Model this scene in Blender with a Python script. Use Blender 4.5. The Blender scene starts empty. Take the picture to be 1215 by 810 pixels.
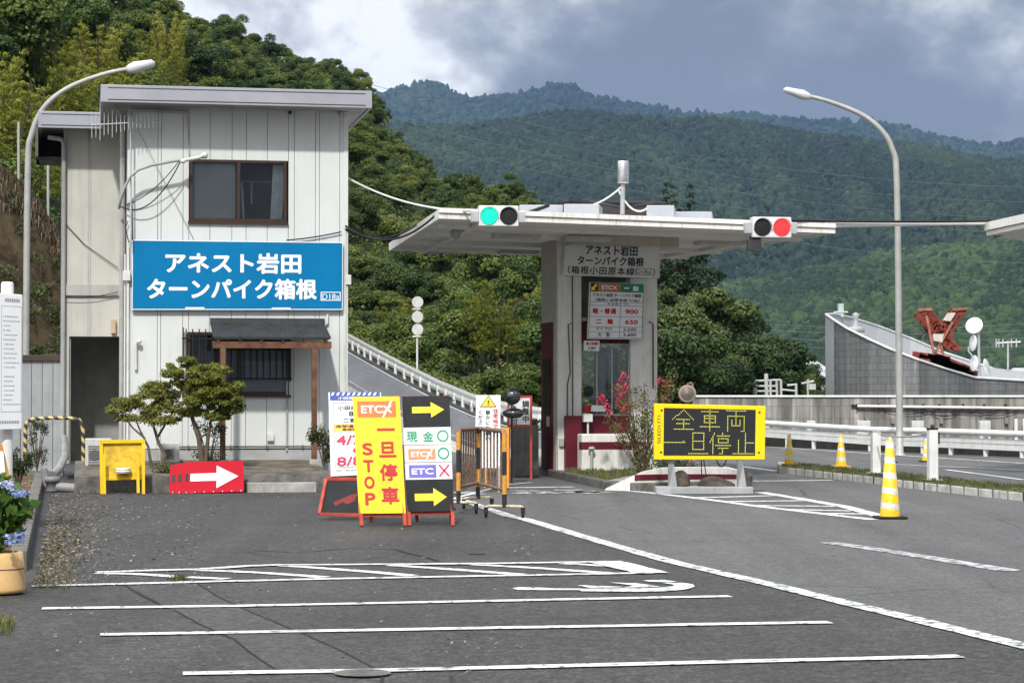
import bpy, bmesh, math, random
import numpy as np
from mathutils import Vector, Matrix
R = math.radians
random.seed(7); rng = np.random.default_rng(7)
scene = bpy.context.scene
COL = scene.collection
# ------------------------------------------------------------------ camera, sky, sun, exposure
F = 2700.0; CX, CY = 607.5, 405.0; PITCH = math.atan(65/F); EYE = 1.6
cam = bpy.data.cameras.new('camera'); cam.sensor_width = 36; cam.lens = F*36/1215
cam.clip_start = .1; cam.clip_end = 30000
camo = bpy.data.objects.new('camera', cam); COL.objects.link(camo)
camo.location = (0, 0, EYE); camo.rotation_euler = (R(90)+PITCH, 0, 0)
scene.camera = camo
SUN_EL, SUN_AZ = R(45), R(-6)          # sun behind the viewer, a little to the left
w = bpy.data.worlds.new('World'); scene.world = w; w.use_nodes = True
nt = w.node_tree; nt.nodes.clear()
def N(t, typ, **k):
    n = t.nodes.new(typ)
    for a, b in k.items():
        if a.startswith('i_'): n.inputs[a[2:].replace('_', ' ')].default_value = b
        else: setattr(n, a, b)
    return n
def ramp(t, stops, interp='LINEAR'):
    n = t.nodes.new('ShaderNodeValToRGB'); cr = n.color_ramp; cr.interpolation = interp
    while len(cr.elements) < len(stops): cr.elements.new(.5)
    for e, (p, c) in zip(cr.elements, stops):
        e.position = p; e.color = (c, c, c, 1) if not hasattr(c, '__len__') else (*c, 1)
    return n
sky = N(nt, 'ShaderNodeTexSky', sky_type='NISHITA', sun_disc=False, sun_elevation=SUN_EL)
sky.sun_rotation = math.pi + SUN_AZ*-1 if False else R(180) + SUN_AZ*-1
tc = N(nt, 'ShaderNodeTexCoord')
mp = N(nt, 'ShaderNodeMapping'); mp.inputs['Scale'].default_value = (1, 1, 1.35); mp.inputs['Location'].default_value = (3.17, .4, 1.33)
nz = N(nt, 'ShaderNodeTexNoise', i_Scale=11., i_Detail=10.0, i_Roughness=.56, i_Distortion=.15)
nz2 = N(nt, 'ShaderNodeTexNoise', i_Scale=2.6, i_Detail=3.0, i_Roughness=.5)
sx = N(nt, 'ShaderNodeSeparateXYZ')
L = nt.links.new
L(tc.outputs['Generated'], mp.inputs['Vector']); L(mp.outputs[0], nz.inputs['Vector']); L(mp.outputs[0], nz2.inputs['Vector'])
L(tc.outputs['Generated'], sx.inputs[0])
# clouds: brighter towards the west (-x), heavy and grey-blue elsewhere
gx = N(nt, 'ShaderNodeMapRange'); gx.inputs['From Min'].default_value = .02; gx.inputs['From Max'].default_value = -.13
gx.inputs['To Min'].default_value = -.025; gx.inputs['To Max'].default_value = .235
L(sx.outputs['X'], gx.inputs['Value'])
a1 = N(nt, 'ShaderNodeMath', operation='ADD'); a2 = N(nt, 'ShaderNodeMath', operation='MULTIPLY_ADD')
L(nz.outputs['Fac'], a1.inputs[0]); L(gx.outputs[0], a1.inputs[1])
L(nz2.outputs['Fac'], a2.inputs[0]); a2.inputs[1].default_value = .5; L(a1.outputs[0], a2.inputs[2])
cr = ramp(nt, [(.61, (1.45, 1.6, 1.98)), (.69, (2.0, 2.15, 2.55)), (.745, (2.9, 3.05, 3.4)), (.80, (4.4, 4.5, 4.75)), (.87, (7.2, 7.3, 7.4))])
L(a2.outputs[0], cr.inputs[0])
mixs = N(nt, 'ShaderNodeMixRGB'); mixs.inputs[0].default_value = .97
bg = N(nt, 'ShaderNodeBackground', i_Strength=.1); out = N(nt, 'ShaderNodeOutputWorld')
gz = N(nt, 'ShaderNodeMapRange'); gz.inputs['From Min'].default_value = .3; gz.inputs['From Max'].default_value = .7; gz.inputs['To Min'].default_value = 1.; gz.inputs['To Max'].default_value = 2.3   # unseen overhead sky brightened as added fill light
L(sx.outputs['Z'], gz.inputs['Value']); mz_ = N(nt, 'ShaderNodeVectorMath', operation='SCALE'); L(mixs.outputs[0], mz_.inputs[0]); L(gz.outputs[0], mz_.inputs['Scale'])
L(sky.outputs[0], mixs.inputs[1]); L(cr.outputs[0], mixs.inputs[2]); L(mz_.outputs[0], bg.inputs[0]); L(bg.outputs[0], out.inputs[0])
sl = bpy.data.lights.new('sun', 'SUN'); sl.energy = 2.6; sl.angle = R(2.4); sl.color = (1, .965, .90)
so = bpy.data.objects.new('sun', sl); COL.objects.link(so)
sd = Vector((math.sin(SUN_AZ)*math.cos(SUN_EL), -math.cos(SUN_AZ)*math.cos(SUN_EL), math.sin(SUN_EL)))  # towards sun
so.rotation_euler = sd.to_track_quat('Z', 'Y').to_euler(); so.location = (-20, -40, 60)
scene.view_settings.view_transform = 'Standard'; scene.view_settings.look = 'None'
scene.view_settings.exposure = .70; scene.view_settings.gamma = 1
scene.render.engine = 'CYCLES'
cy = scene.cycles
cy.use_denoising = True; cy.max_bounces = 6; cy.diffuse_bounces = 3; cy.glossy_bounces = 3; cy.transmission_bounces = 4
cy.transparent_max_bounces = 8; cy.volume_bounces = 0; cy.use_adaptive_sampling = True; cy.adaptive_threshold = .008
# ------------------------------------------------------------------ pixel <-> world
cp, sp = math.cos(PITCH), math.sin(PITCH)
def ray(px, py):
    u = (px-CX)/F; v = (CY-py)/F
    return Vector((u, cp-v*sp, v*cp+sp))
def P(px, py, Y):
    d = ray(px, py); return Vector((0, 0, EYE)) + d*(Y/d.y)
def G(px, py, z=0.0):
    d = ray(px, py); return Vector((0, 0, EYE)) + d*((z-EYE)/d.z)
class Frame:
    def __init__(s, o, yaw): s.o = Vector(o); s.yaw = yaw; s.M = Matrix.Translation(s.o) @ Matrix.Rotation(yaw, 4, 'Z'); s.I = s.M.inverted()
    def hit(s, px, py, y=0.0):
        o = s.I @ Vector((0, 0, EYE)); d = s.I.to_3x3() @ ray(px, py)
        return o + d*((y-o.y)/d.y)
    def gnd(s, px, py, z=0.0): return s.I @ G(px, py, z)
# ------------------------------------------------------------------ materials
MATS = {}
def mat(name, col, rough=.6, metal=0., var=.12, scale=3., bump=0., bscale=40., streak=0., spec=.3, emit=None, dirt=None):
    """procedural: base colour with soft noise, optional vertical rain streaks and fine bump"""
    if name in MATS: return MATS[name]
    m = bpy.data.materials.new(name); m.use_nodes = True; t = m.node_tree; l = t.links.new
    b = t.nodes['Principled BSDF']; b.inputs['Roughness'].default_value = rough; b.inputs['Metallic'].default_value = metal
    b.inputs['Specular IOR Level'].default_value = spec
    tc = N(t, 'ShaderNodeTexCoord')
    n = N(t, 'ShaderNodeTexNoise', i_Scale=scale, i_Detail=6.0, i_Roughness=.6); l(tc.outputs['Object'], n.inputs['Vector'])
    lo = [c*(1-var*1.6) for c in col]; hi = [min(1, c*(1+var)) for c in col]
    r = ramp(t, [(.32, lo), (.68, hi)]); l(n.outputs['Fac'], r.inputs[0]); c = r.outputs[0]
    if streak:
        mp = N(t, 'ShaderNodeMapping'); mp.inputs['Scale'].default_value = (7, 7, .45); l(tc.outputs['Object'], mp.inputs[0])
        s = N(t, 'ShaderNodeTexNoise', i_Scale=1.6, i_Detail=5.0, i_Roughness=.65); l(mp.outputs[0], s.inputs['Vector'])
        sr = ramp(t, [(.52, 0.), (.78, streak)]); l(s.outputs['Fac'], sr.inputs[0])
        mx = N(t, 'ShaderNodeMixRGB'); l(sr.outputs[0], mx.inputs[0]); l(c, mx.inputs[1]); mx.inputs[2].default_value = (*(dirt or [x*.35 for x in col]), 1)
        c = mx.outputs[0]
    l(c, b.inputs['Base Color'])
    if bump:
        bn = N(t, 'ShaderNodeTexNoise', i_Scale=bscale, i_Detail=4.0); l(tc.outputs['Object'], bn.inputs['Vector'])
        bu = N(t, 'ShaderNodeBump', i_Strength=bump, i_Distance=.02); l(bn.outputs['Fac'], bu.inputs['Height']); l(bu.outputs[0], b.inputs['Normal'])
    if emit: b.inputs['Emission Color'].default_value = (*emit[0], 1); b.inputs['Emission Strength'].default_value = emit[1]
    MATS[name] = m; return m
def stripe_mat(name, c1, c2, vec, period, duty=.5, rough=.5):
    m = bpy.data.materials.new(name); m.use_nodes = True; t = m.node_tree; l = t.links.new
    b = t.nodes['Principled BSDF']; b.inputs['Roughness'].default_value = rough
    tc = N(t, 'ShaderNodeTexCoord'); d = N(t, 'ShaderNodeVectorMath', operation='DOT_PRODUCT'); d.inputs[1].default_value = vec
    l(tc.outputs['Object'], d.inputs[0])
    md = N(t, 'ShaderNodeMath', operation='MULTIPLY'); l(d.outputs['Value'], md.inputs[0]); md.inputs[1].default_value = 1/period
    fr = N(t, 'ShaderNodeMath', operation='FRACT'); l(md.outputs[0], fr.inputs[0])
    gt = N(t, 'ShaderNodeMath', operation='GREATER_THAN'); l(fr.outputs[0], gt.inputs[0]); gt.inputs[1].default_value = duty
    n = N(t, 'ShaderNodeTexNoise', i_Scale=30., i_Detail=5.); l(tc.outputs['Object'], n.inputs['Vector'])
    mx = N(t, 'ShaderNodeMixRGB'); l(gt.outputs[0], mx.inputs[0]); mx.inputs[1].default_value = (*c1, 1); mx.inputs[2].default_value = (*c2, 1)
    r = ramp(t, [(.3, .7), (.6, 1.)]); l(n.outputs['Fac'], r.inputs[0])
    m2 = N(t, 'ShaderNodeMixRGB', blend_type='MULTIPLY'); m2.inputs[0].default_value = 1; l(mx.outputs[0], m2.inputs[1]); l(r.outputs[0], m2.inputs[2])
    l(m2.outputs[0], b.inputs['Base Color']); MATS[name] = m; return m
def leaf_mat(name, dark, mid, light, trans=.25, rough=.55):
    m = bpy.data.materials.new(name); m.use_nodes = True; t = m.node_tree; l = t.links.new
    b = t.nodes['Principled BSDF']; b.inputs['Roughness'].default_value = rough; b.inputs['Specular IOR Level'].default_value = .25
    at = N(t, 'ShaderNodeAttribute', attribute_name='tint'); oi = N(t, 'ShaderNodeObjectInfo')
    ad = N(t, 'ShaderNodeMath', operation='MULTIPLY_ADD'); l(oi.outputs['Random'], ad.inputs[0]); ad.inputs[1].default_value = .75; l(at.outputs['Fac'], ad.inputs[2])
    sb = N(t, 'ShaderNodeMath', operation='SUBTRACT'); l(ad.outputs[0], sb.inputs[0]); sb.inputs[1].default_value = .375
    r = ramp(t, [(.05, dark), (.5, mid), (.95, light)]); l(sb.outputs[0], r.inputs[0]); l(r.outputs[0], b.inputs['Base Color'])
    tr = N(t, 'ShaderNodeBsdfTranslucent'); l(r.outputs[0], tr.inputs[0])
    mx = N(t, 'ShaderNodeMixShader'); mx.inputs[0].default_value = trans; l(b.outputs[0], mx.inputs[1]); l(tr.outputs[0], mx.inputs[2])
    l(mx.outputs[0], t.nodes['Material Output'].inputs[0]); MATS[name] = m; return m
def glass_mat(name, tint=(.9, .95, .95), refl=.12):
    m = bpy.data.materials.new(name); m.use_nodes = True; t = m.node_tree; l = t.links.new
    t.nodes.remove(t.nodes['Principled BSDF'])
    tr = N(t, 'ShaderNodeBsdfTransparent'); tr.inputs[0].default_value = (*tint, 1); gl = N(t, 'ShaderNodeBsdfGlossy', i_Roughness=.03)
    fr = N(t, 'ShaderNodeFresnel', i_IOR=1.5); ad = N(t, 'ShaderNodeMath', operation='ADD'); l(fr.outputs[0], ad.inputs[0]); ad.inputs[1].default_value = refl
    mx = N(t, 'ShaderNodeMixShader'); l(ad.outputs[0], mx.inputs[0]); l(tr.outputs[0], mx.inputs[1]); l(gl.outputs[0], mx.inputs[2])
    l(mx.outputs[0], t.nodes['Material Output'].inputs[0]); MATS[name] = m; return m
def asphalt(name, base, speck=.45, crack=True, patch=.2):
    m = bpy.data.materials.new(name); m.use_nodes = True; t = m.node_tree; l = t.links.new
    b = t.nodes['Principled BSDF']; b.inputs['Roughness'].default_value = .85; b.inputs['Specular IOR Level'].default_value = .3
    tc = N(t, 'ShaderNodeTexCoord')
    n1 = N(t, 'ShaderNodeTexNoise', i_Scale=34., i_Detail=4., i_Roughness=.85); n2 = N(t, 'ShaderNodeTexNoise', i_Scale=.35, i_Detail=9., i_Roughness=.72)
    v = N(t, 'ShaderNodeTexVoronoi', i_Scale=30.)
    for n in (n1, n2, v): l(tc.outputs['Object'], n.inputs['Vector'])
    c = tuple(base)
    r1 = ramp(t, [(.36, [x*(1-speck*1.2) for x in c]), (.52, c), (.70, [x*(1+speck*2.4) for x in c])]); l(n1.outputs['Fac'], r1.inputs[0])
    r2 = ramp(t, [(.3, 1-patch), (.7, 1+patch)]); l(n2.outputs['Fac'], r2.inputs[0])
    mu = N(t, 'ShaderNodeMixRGB', blend_type='MULTIPLY'); mu.inputs[0].default_value = 1; l(r1.outputs[0], mu.inputs[1]); l(r2.outputs[0], mu.inputs[2])
    rs = ramp(t, [(.0, 3.), (.16, 1.)]); l(v.outputs['Distance'], rs.inputs[0])
    m3 = N(t, 'ShaderNodeMixRGB', blend_type='MULTIPLY'); m3.inputs[0].default_value = .8; l(mu.outputs[0], m3.inputs[1]); l(rs.outputs[0], m3.inputs[2])
    o = m3.outputs[0]
    n6 = N(t, 'ShaderNodeTexNoise', i_Scale=9., i_Detail=5., i_Roughness=.75); l(tc.outputs['Object'], n6.inputs['Vector'])
    r6 = ramp(t, [(.34, .62), (.5, 1.), (.66, 1.5)]); l(n6.outputs['Fac'], r6.inputs[0])
    m6 = N(t, 'ShaderNodeMixRGB', blend_type='MULTIPLY'); m6.inputs[0].default_value = min(1, speck*1.9); l(o, m6.inputs[1]); l(r6.outputs[0], m6.inputs[2]); o = m6.outputs[0]
    n7 = N(t, 'ShaderNodeTexNoise', i_Scale=.9, i_Detail=6., i_Roughness=.6, i_Distortion=.6); l(tc.outputs['Object'], n7.inputs['Vector'])   # oil and damp stains
    r7 = ramp(t, [(.27, .5), (.36, 1.), (.62, 1.), (.72, 1.22)]); l(n7.outputs['Fac'], r7.inputs[0])
    m7 = N(t, 'ShaderNodeMixRGB', blend_type='MULTIPLY'); m7.inputs[0].default_value = .75; l(o, m7.inputs[1]); l(r7.outputs[0], m7.inputs[2]); o = m7.outputs[0]
    # long tyre-worn streaks along the lane
    mp = N(t, 'ShaderNodeMapping'); mp.inputs['Rotation'].default_value = (0, 0, R(-12)); mp.inputs['Scale'].default_value = (1.1, .04, 1); l(tc.outputs['Object'], mp.inputs[0])
    ns = N(t, 'ShaderNodeTexNoise', i_Scale=1.3, i_Detail=4.); l(mp.outputs[0], ns.inputs['Vector'])
    rr = ramp(t, [(.35, .84), (.65, 1.14)]); l(ns.outputs['Fac'], rr.inputs[0])
    m4 = N(t, 'ShaderNodeMixRGB', blend_type='MULTIPLY'); m4.inputs[0].default_value = 1; l(o, m4.inputs[1]); l(rr.outputs[0], m4.inputs[2]); o = m4.outputs[0]
    if crack:
        nd = N(t, 'ShaderNodeTexNoise', i_Scale=1.2, i_Detail=4.); l(tc.outputs['Object'], nd.inputs['Vector'])
        mm = N(t, 'ShaderNodeMixRGB'); mm.inputs[0].default_value = .12; l(tc.outputs['Object'], mm.inputs[1]); l(nd.outputs['Color'], mm.inputs[2])
        vc = N(t, 'ShaderNodeTexVoronoi', feature='DISTANCE_TO_EDGE', i_Scale=.22); l(mm.outputs[0], vc.inputs['Vector'])
        rc = ramp(t, [(.0, .3), (.0035, 1.)]); l(vc.outputs['Distance'], rc.inputs[0])
        ng = N(t, 'ShaderNodeTexNoise', i_Scale=.3, i_Detail=2.); l(tc.outputs['Object'], ng.inputs['Vector'])
        rg = ramp(t, [(.46, 0.), (.56, 1.)]); l(ng.outputs['Fac'], rg.inputs[0])
        m5 = N(t, 'ShaderNodeMixRGB', blend_type='MULTIPLY'); l(rg.outputs[0], m5.inputs[0]); l(o, m5.inputs[1]); l(rc.outputs[0], m5.inputs[2]); o = m5.outputs[0]
    l(o, b.inputs['Base Color'])
    bu = N(t, 'ShaderNodeBump', i_Strength=.6, i_Distance=.008); l(n1.outputs['Fac'], bu.inputs['Height']); l(bu.outputs[0], b.inputs['Normal'])
    MATS[name] = m; return m
def paint_mat(name, col=(.72, .73, .72), worn=.3):
    """road paint, worn through to the asphalt in flecks"""
    m = bpy.data.materials.new(name); m.use_nodes = True; t = m.node_tree; l = t.links.new
    b = t.nodes['Principled BSDF']; b.inputs['Roughness'].default_value = .7
    tc = N(t, 'ShaderNodeTexCoord')
    n = N(t, 'ShaderNodeTexNoise', i_Scale=9., i_Detail=9., i_Roughness=.75); l(tc.outputs['Object'], n.inputs['Vector'])
    r = ramp(t, [(worn, (.06, .06, .06)), (worn+.08, col), (.9, [c*1.06 for c in col])]); l(n.outputs['Fac'], r.inputs[0]); n2 = N(t, 'ShaderNodeTexNoise', i_Scale=1.3, i_Detail=6., i_Roughness=.65); l(tc.outputs['Object'], n2.inputs['Vector']); r2 = ramp(t, [(.33, .55), (.6, 1.)]); l(n2.outputs['Fac'], r2.inputs[0])
    mu = N(t, 'ShaderNodeMixRGB', blend_type='MULTIPLY'); mu.inputs[0].default_value = .85; l(r.outputs[0], mu.inputs[1]); l(r2.outputs[0], mu.inputs[2]); l(mu.outputs[0], b.inputs['Base Color'])
    MATS[name] = m; return m
def brick_mat(name, c1, c2, mortar, sx, sz, ms=.02, rough=.7, streak=.3, uaxis='X'):
    m = bpy.data.materials.new(name); m.use_nodes = True; t = m.node_tree; l = t.links.new
    b = t.nodes['Principled BSDF']; b.inputs['Roughness'].default_value = rough
    tc = N(t, 'ShaderNodeTexCoord'); s = N(t, 'ShaderNodeSeparateXYZ'); l(tc.outputs['Object'], s.inputs[0])
    c = N(t, 'ShaderNodeCombineXYZ'); l(s.outputs[uaxis], c.inputs[0]); l(s.outputs['Z'], c.inputs[1])
    bt = N(t, 'ShaderNodeTexBrick'); l(c.outputs[0], bt.inputs['Vector'])
    bt.inputs['Color1'].default_value = (*c1, 1); bt.inputs['Color2'].default_value = (*c2, 1); bt.inputs['Mortar'].default_value = (*mortar, 1)
    bt.inputs['Scale'].default_value = 1; bt.inputs['Brick Width'].default_value = sx; bt.inputs['Row Height'].default_value = sz; bt.inputs['Mortar Size'].default_value = ms
    mp = N(t, 'ShaderNodeMapping'); mp.inputs['Scale'].default_value = (2.2, 2.2, .12); l(tc.outputs['Object'], mp.inputs[0])
    n = N(t, 'ShaderNodeTexNoise', i_Scale=1.5, i_Detail=6., i_Roughness=.6); l(mp.outputs[0], n.inputs['Vector'])
    r = ramp(t, [(.4, 1-streak), (.62, 1.05), (.72, 1.6)]); l(n.outputs['Fac'], r.inputs[0])
    mu = N(t, 'ShaderNodeMixRGB', blend_type='MULTIPLY'); mu.inputs[0].default_value = 1; l(bt.outputs['Color'], mu.inputs[1]); l(r.outputs[0], mu.inputs[2])
    l(mu.outputs[0], b.inputs['Base Color']); MATS[name] = m; return m
def ground_mat(name, c1, c2, c3, s1=2., s2=18.):
    m = bpy.data.materials.new(name); m.use_nodes = True; t = m.node_tree; l = t.links.new
    b = t.nodes['Principled BSDF']; b.inputs['Roughness'].default_value = .95; b.inputs['Specular IOR Level'].default_value = .1
    tc = N(t, 'ShaderNodeTexCoord'); n1 = N(t, 'ShaderNodeTexNoise', i_Scale=s1, i_Detail=8., i_Roughness=.65); n2 = N(t, 'ShaderNodeTexNoise', i_Scale=s2, i_Detail=6., i_Roughness=.7)
    l(tc.outputs['Object'], n1.inputs['Vector']); l(tc.outputs['Object'], n2.inputs['Vector'])
    r1 = ramp(t, [(.42, c1), (.6, c2)]); l(n1.outputs['Fac'], r1.inputs[0])
    r2 = ramp(t, [(.55, 0.), (.66, 1.)]); l(n2.outputs['Fac'], r2.inputs[0])
    mx = N(t, 'ShaderNodeMixRGB'); l(r2.outputs[0], mx.inputs[0]); l(r1.outputs[0], mx.inputs[1]); mx.inputs[2].default_value = (*c3, 1)
    l(mx.outputs[0], b.inputs['Base Color'])
    bu = N(t, 'ShaderNodeBump', i_Strength=.8, i_Distance=.05); l(n2.outputs['Fac'], bu.inputs['Height']); l(bu.outputs[0], b.inputs['Normal'])
    MATS[name] = m; return m
# ------------------------------------------------------------------ mesh building
def lens_mat(name, col, strength):
    """a cluster of small lit diodes behind a lens"""
    m = bpy.data.materials.new(name); m.use_nodes = True; t = m.node_tree; l = t.links.new; b = t.nodes['Principled BSDF']; b.inputs['Roughness'].default_value = .35
    tc = N(t, 'ShaderNodeTexCoord'); v = N(t, 'ShaderNodeTexVoronoi', i_Scale=36., i_Randomness=.35); l(tc.outputs['Object'], v.inputs['Vector'])
    r = ramp(t, [(.25, 1.25), (.6, .62)]); l(v.outputs['Distance'], r.inputs[0]); mu = N(t, 'ShaderNodeMath', operation='MULTIPLY'); l(r.outputs[0], mu.inputs[0]); mu.inputs[1].default_value = strength
    b.inputs['Base Color'].default_value = (*[c*.3 for c in col], 1); b.inputs['Emission Color'].default_value = (*col, 1); l(mu.outputs[0], b.inputs['Emission Strength']); return m
class MB:
    def __init__(s, M=None): s.v = []; s.f = []; s.M = M or Matrix.Identity(4); s.sm = []
    def add(s, pts, faces, smooth=False):
        o = len(s.v); s.v += [tuple(s.M @ Vector(p)) for p in pts]; s.f += [[i+o for i in f] for f in faces]; s.sm += [smooth]*len(faces); return s
    def box(s, x0, x1, y0, y1, z0, z1):
        p = [(x, y, z) for z in (z0, z1) for y in (y0, y1) for x in (x0, x1)]
        return s.add(p, [(0, 2, 3, 1), (4, 5, 7, 6), (0, 1, 5, 4), (1, 3, 7, 5), (3, 2, 6, 7), (2, 0, 4, 6)])
    def poly(s, pts): return s.add(pts, [list(range(len(pts)))])
    def prism(s, pts, off):
        """closed prism: polygon pts swept by vector off"""
        n = len(pts); off = Vector(off); q = [Vector(p) for p in pts]
        return s.add(q + [p+off for p in q], [list(range(n))[::-1], list(range(n, 2*n))] + [(i, (i+1) % n, (i+1) % n+n, i+n) for i in range(n)])
    def panel(s, tl, tr, br, bl, th):
        tl, tr, br, bl = map(Vector, (tl, tr, br, bl)); n = (tr-tl).cross(bl-tl).normalized()   # points away from the reader
        return s.prism([tl, tr, br, bl], n*th)
    def tube(s, pts, r, n=8, smooth=True, r1=None):
        pts = [Vector(p) for p in pts]; m = len(pts); V = []; Fc = []; up = None
        for i, p in enumerate(pts):
            t = (pts[min(i+1, m-1)]-pts[max(i-1, 0)]).normalized()
            if up is None: up = t.orthogonal().normalized()
            up = (up - t*up.dot(t)).normalized() if (up - t*up.dot(t)).length > 1e-6 else t.orthogonal().normalized()
            b = t.cross(up); rr = r if r1 is None else r+(r1-r)*i/max(1, m-1)
            V += [p + (up*math.cos(2*math.pi*k/n)+b*math.sin(2*math.pi*k/n))*rr for k in range(n)]
        for i in range(m-1):
            for k in range(n): Fc.append((i*n+k, i*n+(k+1) % n, (i+1)*n+(k+1) % n, (i+1)*n+k))
        s.add(V, Fc, smooth); return s.add(V[:n]+V[-n:], [list(range(n))[::-1], list(range(n, 2*n))])
    def bar(s, a, b, wx, wz=None):
        """square bar from a to b"""
        a, b = Vector(a), Vector(b); t = (b-a).normalized(); u = t.cross(Vector((0, 0, 1)))
        u = u.normalized() if u.length > .05 else Vector((1, 0, 0)); v = u.cross(t); h = wx/2; k = (wz or wx)/2
        return s.prism([a+u*h+v*k, a-u*h+v*k, a-u*h-v*k, a+u*h-v*k], b-a)
    def lathe(s, c, prof, n=20, smooth=True, axis='Z'):
        c = Vector(c); V = []
        for r, h in prof:
            for k in range(n):
                a = 2*math.pi*k/n
                V.append(c+(Vector((r*math.cos(a), r*math.sin(a), h)) if axis == 'Z' else Vector((r*math.cos(a), h, r*math.sin(a))) if axis == 'Y' else Vector((h, r*math.cos(a), r*math.sin(a)))))
        m = len(prof); Fc = []
        for i in range(m-1):
            for k in range(n): Fc.append((i*n+k, i*n+(k+1) % n, (i+1)*n+(k+1) % n, (i+1)*n+k))
        s.add(V, Fc, smooth); return s.add(V[:n]+V[-n:], [list(range(n))[::-1], list(range(n, 2*n))])
    def ball(s, c, r, sz=1., n=10):
        pr = [(max(1e-3, r*math.sin(math.pi*i/n)), -r*sz*math.cos(math.pi*i/n)) for i in range(n+1)]
        return s.lathe(c, pr, 14)
    def mesh(s, name, m=None, bevel=0.):
        me = bpy.data.meshes.new(name); me.from_pydata(s.v, [], s.f); me.polygons.foreach_set('use_smooth', s.sm)
        bm = bmesh.new(); bm.from_mesh(me); bmesh.ops.recalc_face_normals(bm, faces=bm.faces)
        if bevel:
            bmesh.ops.remove_doubles(bm, verts=bm.verts, dist=1e-5)
            ed = [e for e in bm.edges if len(e.link_faces) == 2 and e.calc_face_angle(0) > R(35)]
            bmesh.ops.bevel(bm, geom=ed, offset=bevel, segments=2, affect='EDGES', profile=.6, clamp_overlap=True)
        bm.to_mesh(me); bm.free()
        if m: me.materials.append(m)
        return me
def link(name, me, parent=None, loc=None):
    o = bpy.data.objects.new(name, me); COL.objects.link(o)
    if parent: o.parent = parent
    if loc is not None: o.location = loc
    return o
def tag(o, label, cat, group=None, kind=None):
    o['label'] = label; o['category'] = cat
    if group: o['group'] = group
    if kind: o['kind'] = kind
    return o
class Thing:
    """an Empty at the base; parts are given in its own coordinates (.L turns world points into them)"""
    def __init__(s, name, label, cat, loc=(0, 0, 0), yaw=0., group=None):
        s.o = link(name, None, None, loc); s.o.rotation_euler = (0, 0, yaw); s.o.empty_display_size = .2; tag(s.o, label, cat, group)
        s.M = Matrix.Translation(Vector(loc)) @ Matrix.Rotation(yaw, 4, 'Z'); s.I = s.M.inverted()
    def L(s, p): return s.I @ Vector(p)
    def W(s): return MB(s.I)        # builder that takes world points
    def part(s, name, mb, m, parent=None, bevel=0., label=None):
        me = mb if isinstance(mb, bpy.types.Mesh) else mb.mesh(name, m, bevel)
        o = link(name, me, parent or s.o)
        if label: o['label'] = label
        return o
def solo(name, mb, m, label, cat, loc=(0, 0, 0), group=None, bevel=0., yaw=0.):
    o = link(name, mb.mesh(name, m, bevel), None, loc); o.rotation_euler = (0, 0, yaw); return tag(o, label, cat, group)
def struct(name, mb, m, bevel=0.):
    o = link(name, mb.mesh(name, m, bevel) if isinstance(mb, MB) else mb); o['kind'] = 'structure'; return o
def dup(root, loc, rotz=None, label=None, scale=None):
    r = root.copy(); COL.objects.link(r); r.location = loc
    if rotz is not None: r.rotation_euler = (0, 0, rotz)
    if scale is not None: r.scale = scale
    if label: r['label'] = label
    for ch in list(root.children):
        c = ch.copy(); COL.objects.link(c); c.parent = r
        for g in ch.children:
            d = g.copy(); COL.objects.link(d); d.parent = c
    return r
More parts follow.
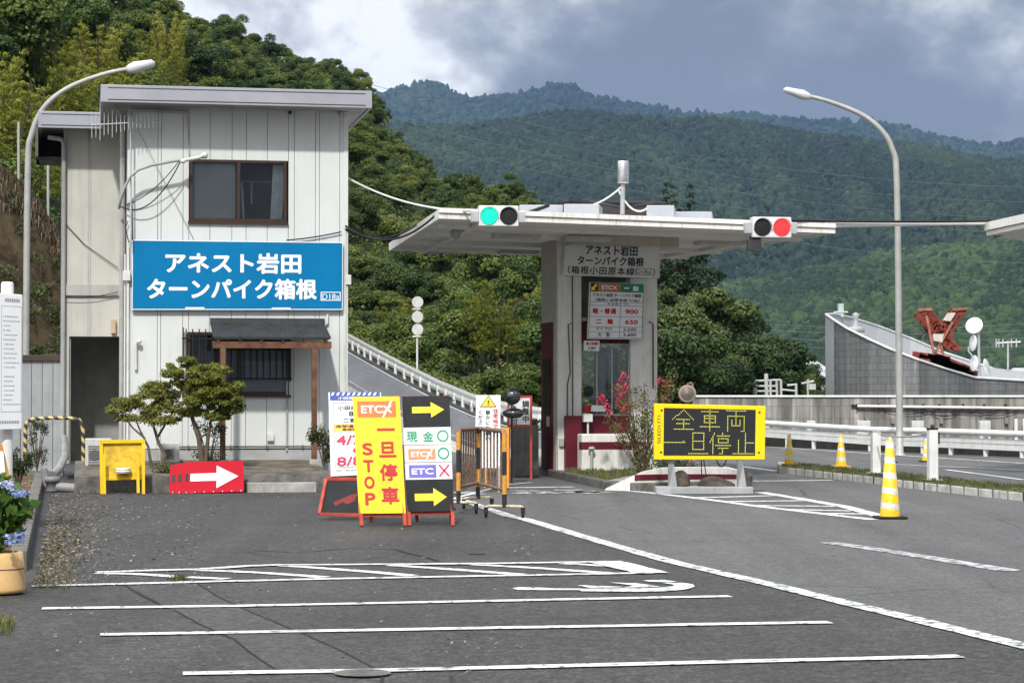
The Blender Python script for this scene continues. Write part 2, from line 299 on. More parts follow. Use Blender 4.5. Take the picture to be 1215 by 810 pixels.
# ------------------------------------------------------------------ writing
_tc = bpy.data.curves.new('lettering', 'FONT'); _to = bpy.data.objects.new('lettering', _tc); COL.objects.link(_to)
def glyphs(body, bold=0., vertical=False, spacing=1.):
    """flat triangles of a line of writing, scaled to the unit box"""
    _tc.body = body if not vertical else '\n'.join(body); _tc.offset = bold; _tc.align_x = 'CENTER' if vertical else 'LEFT'; _tc.space_character = spacing; _tc.space_line = 1.05
    dg = bpy.context.evaluated_depsgraph_get(); dg.update()
    me = bpy.data.meshes.new_from_object(_to.evaluated_get(dg))
    v = np.array([q.co[:2] for q in me.vertices]); f = [list(p.vertices) for p in me.polygons]; bpy.data.meshes.remove(me)
    lo, hi = v.min(0), v.max(0); return (v-lo)/np.maximum(hi-lo, 1e-6), f
class Face:
    """the writing surface of a board: u to the right, v downwards, both 0..1"""
    def __init__(s, tl, tr, br, bl):
        s.c = [Vector(p) for p in (tl, tr, br, bl)]; s.n = (s.c[3]-s.c[0]).cross(s.c[1]-s.c[0]).normalized()   # towards the reader
    def p(s, u, v, lift=.004):
        a, b, c, d = s.c; return (a*(1-u)+b*u)*(1-v)+(d*(1-u)+c*u)*v + s.n*lift
    def write(s, mb, body, u0, v0, u1, v1, bold=.0, vertical=False, spacing=1., lift=.004):
        g, f = glyphs(body, 0, vertical, spacing); ln = body.count('\n')+1 if not vertical else len(body)
        bx = bold*(abs(v1-v0)*(s.c[3]-s.c[0]).length)/ln/(s.c[1]-s.c[0]).length*1.25; by = bold/ln*abs(v1-v0)*1.25
        for k in range(9 if bold else 1):                     # heavier strokes: the same letters laid over each other a hair apart
            du = bx*math.cos(k*math.pi/4) if 0 < k else 0; dv = by*math.sin(k*math.pi/4) if 0 < k else 0
            mb.add([s.p(u0+bx+(u1-u0-2*bx)*x+du, v1-by+(v0-v1+2*by)*y+dv, lift+k*.00025) for x, y in g], f)
        return mb
    def rect(s, mb, u0, v0, u1, v1, lift=.003): return mb.add([s.p(u0, v0, lift), s.p(u1, v0, lift), s.p(u1, v1, lift), s.p(u0, v1, lift)], [(3, 2, 1, 0)])
    def shape(s, mb, pts, lift=.004): return mb.add([s.p(u, v, lift) for u, v in pts], [list(range(len(pts)))[::-1]])
    def ring(s, mb, u, v, ru, rv, k=.72, lift=.004, n=28):
        a = [(2*math.pi*i/n) for i in range(n)]
        return mb.add([s.p(u+ru*math.cos(t), v+rv*math.sin(t), lift) for t in a]+[s.p(u+ru*k*math.cos(t), v+rv*k*math.sin(t), lift) for t in a], [(i, (i+1) % n, n+(i+1) % n, n+i) for i in range(n)])
    def frame(s, mb, u0, v0, u1, v1, tu, tv, lift=.004):
        for r in ((u0, v0, u1, v0+tv), (u0, v1-tv, u1, v1), (u0, v0+tv, u0+tu, v1-tv), (u1-tu, v0+tv, u1, v1-tv)): s.rect(mb, *r, lift=lift)
        return mb
# ------------------------------------------------------------------ foliage
def leaf_mesh(name, lobes, n, size, m, aspect=.55, droop=0., inner=.72, zmin=-.5, jitter=.55, fold=True):
    """a crown: many small leaf faces spread through the shells of a cloud of lobes"""
    lobes = np.array(lobes, float); wgt = (lobes[:, 3]**2); wgt /= wgt.sum()
    k = rng.choice(len(lobes), n, p=wgt); d = rng.normal(size=(n, 3)); d /= np.linalg.norm(d, axis=1)[:, None]
    d[:, 2] = np.where(d[:, 2] < zmin, -d[:, 2], d[:, 2])
    rad = lobes[k, 3]*rng.uniform(inner, 1.08, n)
    sq = lobes[k, 4] if lobes.shape[1] > 4 else np.ones(n)
    c = lobes[k, :3] + d*rad[:, None]*np.stack([np.ones(n), np.ones(n), sq], 1)
    nr = d + rng.normal(scale=jitter, size=(n, 3)); nr[:, 2] += .25; nr /= np.linalg.norm(nr, axis=1)[:, None]
    t = np.cross(nr, rng.normal(size=(n, 3))); t[:, 2] -= droop; t -= nr*(t*nr).sum(1)[:, None]; t /= np.linalg.norm(t, axis=1)[:, None]
    b = np.cross(nr, t); s = size*rng.uniform(.6, 1.3, n)[:, None]
    V = np.stack([c-t*s*.5, c+b*s*aspect*.5-t*s*.05, c+t*s*.5, c-b*s*aspect*.5-t*s*.05], 1).reshape(-1, 3)
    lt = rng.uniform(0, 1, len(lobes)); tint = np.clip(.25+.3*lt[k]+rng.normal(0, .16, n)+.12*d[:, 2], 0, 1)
    return quads(name, V, tint, m)
def quads(name, V, tint, m):
    n = len(V)//4; me = bpy.data.meshes.new(name); me.vertices.add(4*n); me.vertices.foreach_set('co', np.ascontiguousarray(V, dtype=np.float32).ravel())
    me.loops.add(4*n); me.loops.foreach_set('vertex_index', np.arange(4*n, dtype=np.int32)); me.polygons.add(n)
    me.polygons.foreach_set('loop_start', np.arange(0, 4*n, 4, dtype=np.int32)); me.update(calc_edges=True)
    a = me.attributes.new('tint', 'FLOAT', 'FACE'); a.data.foreach_set('value', tint.astype(np.float32)); me.materials.append(m); return me
def lobe_cloud(n, rx, ry, rz, r0, r1, cz, top=True):
    o = []
    for _ in range(n):
        d = rng.normal(size=3); d /= np.linalg.norm(d); q = rng.uniform(.35, 1)
        o.append((d[0]*rx*q, d[1]*ry*q, cz+d[2]*rz*q, rng.uniform(r0, r1), rng.uniform(.6, .9)))
    return o
# ================================================================== SETTING: ground, road, markings
A_LOT = asphalt('lot_asphalt', (.043, .042, .041), .6, True, .22)
A_ROAD = asphalt('road_asphalt', (.086, .0855, .084), .36, True, .14)
A_RAMP = asphalt('ramp_asphalt', (.10, .105, .11), .2, False, .12)
PAINT = paint_mat('road_paint', (.66, .67, .66), .40); PAINT_W = paint_mat('worn_paint', (.5, .5, .5), .45)
CONC = mat('concrete', (.34, .33, .31), .85, var=.2, scale=4, bump=.3, streak=.5)
CONC_D = mat('dark_concrete', (.13, .125, .115), .9, var=.35, scale=5, bump=.4, streak=.5)
EARTH = ground_mat('litter_earth', (.09, .06, .035), (.16, .11, .065), (.05, .065, .02), 3., 16.)
FLOOR_G = ground_mat('valley_ground', (.02, .035, .012), (.03, .05, .016), (.05, .06, .02), .05, .6)
m = MB(); m.poly([(-9000, -300, -.03), (9000, -300, -.03), (9000, 9000, -.03), (-9000, 9000, -.03)]); struct('ground', m, FLOOR_G)
def sheet(name, px, z, ma, world=None):
    m = MB(); m.poly([tuple(G(x, y)[:2])+(z,) for x, y in px] if world is None else [(x, y, z) for x, y in world]); return struct(name, m, ma)
sheet('parking_lot', None, -.009, A_LOT, [(-30, -40), (40, -40), (40, 82), (-30, 82)])
lane_l = [(540, 590), (606, 612), (650, 627), (760, 656), (930, 697), (1060, 728), (1215, 764)]
pts = [G(x, y) for x, y in lane_l]
sheet('road', None, -.0055, A_ROAD, [(p.x, p.y) for p in pts][::-1] + [(-.6, 46), (-1.2, 75), (30, 80), (30, 6), (5.5, 6)][0:0] + [(G(560, 575).x, G(560, 575).y), (-2.2, 56), (-2, 70), (20, 81.9), (39, 81.9), (39, 2), (8.5, 2)])
def line(mb, px, w, z=.0):
    """a painted line through ground points, w metres wide, its edges a little uneven"""
    q = [G(x, y) for x, y in px]; pts_ = []
    for a, b in zip(q, q[1:]):
        k_ = max(1, int((b-a).length/.3)); pts_ += [a.lerp(b, i/k_) for i in range(k_)]
    pts_.append(q[-1]); Lf = []; Rt = []
    for i, p in enumerate(pts_):
        t = (pts_[min(i+1, len(pts_)-1)]-pts_[max(i-1, 0)]).normalized(); n = Vector((-t.y, t.x, 0))
        a, b = w/2*random.uniform(.9, 1.06), w/2*random.uniform(.9, 1.06); Lf.append((p.x+n.x*a, p.y+n.y*a, z)); Rt.append((p.x-n.x*b, p.y-n.y*b, z))
    k_ = len(pts_); mb.add(Lf+Rt, [(i, i+1, k_+i+1, k_+i) for i in range(k_-1)])
def marking(name, lines, w=.16, ma=PAINT, z=0.):
    for i, l_ in enumerate(lines):
        mb = MB(); ww = w[i] if isinstance(w, list) else w; line(mb, l_, ww, z); struct(name, mb, ma)
marking('parking_line', [[(217, 798), (440, 794.5), (1140, 777.5)], [(119, 752), (985, 737.3)], [(50, 721), (280, 718), (866, 706.5)], [(38, 694.5), (388, 686), (773, 679)]], .165)
mb = MB(); line(mb, [(114.8, 678.5), (189, 676), (227, 675), (266, 673), (293, 671), (328, 669.8), (460, 669), (585, 668), (722, 665.8)], .17, .002); struct('hatched_marking_edge', mb, PAINT)
mb = MB(); line(mb, [(716, 665.6), (775, 679.6)], .34, .004); struct('hatched_marking_edge', mb, PAINT)
marking('hatch_stripe', [[(114.8, 679), (159, 680), (189, 681.6), (211, 683.7)], [(222, 683.7), (269, 685.8)], [(227, 675), (278, 677), (325, 679.6), (367, 682.5), (384, 684)], [(334, 670), (367, 672), (440, 677.6), (490, 682)], [(463, 669.6), (539, 674.7), (618, 680.7)], [(562, 668.8), (637, 673), (722, 679)], [(667, 667.3), (728, 671)]], .17, z=-.002)
# cracks sealed in the car park
sheet('asphalt_patch', [(150, 693.5), (232, 689.5), (258, 705.5), (285, 719.5), (360, 750.5), (408, 772.5), (454, 797.5), (336, 797.5), (277, 757.5), (206, 722.5)], -.0065, asphalt('patch_asphalt', (.052, .050, .049), .5, False, .12))
CRK = mat('crack_dark', (.012, .012, .012), .9)
for c_, w_ in (([(232, 689), (258, 705), (285, 719), (330, 738), (360, 750), (408, 772), (454, 797)], .022), ([(150, 693), (168, 704), (197, 719)], .02), ([(206, 722), (240, 740), (277, 757), (300, 775), (336, 797)], .014), ([(470, 650), (486, 655), (505, 660), (520, 664)], .05), ([(300, 652), (350, 655), (420, 650), (470, 651)], .03), ([(556, 656.5), (575, 656)], .1), ([(455, 796), (454, 812)], .02)):
    mb = MB(); line(mb, [(x+random.uniform(-2, 2), y+random.uniform(-.5, .5)) for x, y in c_], w_, -.004); struct('pavement_crack', mb, CRK)
# wheelchair symbol, lying on its side as seen from here
mb = MB()
for pl_ in ([(608, 697.2), (616, 696), (640, 696.4), (660, 697.6), (700, 697.7), (780, 696.8), (800, 694.8), (797, 692.5), (785, 691), (808, 690.5), (822, 692.5), (824.5, 695.5), (813, 698.8), (790, 700.8), (752, 701.6), (690, 700.8), (687, 699.4), (640, 699.4), (614, 699.2)], [(685, 693.6), (712, 694.4), (742, 695.9), (700, 697)], [(723, 690.3), (757, 691.5), (772, 693.5), (784, 695.7), (740, 696.4), (752, 694)], [(763, 687.9), (785, 687.2), (803, 689.2), (795, 690.3), (770, 689.6)]):
    mb.add([tuple(G(x, y)) for x, y in pl_], [list(range(len(pl_)))])
struct('parking_symbol', mb, PAINT)
lane_w = .185
mb = MB(); line(mb, [(540, 590), (606, 612), (624, 615.5), (737, 649), (800, 666.5), (914, 692.5), (1082, 733), (1300, 786)], lane_w); struct('lane_line', mb, paint_mat('lane_paint', (.66, .67, .66), .43))
mb = MB(); line(mb, [(984, 643), (1060, 654), (1200, 676.5)], .24); struct('worn_dash', mb, PAINT_W)
mb = MB(); line(mb, [(743.6, 581.3), (787, 586), (838.6, 592), (898, 600), (1036, 616)], .2); line(mb, [(901, 583.5), (947, 591), (1002, 600.5), (1044, 612)], .22, .002); struct('gore_marking_edge', mb, PAINT)
marking('gore_stripe', [[(820, 590), (925, 587.3)], [(852, 594.6), (961, 593.2)], [(885, 599), (991, 600)], [(925, 603.6), (1010, 605.4)], [(968, 608.4), (1029, 609)]], .25, z=-.002)
marking('stop_line', [[(883, 570.4), (988, 569.4)], [(880, 553), (922, 558.5)], [(601, 578.2), (681, 577.2)]], [.3, .2, .3])
marking('far_lane_line', [[(905, 529.5), (1215, 549.5)], [(1060, 550.5), (1215, 557.5)], [(1123, 557), (1215, 569)], [(535, 592), (600, 575), (632, 572)]], [.16, .14, .14, .1], z=.003)
mb = MB()
for s in ([(606, 582), (640, 581.5)], [(612, 585), (632, 583.5)], [(630, 582), (653, 585)], [(658, 581), (690, 581)], [(672, 584), (700, 582.5)], [(690, 582), (703, 585)], [(700, 583), (721, 584)], [(545, 583), (568, 586)]): line(mb, s, .42)
struct('lane_lettering', mb, PAINT_W)
# ---------------- mountain road climbing away behind the building
far = [(300, 372, 138), (380, 397, 128), (412, 412, 120), (440, 428, 114), (480, 450, 107), (520, 471, 100), (560, 489, 93), (600, 501, 87), (640, 508, 83), (690, 512.5, 80)]
near = [(300, 400, 110), (380, 437, 98), (412, 455, 92), (440, 472, 87), (480, 495, 80), (520, 515, 73), (560, 530, 66.5), (600, 541, 61), (640, 549, 54.7), (690, 552, 52.7)]
fp = [P(*a) for a in far]; npp = [P(*a) for a in near]
for l_ in (fp, npp):
    for p in l_: p.z = max(p.z, .004)
m = MB(); n = len(fp)
m.add(fp+npp, [(i, i+1, n+i+1, n+i) for i in range(n-1)], True); struct('mountain_road', m, A_RAMP)
def lerp_line(k, dz=.03): return [a*(1-k)+b*k+Vector((0, 0, dz)) for a, b in zip(fp, npp)]
def strip(mb, L_, w):
    a = [p for p in L_]
    for i in range(len(a)-1):
        t = (a[i+1]-a[i]).normalized(); nn = (fp[i]-npp[i]).normalized()*w/2
        mb.add([a[i]-nn, a[i+1]-nn, a[i+1]+nn, a[i]+nn], [(0, 1, 2, 3)])
mb = MB(); strip(mb, lerp_line(.17), .5); struct('ramp_edge_line', mb, PAINT)
mb = MB(); strip(mb, lerp_line(.93), .3); struct('ramp_near_line', mb, PAINT)
mb = MB(); strip(mb, [p+Vector((0, 0, .02)) for p in lerp_line(.06)], 2.2); struct('ramp_shoulder', mb, asphalt('shoulder_asphalt', (.04, .04, .042), .3, False, .2))
m = MB(); q = [p-Vector((0, 0, .02)) for p in npp]; m.add(q+[Vector((p.x-.4, p.y-1.5, -.02)) for p in q], [(i, i+1, n+i+1, n+i) for i in range(n-1)]); struct('ramp_bank', m, CONC)
# ---------------- left verge: kerb, leaf litter, earth
a, b = G(52, 572), G(36, 655)
m = MB(); d = (b-a).normalized(); s_ = Vector((-d.y, d.x, 0))
m.prism([a+Vector((0, 0, -.02)), a-s_*.16+Vector((0, 0, -.02)), a-s_*.16+Vector((0, 0, .17)), a+Vector((0, 0, .17))], (b-a)*1.12)
struct('verge_kerb', m, CONC_D, .02)
m = MB(); m.add([a-s_*.16+Vector((0, 0, .12)), a-s_*6+Vector((0, 0, .2)), b-s_*6+d*6+Vector((0, 0, .2)), b-s_*.16+d*1.2+Vector((0, 0, .1))], [(0, 1, 2, 3)]); struct('verge_earth', m, EARTH)
def scatter_on(px_poly_fn, n): return [px_poly_fn() for _ in range(n)]
LITTER = leaf_mat('fallen_leaf', (.09, .055, .03), (.15, .10, .06), (.32, .24, .16), .0)
V = []; T = []
for i in range(5400):
    if i < 3300:
        v_ = random.random()**.8; y = 578+v_*118; x0 = 62-v_*22; x = x0+abs(random.gauss(0, 1))*(44-18*v_)
        if random.random() < .25: x = x0+random.uniform(0, 200)
        p = G(x, y); z = .004
    elif i < 4900:
        v_ = random.random(); p = G(50-16*v_-random.uniform(4, 45), 574+v_*78); z = .135
    else:
        p = G(random.uniform(60, 700), random.uniform(588, 800)); z = .004
    s = random.uniform(.010, .028)*(1 if p.y > 22 else .75); an = random.uniform(0, 6.28); e1 = Vector((math.cos(an), math.sin(an), random.uniform(-.4, .4)))*s; e2 = Vector((-math.sin(an), math.cos(an), random.uniform(-.3, .3)))*s*.55
    c = Vector((p.x, p.y, z+s*.35)); V += [c-e1, c+e2, c+e1, c-e2]; T.append(random.random())
o = link('fallen_leaves', quads('fallen_leaves', np.array([tuple(v) for v in V]), np.array(T), LITTER)); tag(o, 'dry brown leaves scattered along the left verge of the car park', 'leaves', kind='stuff')
GRASS = leaf_mat('grass_blade', (.03, .05, .012), (.075, .10, .025), (.20, .19, .08), .3)
def grass(name, label, pts_, h, kind='stuff'):
    V = []; T = []
    for p in pts_:
        for _ in range(7):
            an = random.uniform(0, 6.28); hh = h*random.uniform(.5, 1.3); w_ = h*.1; c = Vector(p)+Vector((random.gauss(0, h*.5), random.gauss(0, h*.5), 0)); e = Vector((math.cos(an), math.sin(an), 0))
            tip = c+Vector((random.gauss(0, h*.45), random.gauss(0, h*.45), hh)); V += [c-e*w_, c+e*w_, tip+e*w_*.3, tip-e*w_*.3]; T.append(random.random())
    o = link(name, quads(name, np.array([tuple(v) for v in V]), np.array(T), GRASS)); return tag(o, label, 'grass', kind=kind)
gp = []
for _ in range(500):
    v_ = random.random(); p = G(70-30*v_+abs(random.gauss(0, 26)), 600+v_*100); gp.append((p.x, p.y, 0)) if random.random() < .9 else None
grass('weeds', 'thin weeds growing between leaf litter on the left verge', gp, .025)
gp = [tuple(G(random.gauss(212, 3), random.gauss(687, .8))) for _ in range(22)]; grass('weed_tuft', 'small weed tuft in the hatched marking by the left parking lines', gp, .04)
gp = [tuple(G(random.uniform(-30, 14), random.uniform(735, 752))) for _ in range(90)]; grass('verge_grass', 'green grass at the left edge of the car park below the planter', gp, .05)
# manhole, cut line in the asphalt
m = MB(); p = G(430, 798.5); m.lathe(p+Vector((0, 0, .004)), [(.001, .004), (.16, .004), (.165, 0)], 24); struct('drain_cover', m, CONC_D)
# ================================================================== OFFICE BUILDING
BYAW = R(10.6); BF = Frame((-7.0, 41.5, 0), BYAW)
h = lambda px, py, y=0.: BF.hit(px, py, y)
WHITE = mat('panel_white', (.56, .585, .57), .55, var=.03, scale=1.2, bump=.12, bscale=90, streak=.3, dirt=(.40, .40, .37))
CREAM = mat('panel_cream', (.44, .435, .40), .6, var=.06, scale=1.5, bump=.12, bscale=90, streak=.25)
DARKGAP = mat('gap_dark', (.22, .22, .22), .8)
FASCIA = mat('fascia_metal', (.33, .335, .375), .42, .25, var=.05, scale=1.5)
FASC_D = mat('fascia_groove', (.06, .06, .07), .6)
BROWNAL = mat('brown_aluminium', (.055, .035, .028), .4, .3)
SOFFIT = mat('soffit', (.30, .30, .30), .8, streak=.3)
GREYPL = mat('plinth_grey', (.33, .34, .34), .7, streak=.4)
GLASS = glass_mat('window_glass', (.85, .88, .9), .0)
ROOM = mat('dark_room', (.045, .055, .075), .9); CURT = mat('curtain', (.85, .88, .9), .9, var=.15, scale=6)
BLIND = mat('grey_blind', (.52, .52, .50), .65, var=.05)
PIPE = mat('grey_pipe', (.33, .34, .34), .5, var=.1); PIPEW = mat('white_pipe', (.6, .6, .58), .5, var=.1)
BLACK = mat('black_steel', (.018, .018, .02), .45, .2); CABLE = mat('black_cable', (.015, .015, .016), .6)
B = Thing('office_building', 'white two storey office with flat grey roof and big blue sign', 'building', BF.o, BYAW)
W_ = 3.99; zb = .42; zt = h(250, 128).z + .25
sx_ = [0, .2] ; seams = [152, 187, 191, 217, 224, 249, 275, 292, 317, 342, 349, 374, 379, 403, 411]
xs = [h(p, 300).x for p in seams]; xs[0] = 0; xs[-1] = W_
u0, u1 = h(225, 227).x, h(340, 227).x; uz1, uz0 = h(280, 190).z, h(280, 263).z
l0, l1 = h(222, 430).x, h(343, 430).x; lz1, lz0 = h(280, 394).z, h(280, 468).z
m = MB(); bk = MB(); g = .004
zsplit_ = [(h(250, 300).z)]
for x0, x1 in zip(xs, xs[1:]):
    xm = (x0+x1)/2; inw = xs[4]-.01 < xm < xs[9]+.01
    segs = [(zb+.22, lz0), (lz1, uz0), (uz1, zt)] if inw else [(zb+.22, zt)]
    for z0, z1 in segs:
        m.box(x0+g, x1-g, 0, .03, z0, z1); bk.box(x0, x1, .03, .06, z0, z1)
facade = B.part('front_wall', m, WHITE, bevel=.004); B.part('wall_backing', bk, DARKGAP)
m = MB(); m.box(-.02, W_+.02, -.015, .06, zb-.25, zb+.205); B.part('plinth', m, GREYPL, bevel=.01)
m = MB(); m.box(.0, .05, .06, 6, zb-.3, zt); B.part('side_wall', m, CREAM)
m = MB(); m.box(W_-.05, W_, .06, 6, zb-.3, zt); m.box(.05, W_-.05, 5.95, 6, 0, zt); B.part('side_wall', m, WHITE)
m = MB(); m.box(.05, W_-.05, .9, .95, .3, zt); m.box(.05, W_-.05, .06, .9, uz0-.75, uz0-.7); m.box(.05, W_-.05, .06, .9, zt-.2, zt-.15); B.part('interior_wall', m, ROOM)
# corner posts
m = MB(); m.box(-.03, .04, -.012, .03, zb+.2, zt); B.part('corner_trim', m, WHITE, bevel=.004)
m = MB(); m.box(W_-.06, W_+.03, -.014, .03, zb+.2, zt); B.part('corner_trim', m, WHITE, bevel=.004)
# roof: fascia band with two dark grooves
ov = .72; fl, fr_ = h(119.5, 112, -ov), h(441.5, 112, -ov)
z1, z0 = h(280, 104.2, -ov).z, h(280, 124.6, -ov).z
m = MB(); m.box(fl.x, fr_.x, -ov, -ov+.05, z0, z1); m.box(fl.x, fl.x+.05, -ov+.05, 6.4, z0, z1); m.box(fr_.x-.05, fr_.x, -ov+.05, 6.4, z0, z1)
rf = B.part('roof', MB().box(fl.x+.05, fr_.x-.05, -ov+.05, 6.4, z1-.12, z1-.03), FASCIA)
fa = B.part('fascia', m, FASCIA, rf, bevel=.006)
m = MB(); a_, b_ = h(128, 110, -ov).x, h(434, 110, -ov).x
m.box(a_, b_, -ov-.004, -ov+.001, z1-.062, z1-.045); m.box(a_, b_, -ov-.004, -ov+.001, z0+.035, z0+.055); B.part('fascia_groove', m, FASC_D, rf)
m = MB(); m.box(fl.x+.05, fr_.x-.05, -ov+.05, 6.35, z0+.02, z0+.05); B.part('soffit', m, SOFFIT, rf)
m = MB(); m.lathe((h(404, 135).x, -.02, h(404, 135).z), [(.001, -.06), (.04, -.05), (.045, .0), (.02, .02)], 12, axis='Y'); B.part('wall_lamp', m, PIPE)
m = MB(); m.lathe((h(344, 134).x, -.02, h(344, 134).z), [(.001, -.08), (.03, -.05), (.03, .02)], 12, axis='Y'); B.part('wall_lamp', m, BLACK)
# upper window
def window(x0, x1, z0, z1, midx, label, panes):
    f = MB(); t = .05
    for r in ((x0, x1, z1-t, z1), (x0, x1, z0, z0+t), (x0, x0+t, z0+t, z1-t), (x1-t, x1, z0+t, z1-t), (midx-.03, midx+.03, z0+t, z1-t)):
        f.box(r[0], r[1], -.03, .05, r[2], r[3])
    win = B.part('window', f, BROWNAL, label=label, bevel=.004)
    s = MB(); s.box(x0-.03, x1+.03, -.06, .04, z0-.045, z0-.004); B.part('sill', s, BROWNAL, win)
    for (a, b), ma in zip(((x0+t, midx-.03), (midx+.03, x1-t)), panes):
        p = MB(); p.box(a, b, .012, .018, z0+t, z1-t); B.part('pane', p, ma, win)
    return win
mid = h(283, 227).x
wn = window(u0, u1, uz0, uz1, mid, 'upper brown sliding window', (GLASS, GLASS))
m = MB(); m.box(u0+.09, mid-.05, .09, .1, uz0+.05, uz1-.05); B.part('blind', m, BLIND, wn)
def curtain(x0, x1, z0, z1, y, tw=.0):
    m = MB(); n_ = 14; top = [(x0+(x1-x0)*i/n_, y+.025*math.sin(i*2.2), z1) for i in range(n_+1)]; bot = [(x0+(x1-x0)*i/n_+tw, y+.03*math.sin(i*2.2+.4), z0) for i in range(n_+1)]
    m.add(top+bot, [(i, i+1, n_+2+i, n_+1+i) for i in range(n_)], True); return m
B.part('curtain', curtain(h(325, 227).x, h(339, 227).x, uz0+.06, uz1-.06, .2, -.05), CURT, wn)
B.part('curtain', curtain(h(286, 250).x, h(289, 250).x, uz0+.06, uz0+.75, .22, .04), CURT, wn)
m = MB(); m.tube([(mid, .4, h(300, 213).z), (u1, .4, h(300, 214).z)], .008, 6); m.box(h(300, 0).x, h(302, 0).x, .4, .41, h(300, 240).z, h(300, 213).z); B.part('curtain_rail', m, PIPE, wn)
m = MB(); m.box(u0, u0+.1, .15, .16, uz0+.05, uz1-.05); B.part('curtain', m, CURT, wn)
# lower window with bars
lm = h(285, 430).x
wl = window(l0, l1, lz0, lz1, lm, 'lower barred window behind the porch', (GLASS, GLASS))
m = MB(); m.box(lm, l1-.05, .1, .11, lz0+.05, lz0+.62); B.part('lower_screen', m, mat('frosted', (.35, .36, .36), .5), wl)
m = MB(); m.box(l0+.05, l1-.05, .55, .56, lz0+.1, lz1-.1); B.part('blind', m, mat('dim_blind', (.22, .22, .22), .8), wl)
m = MB()
zt_b, zb_b = h(300, 394).z, h(300, 451).z
x = h(222, 0).x
while x < h(344, 0).x:
    m.box(x-.011, x+.011, -.1, -.078, zb_b, zt_b+.05); x += .118
for z in (h(300, 449).z, h(300, 402).z): m.box(h(217, 0).x, h(347, 0).x, -.078, -.06, z-.014, z+.014)
for xx in (h(218.5, 0).x, h(345, 0).x): m.box(xx-.012, xx+.012, -.1, -.078, zb_b-.02 if xx > 2 else h(300, 425).z, zt_b+.08); m.box(xx-.01, xx+.01, -.06, .0, zb_b+.1, zb_b+.13); m.box(xx-.01, xx+.01, -.06, .0, zt_b-.1, zt_b-.07)
B.part('window_bars', m, BLACK, wl)
# wall details
m = MB(); m.box(h(318, 0).x, h(326, 0).x, -.07, -.01, h(320, 523).z, h(320, 514).z); B.part('vent_hood', m, PIPEW, bevel=.01)
m = MB(); z = h(300, 529.5).z; m.tube([(h(214, 0).x, -.05, z), (h(385, 0).x, -.05, z)], .016, 8)
for q in (225, 275, 318, 360): m.box(h(q, 0).x-.012, h(q, 0).x+.012, -.06, 0, z-.04, z+.03)
B.part('gas_pipe', m, mat('old_pipe', (.12, .11, .10), .6))
m = MB(); m.tube([(h(341.5, 0).x, -.03, h(340, 535).z), (h(341.5, 0).x, -.03, h(340, 452).z)], .02, 8); B.part('downpipe', m, PIPE)
m = MB(); m.tube([(h(389, 0).x, -.05, h(389, 373).z), (h(389, 0).x, -.05, h(389, 383).z), (h(386, 0).x, -.05, h(386, 386).z), (h(383, 0).x, -.04, h(386, 385).z)], .022, 8); B.part('overflow_pipe', m, PIPEW)
m = MB(); xx = h(163, 0).x; m.tube([(xx, -.04, h(0, 438).z), (xx, -.04, h(0, 412).z), (xx+.02, -.06, h(0, 406).z), (xx+.05, -.1, h(0, 404).z)], .028, 10); m.ball((xx+.055, -.11, h(0, 404.5).z), .045, 1, 8); B.part('vent_pipe', m, PIPEW)
# left-hand pipes, meter boxes
m = MB(); xx = h(146, 0, .2).x
m.tube([(xx, .2, .5), (xx, .2, h(0, 150, .2).z), (xx, .15, h(0, 137, .2).z), (xx-.12, -.2, h(0, 128, .2).z)], .045, 10); B.part('rain_pipe', m, PIPE)
m = MB(); xx = h(153.5, 0).x; m.tube([(xx, -.05, zb), (xx, -.05, h(0, 290).z)], .022, 8); m.tube([(xx-.06, -.03, zb), (xx-.06, -.03, h(0, 300).z)], .014, 8); B.part('conduit', m, PIPEW)
m = MB(); m.box(h(147, 0).x, h(156, 0).x, -.12, -.02, h(0, 332).z, h(0, 320).z); B.part('meter_box', m, PIPEW, bevel=.01)
m = MB(); m.box(h(410, 0).x, h(417, 0).x, -.05, .06, h(0, 334).z, h(0, 322).z); B.part('junction_box', m, PIPEW, bevel=.01)
m = MB(); m.tube([(h(410, 0).x, -.03, zb+.2), (h(410, 0).x, -.03, h(0, 268).z)], .018, 8); B.part('conduit', m, PIPEW)
# conduit at the top with downwards legs, curved mast arm
m = MB(); z = h(180, 131).z; m.tube([(h(156, 0).x, -.05, z), (h(222, 0).x, -.05, z-.02)], .03, 8); m.tube([(h(157, 0).x, -.05, z+.03), (h(157, 0).x, -.05, z-.35)], .012, 6); m.tube([(h(222.5, 0).x, -.05, z+.03), (h(222.5, 0).x, -.05, z-.1), (h(226, 0).x, -.03, h(0, 188).z)], .008, 6); B.part('conduit', m, PIPE)
def hw(px, py, y): v = h(px, py, y); return (v.x, y, v.z)
m = MB(); m.tube([hw(141, 247, -.05), hw(143, 238, -.2), hw(148, 222, -.3), hw(155, 209, -.34), hw(164, 201.5, -.36), hw(180, 196, -.38), hw(210, 190.5, -.38), hw(222, 189.5, -.3)], .028, 8); B.part('cable_arm', m, PIPE)
m = MB(); m.tube([hw(214, 191, -.36), hw(236, 187, -.3), hw(243, 183, -.25)], .035, 8); m.tube([hw(238, 187, -.3), hw(245, 187, -.1)], .02, 6); m.ball(hw(243, 184, -.27), .06, 1, 8); m.ball(hw(217, 191.5, -.38), .05, .8, 8); B.part('cable_clamp', m, PIPEW)
def sag(a, b, s, n=14):
    a, b = Vector(a), Vector(b); return [a.lerp(b, i/n)-Vector((0, 0, s*4*(i/n)*(1-i/n))) for i in range(n+1)]
m = MB(); m.tube(sag(hw(214, 192, -.36), hw(143, 245, -.1), .35), .011, 6); m.tube(sag(hw(212, 192, -.36), hw(150, 243, -.1), .12), .009, 6)
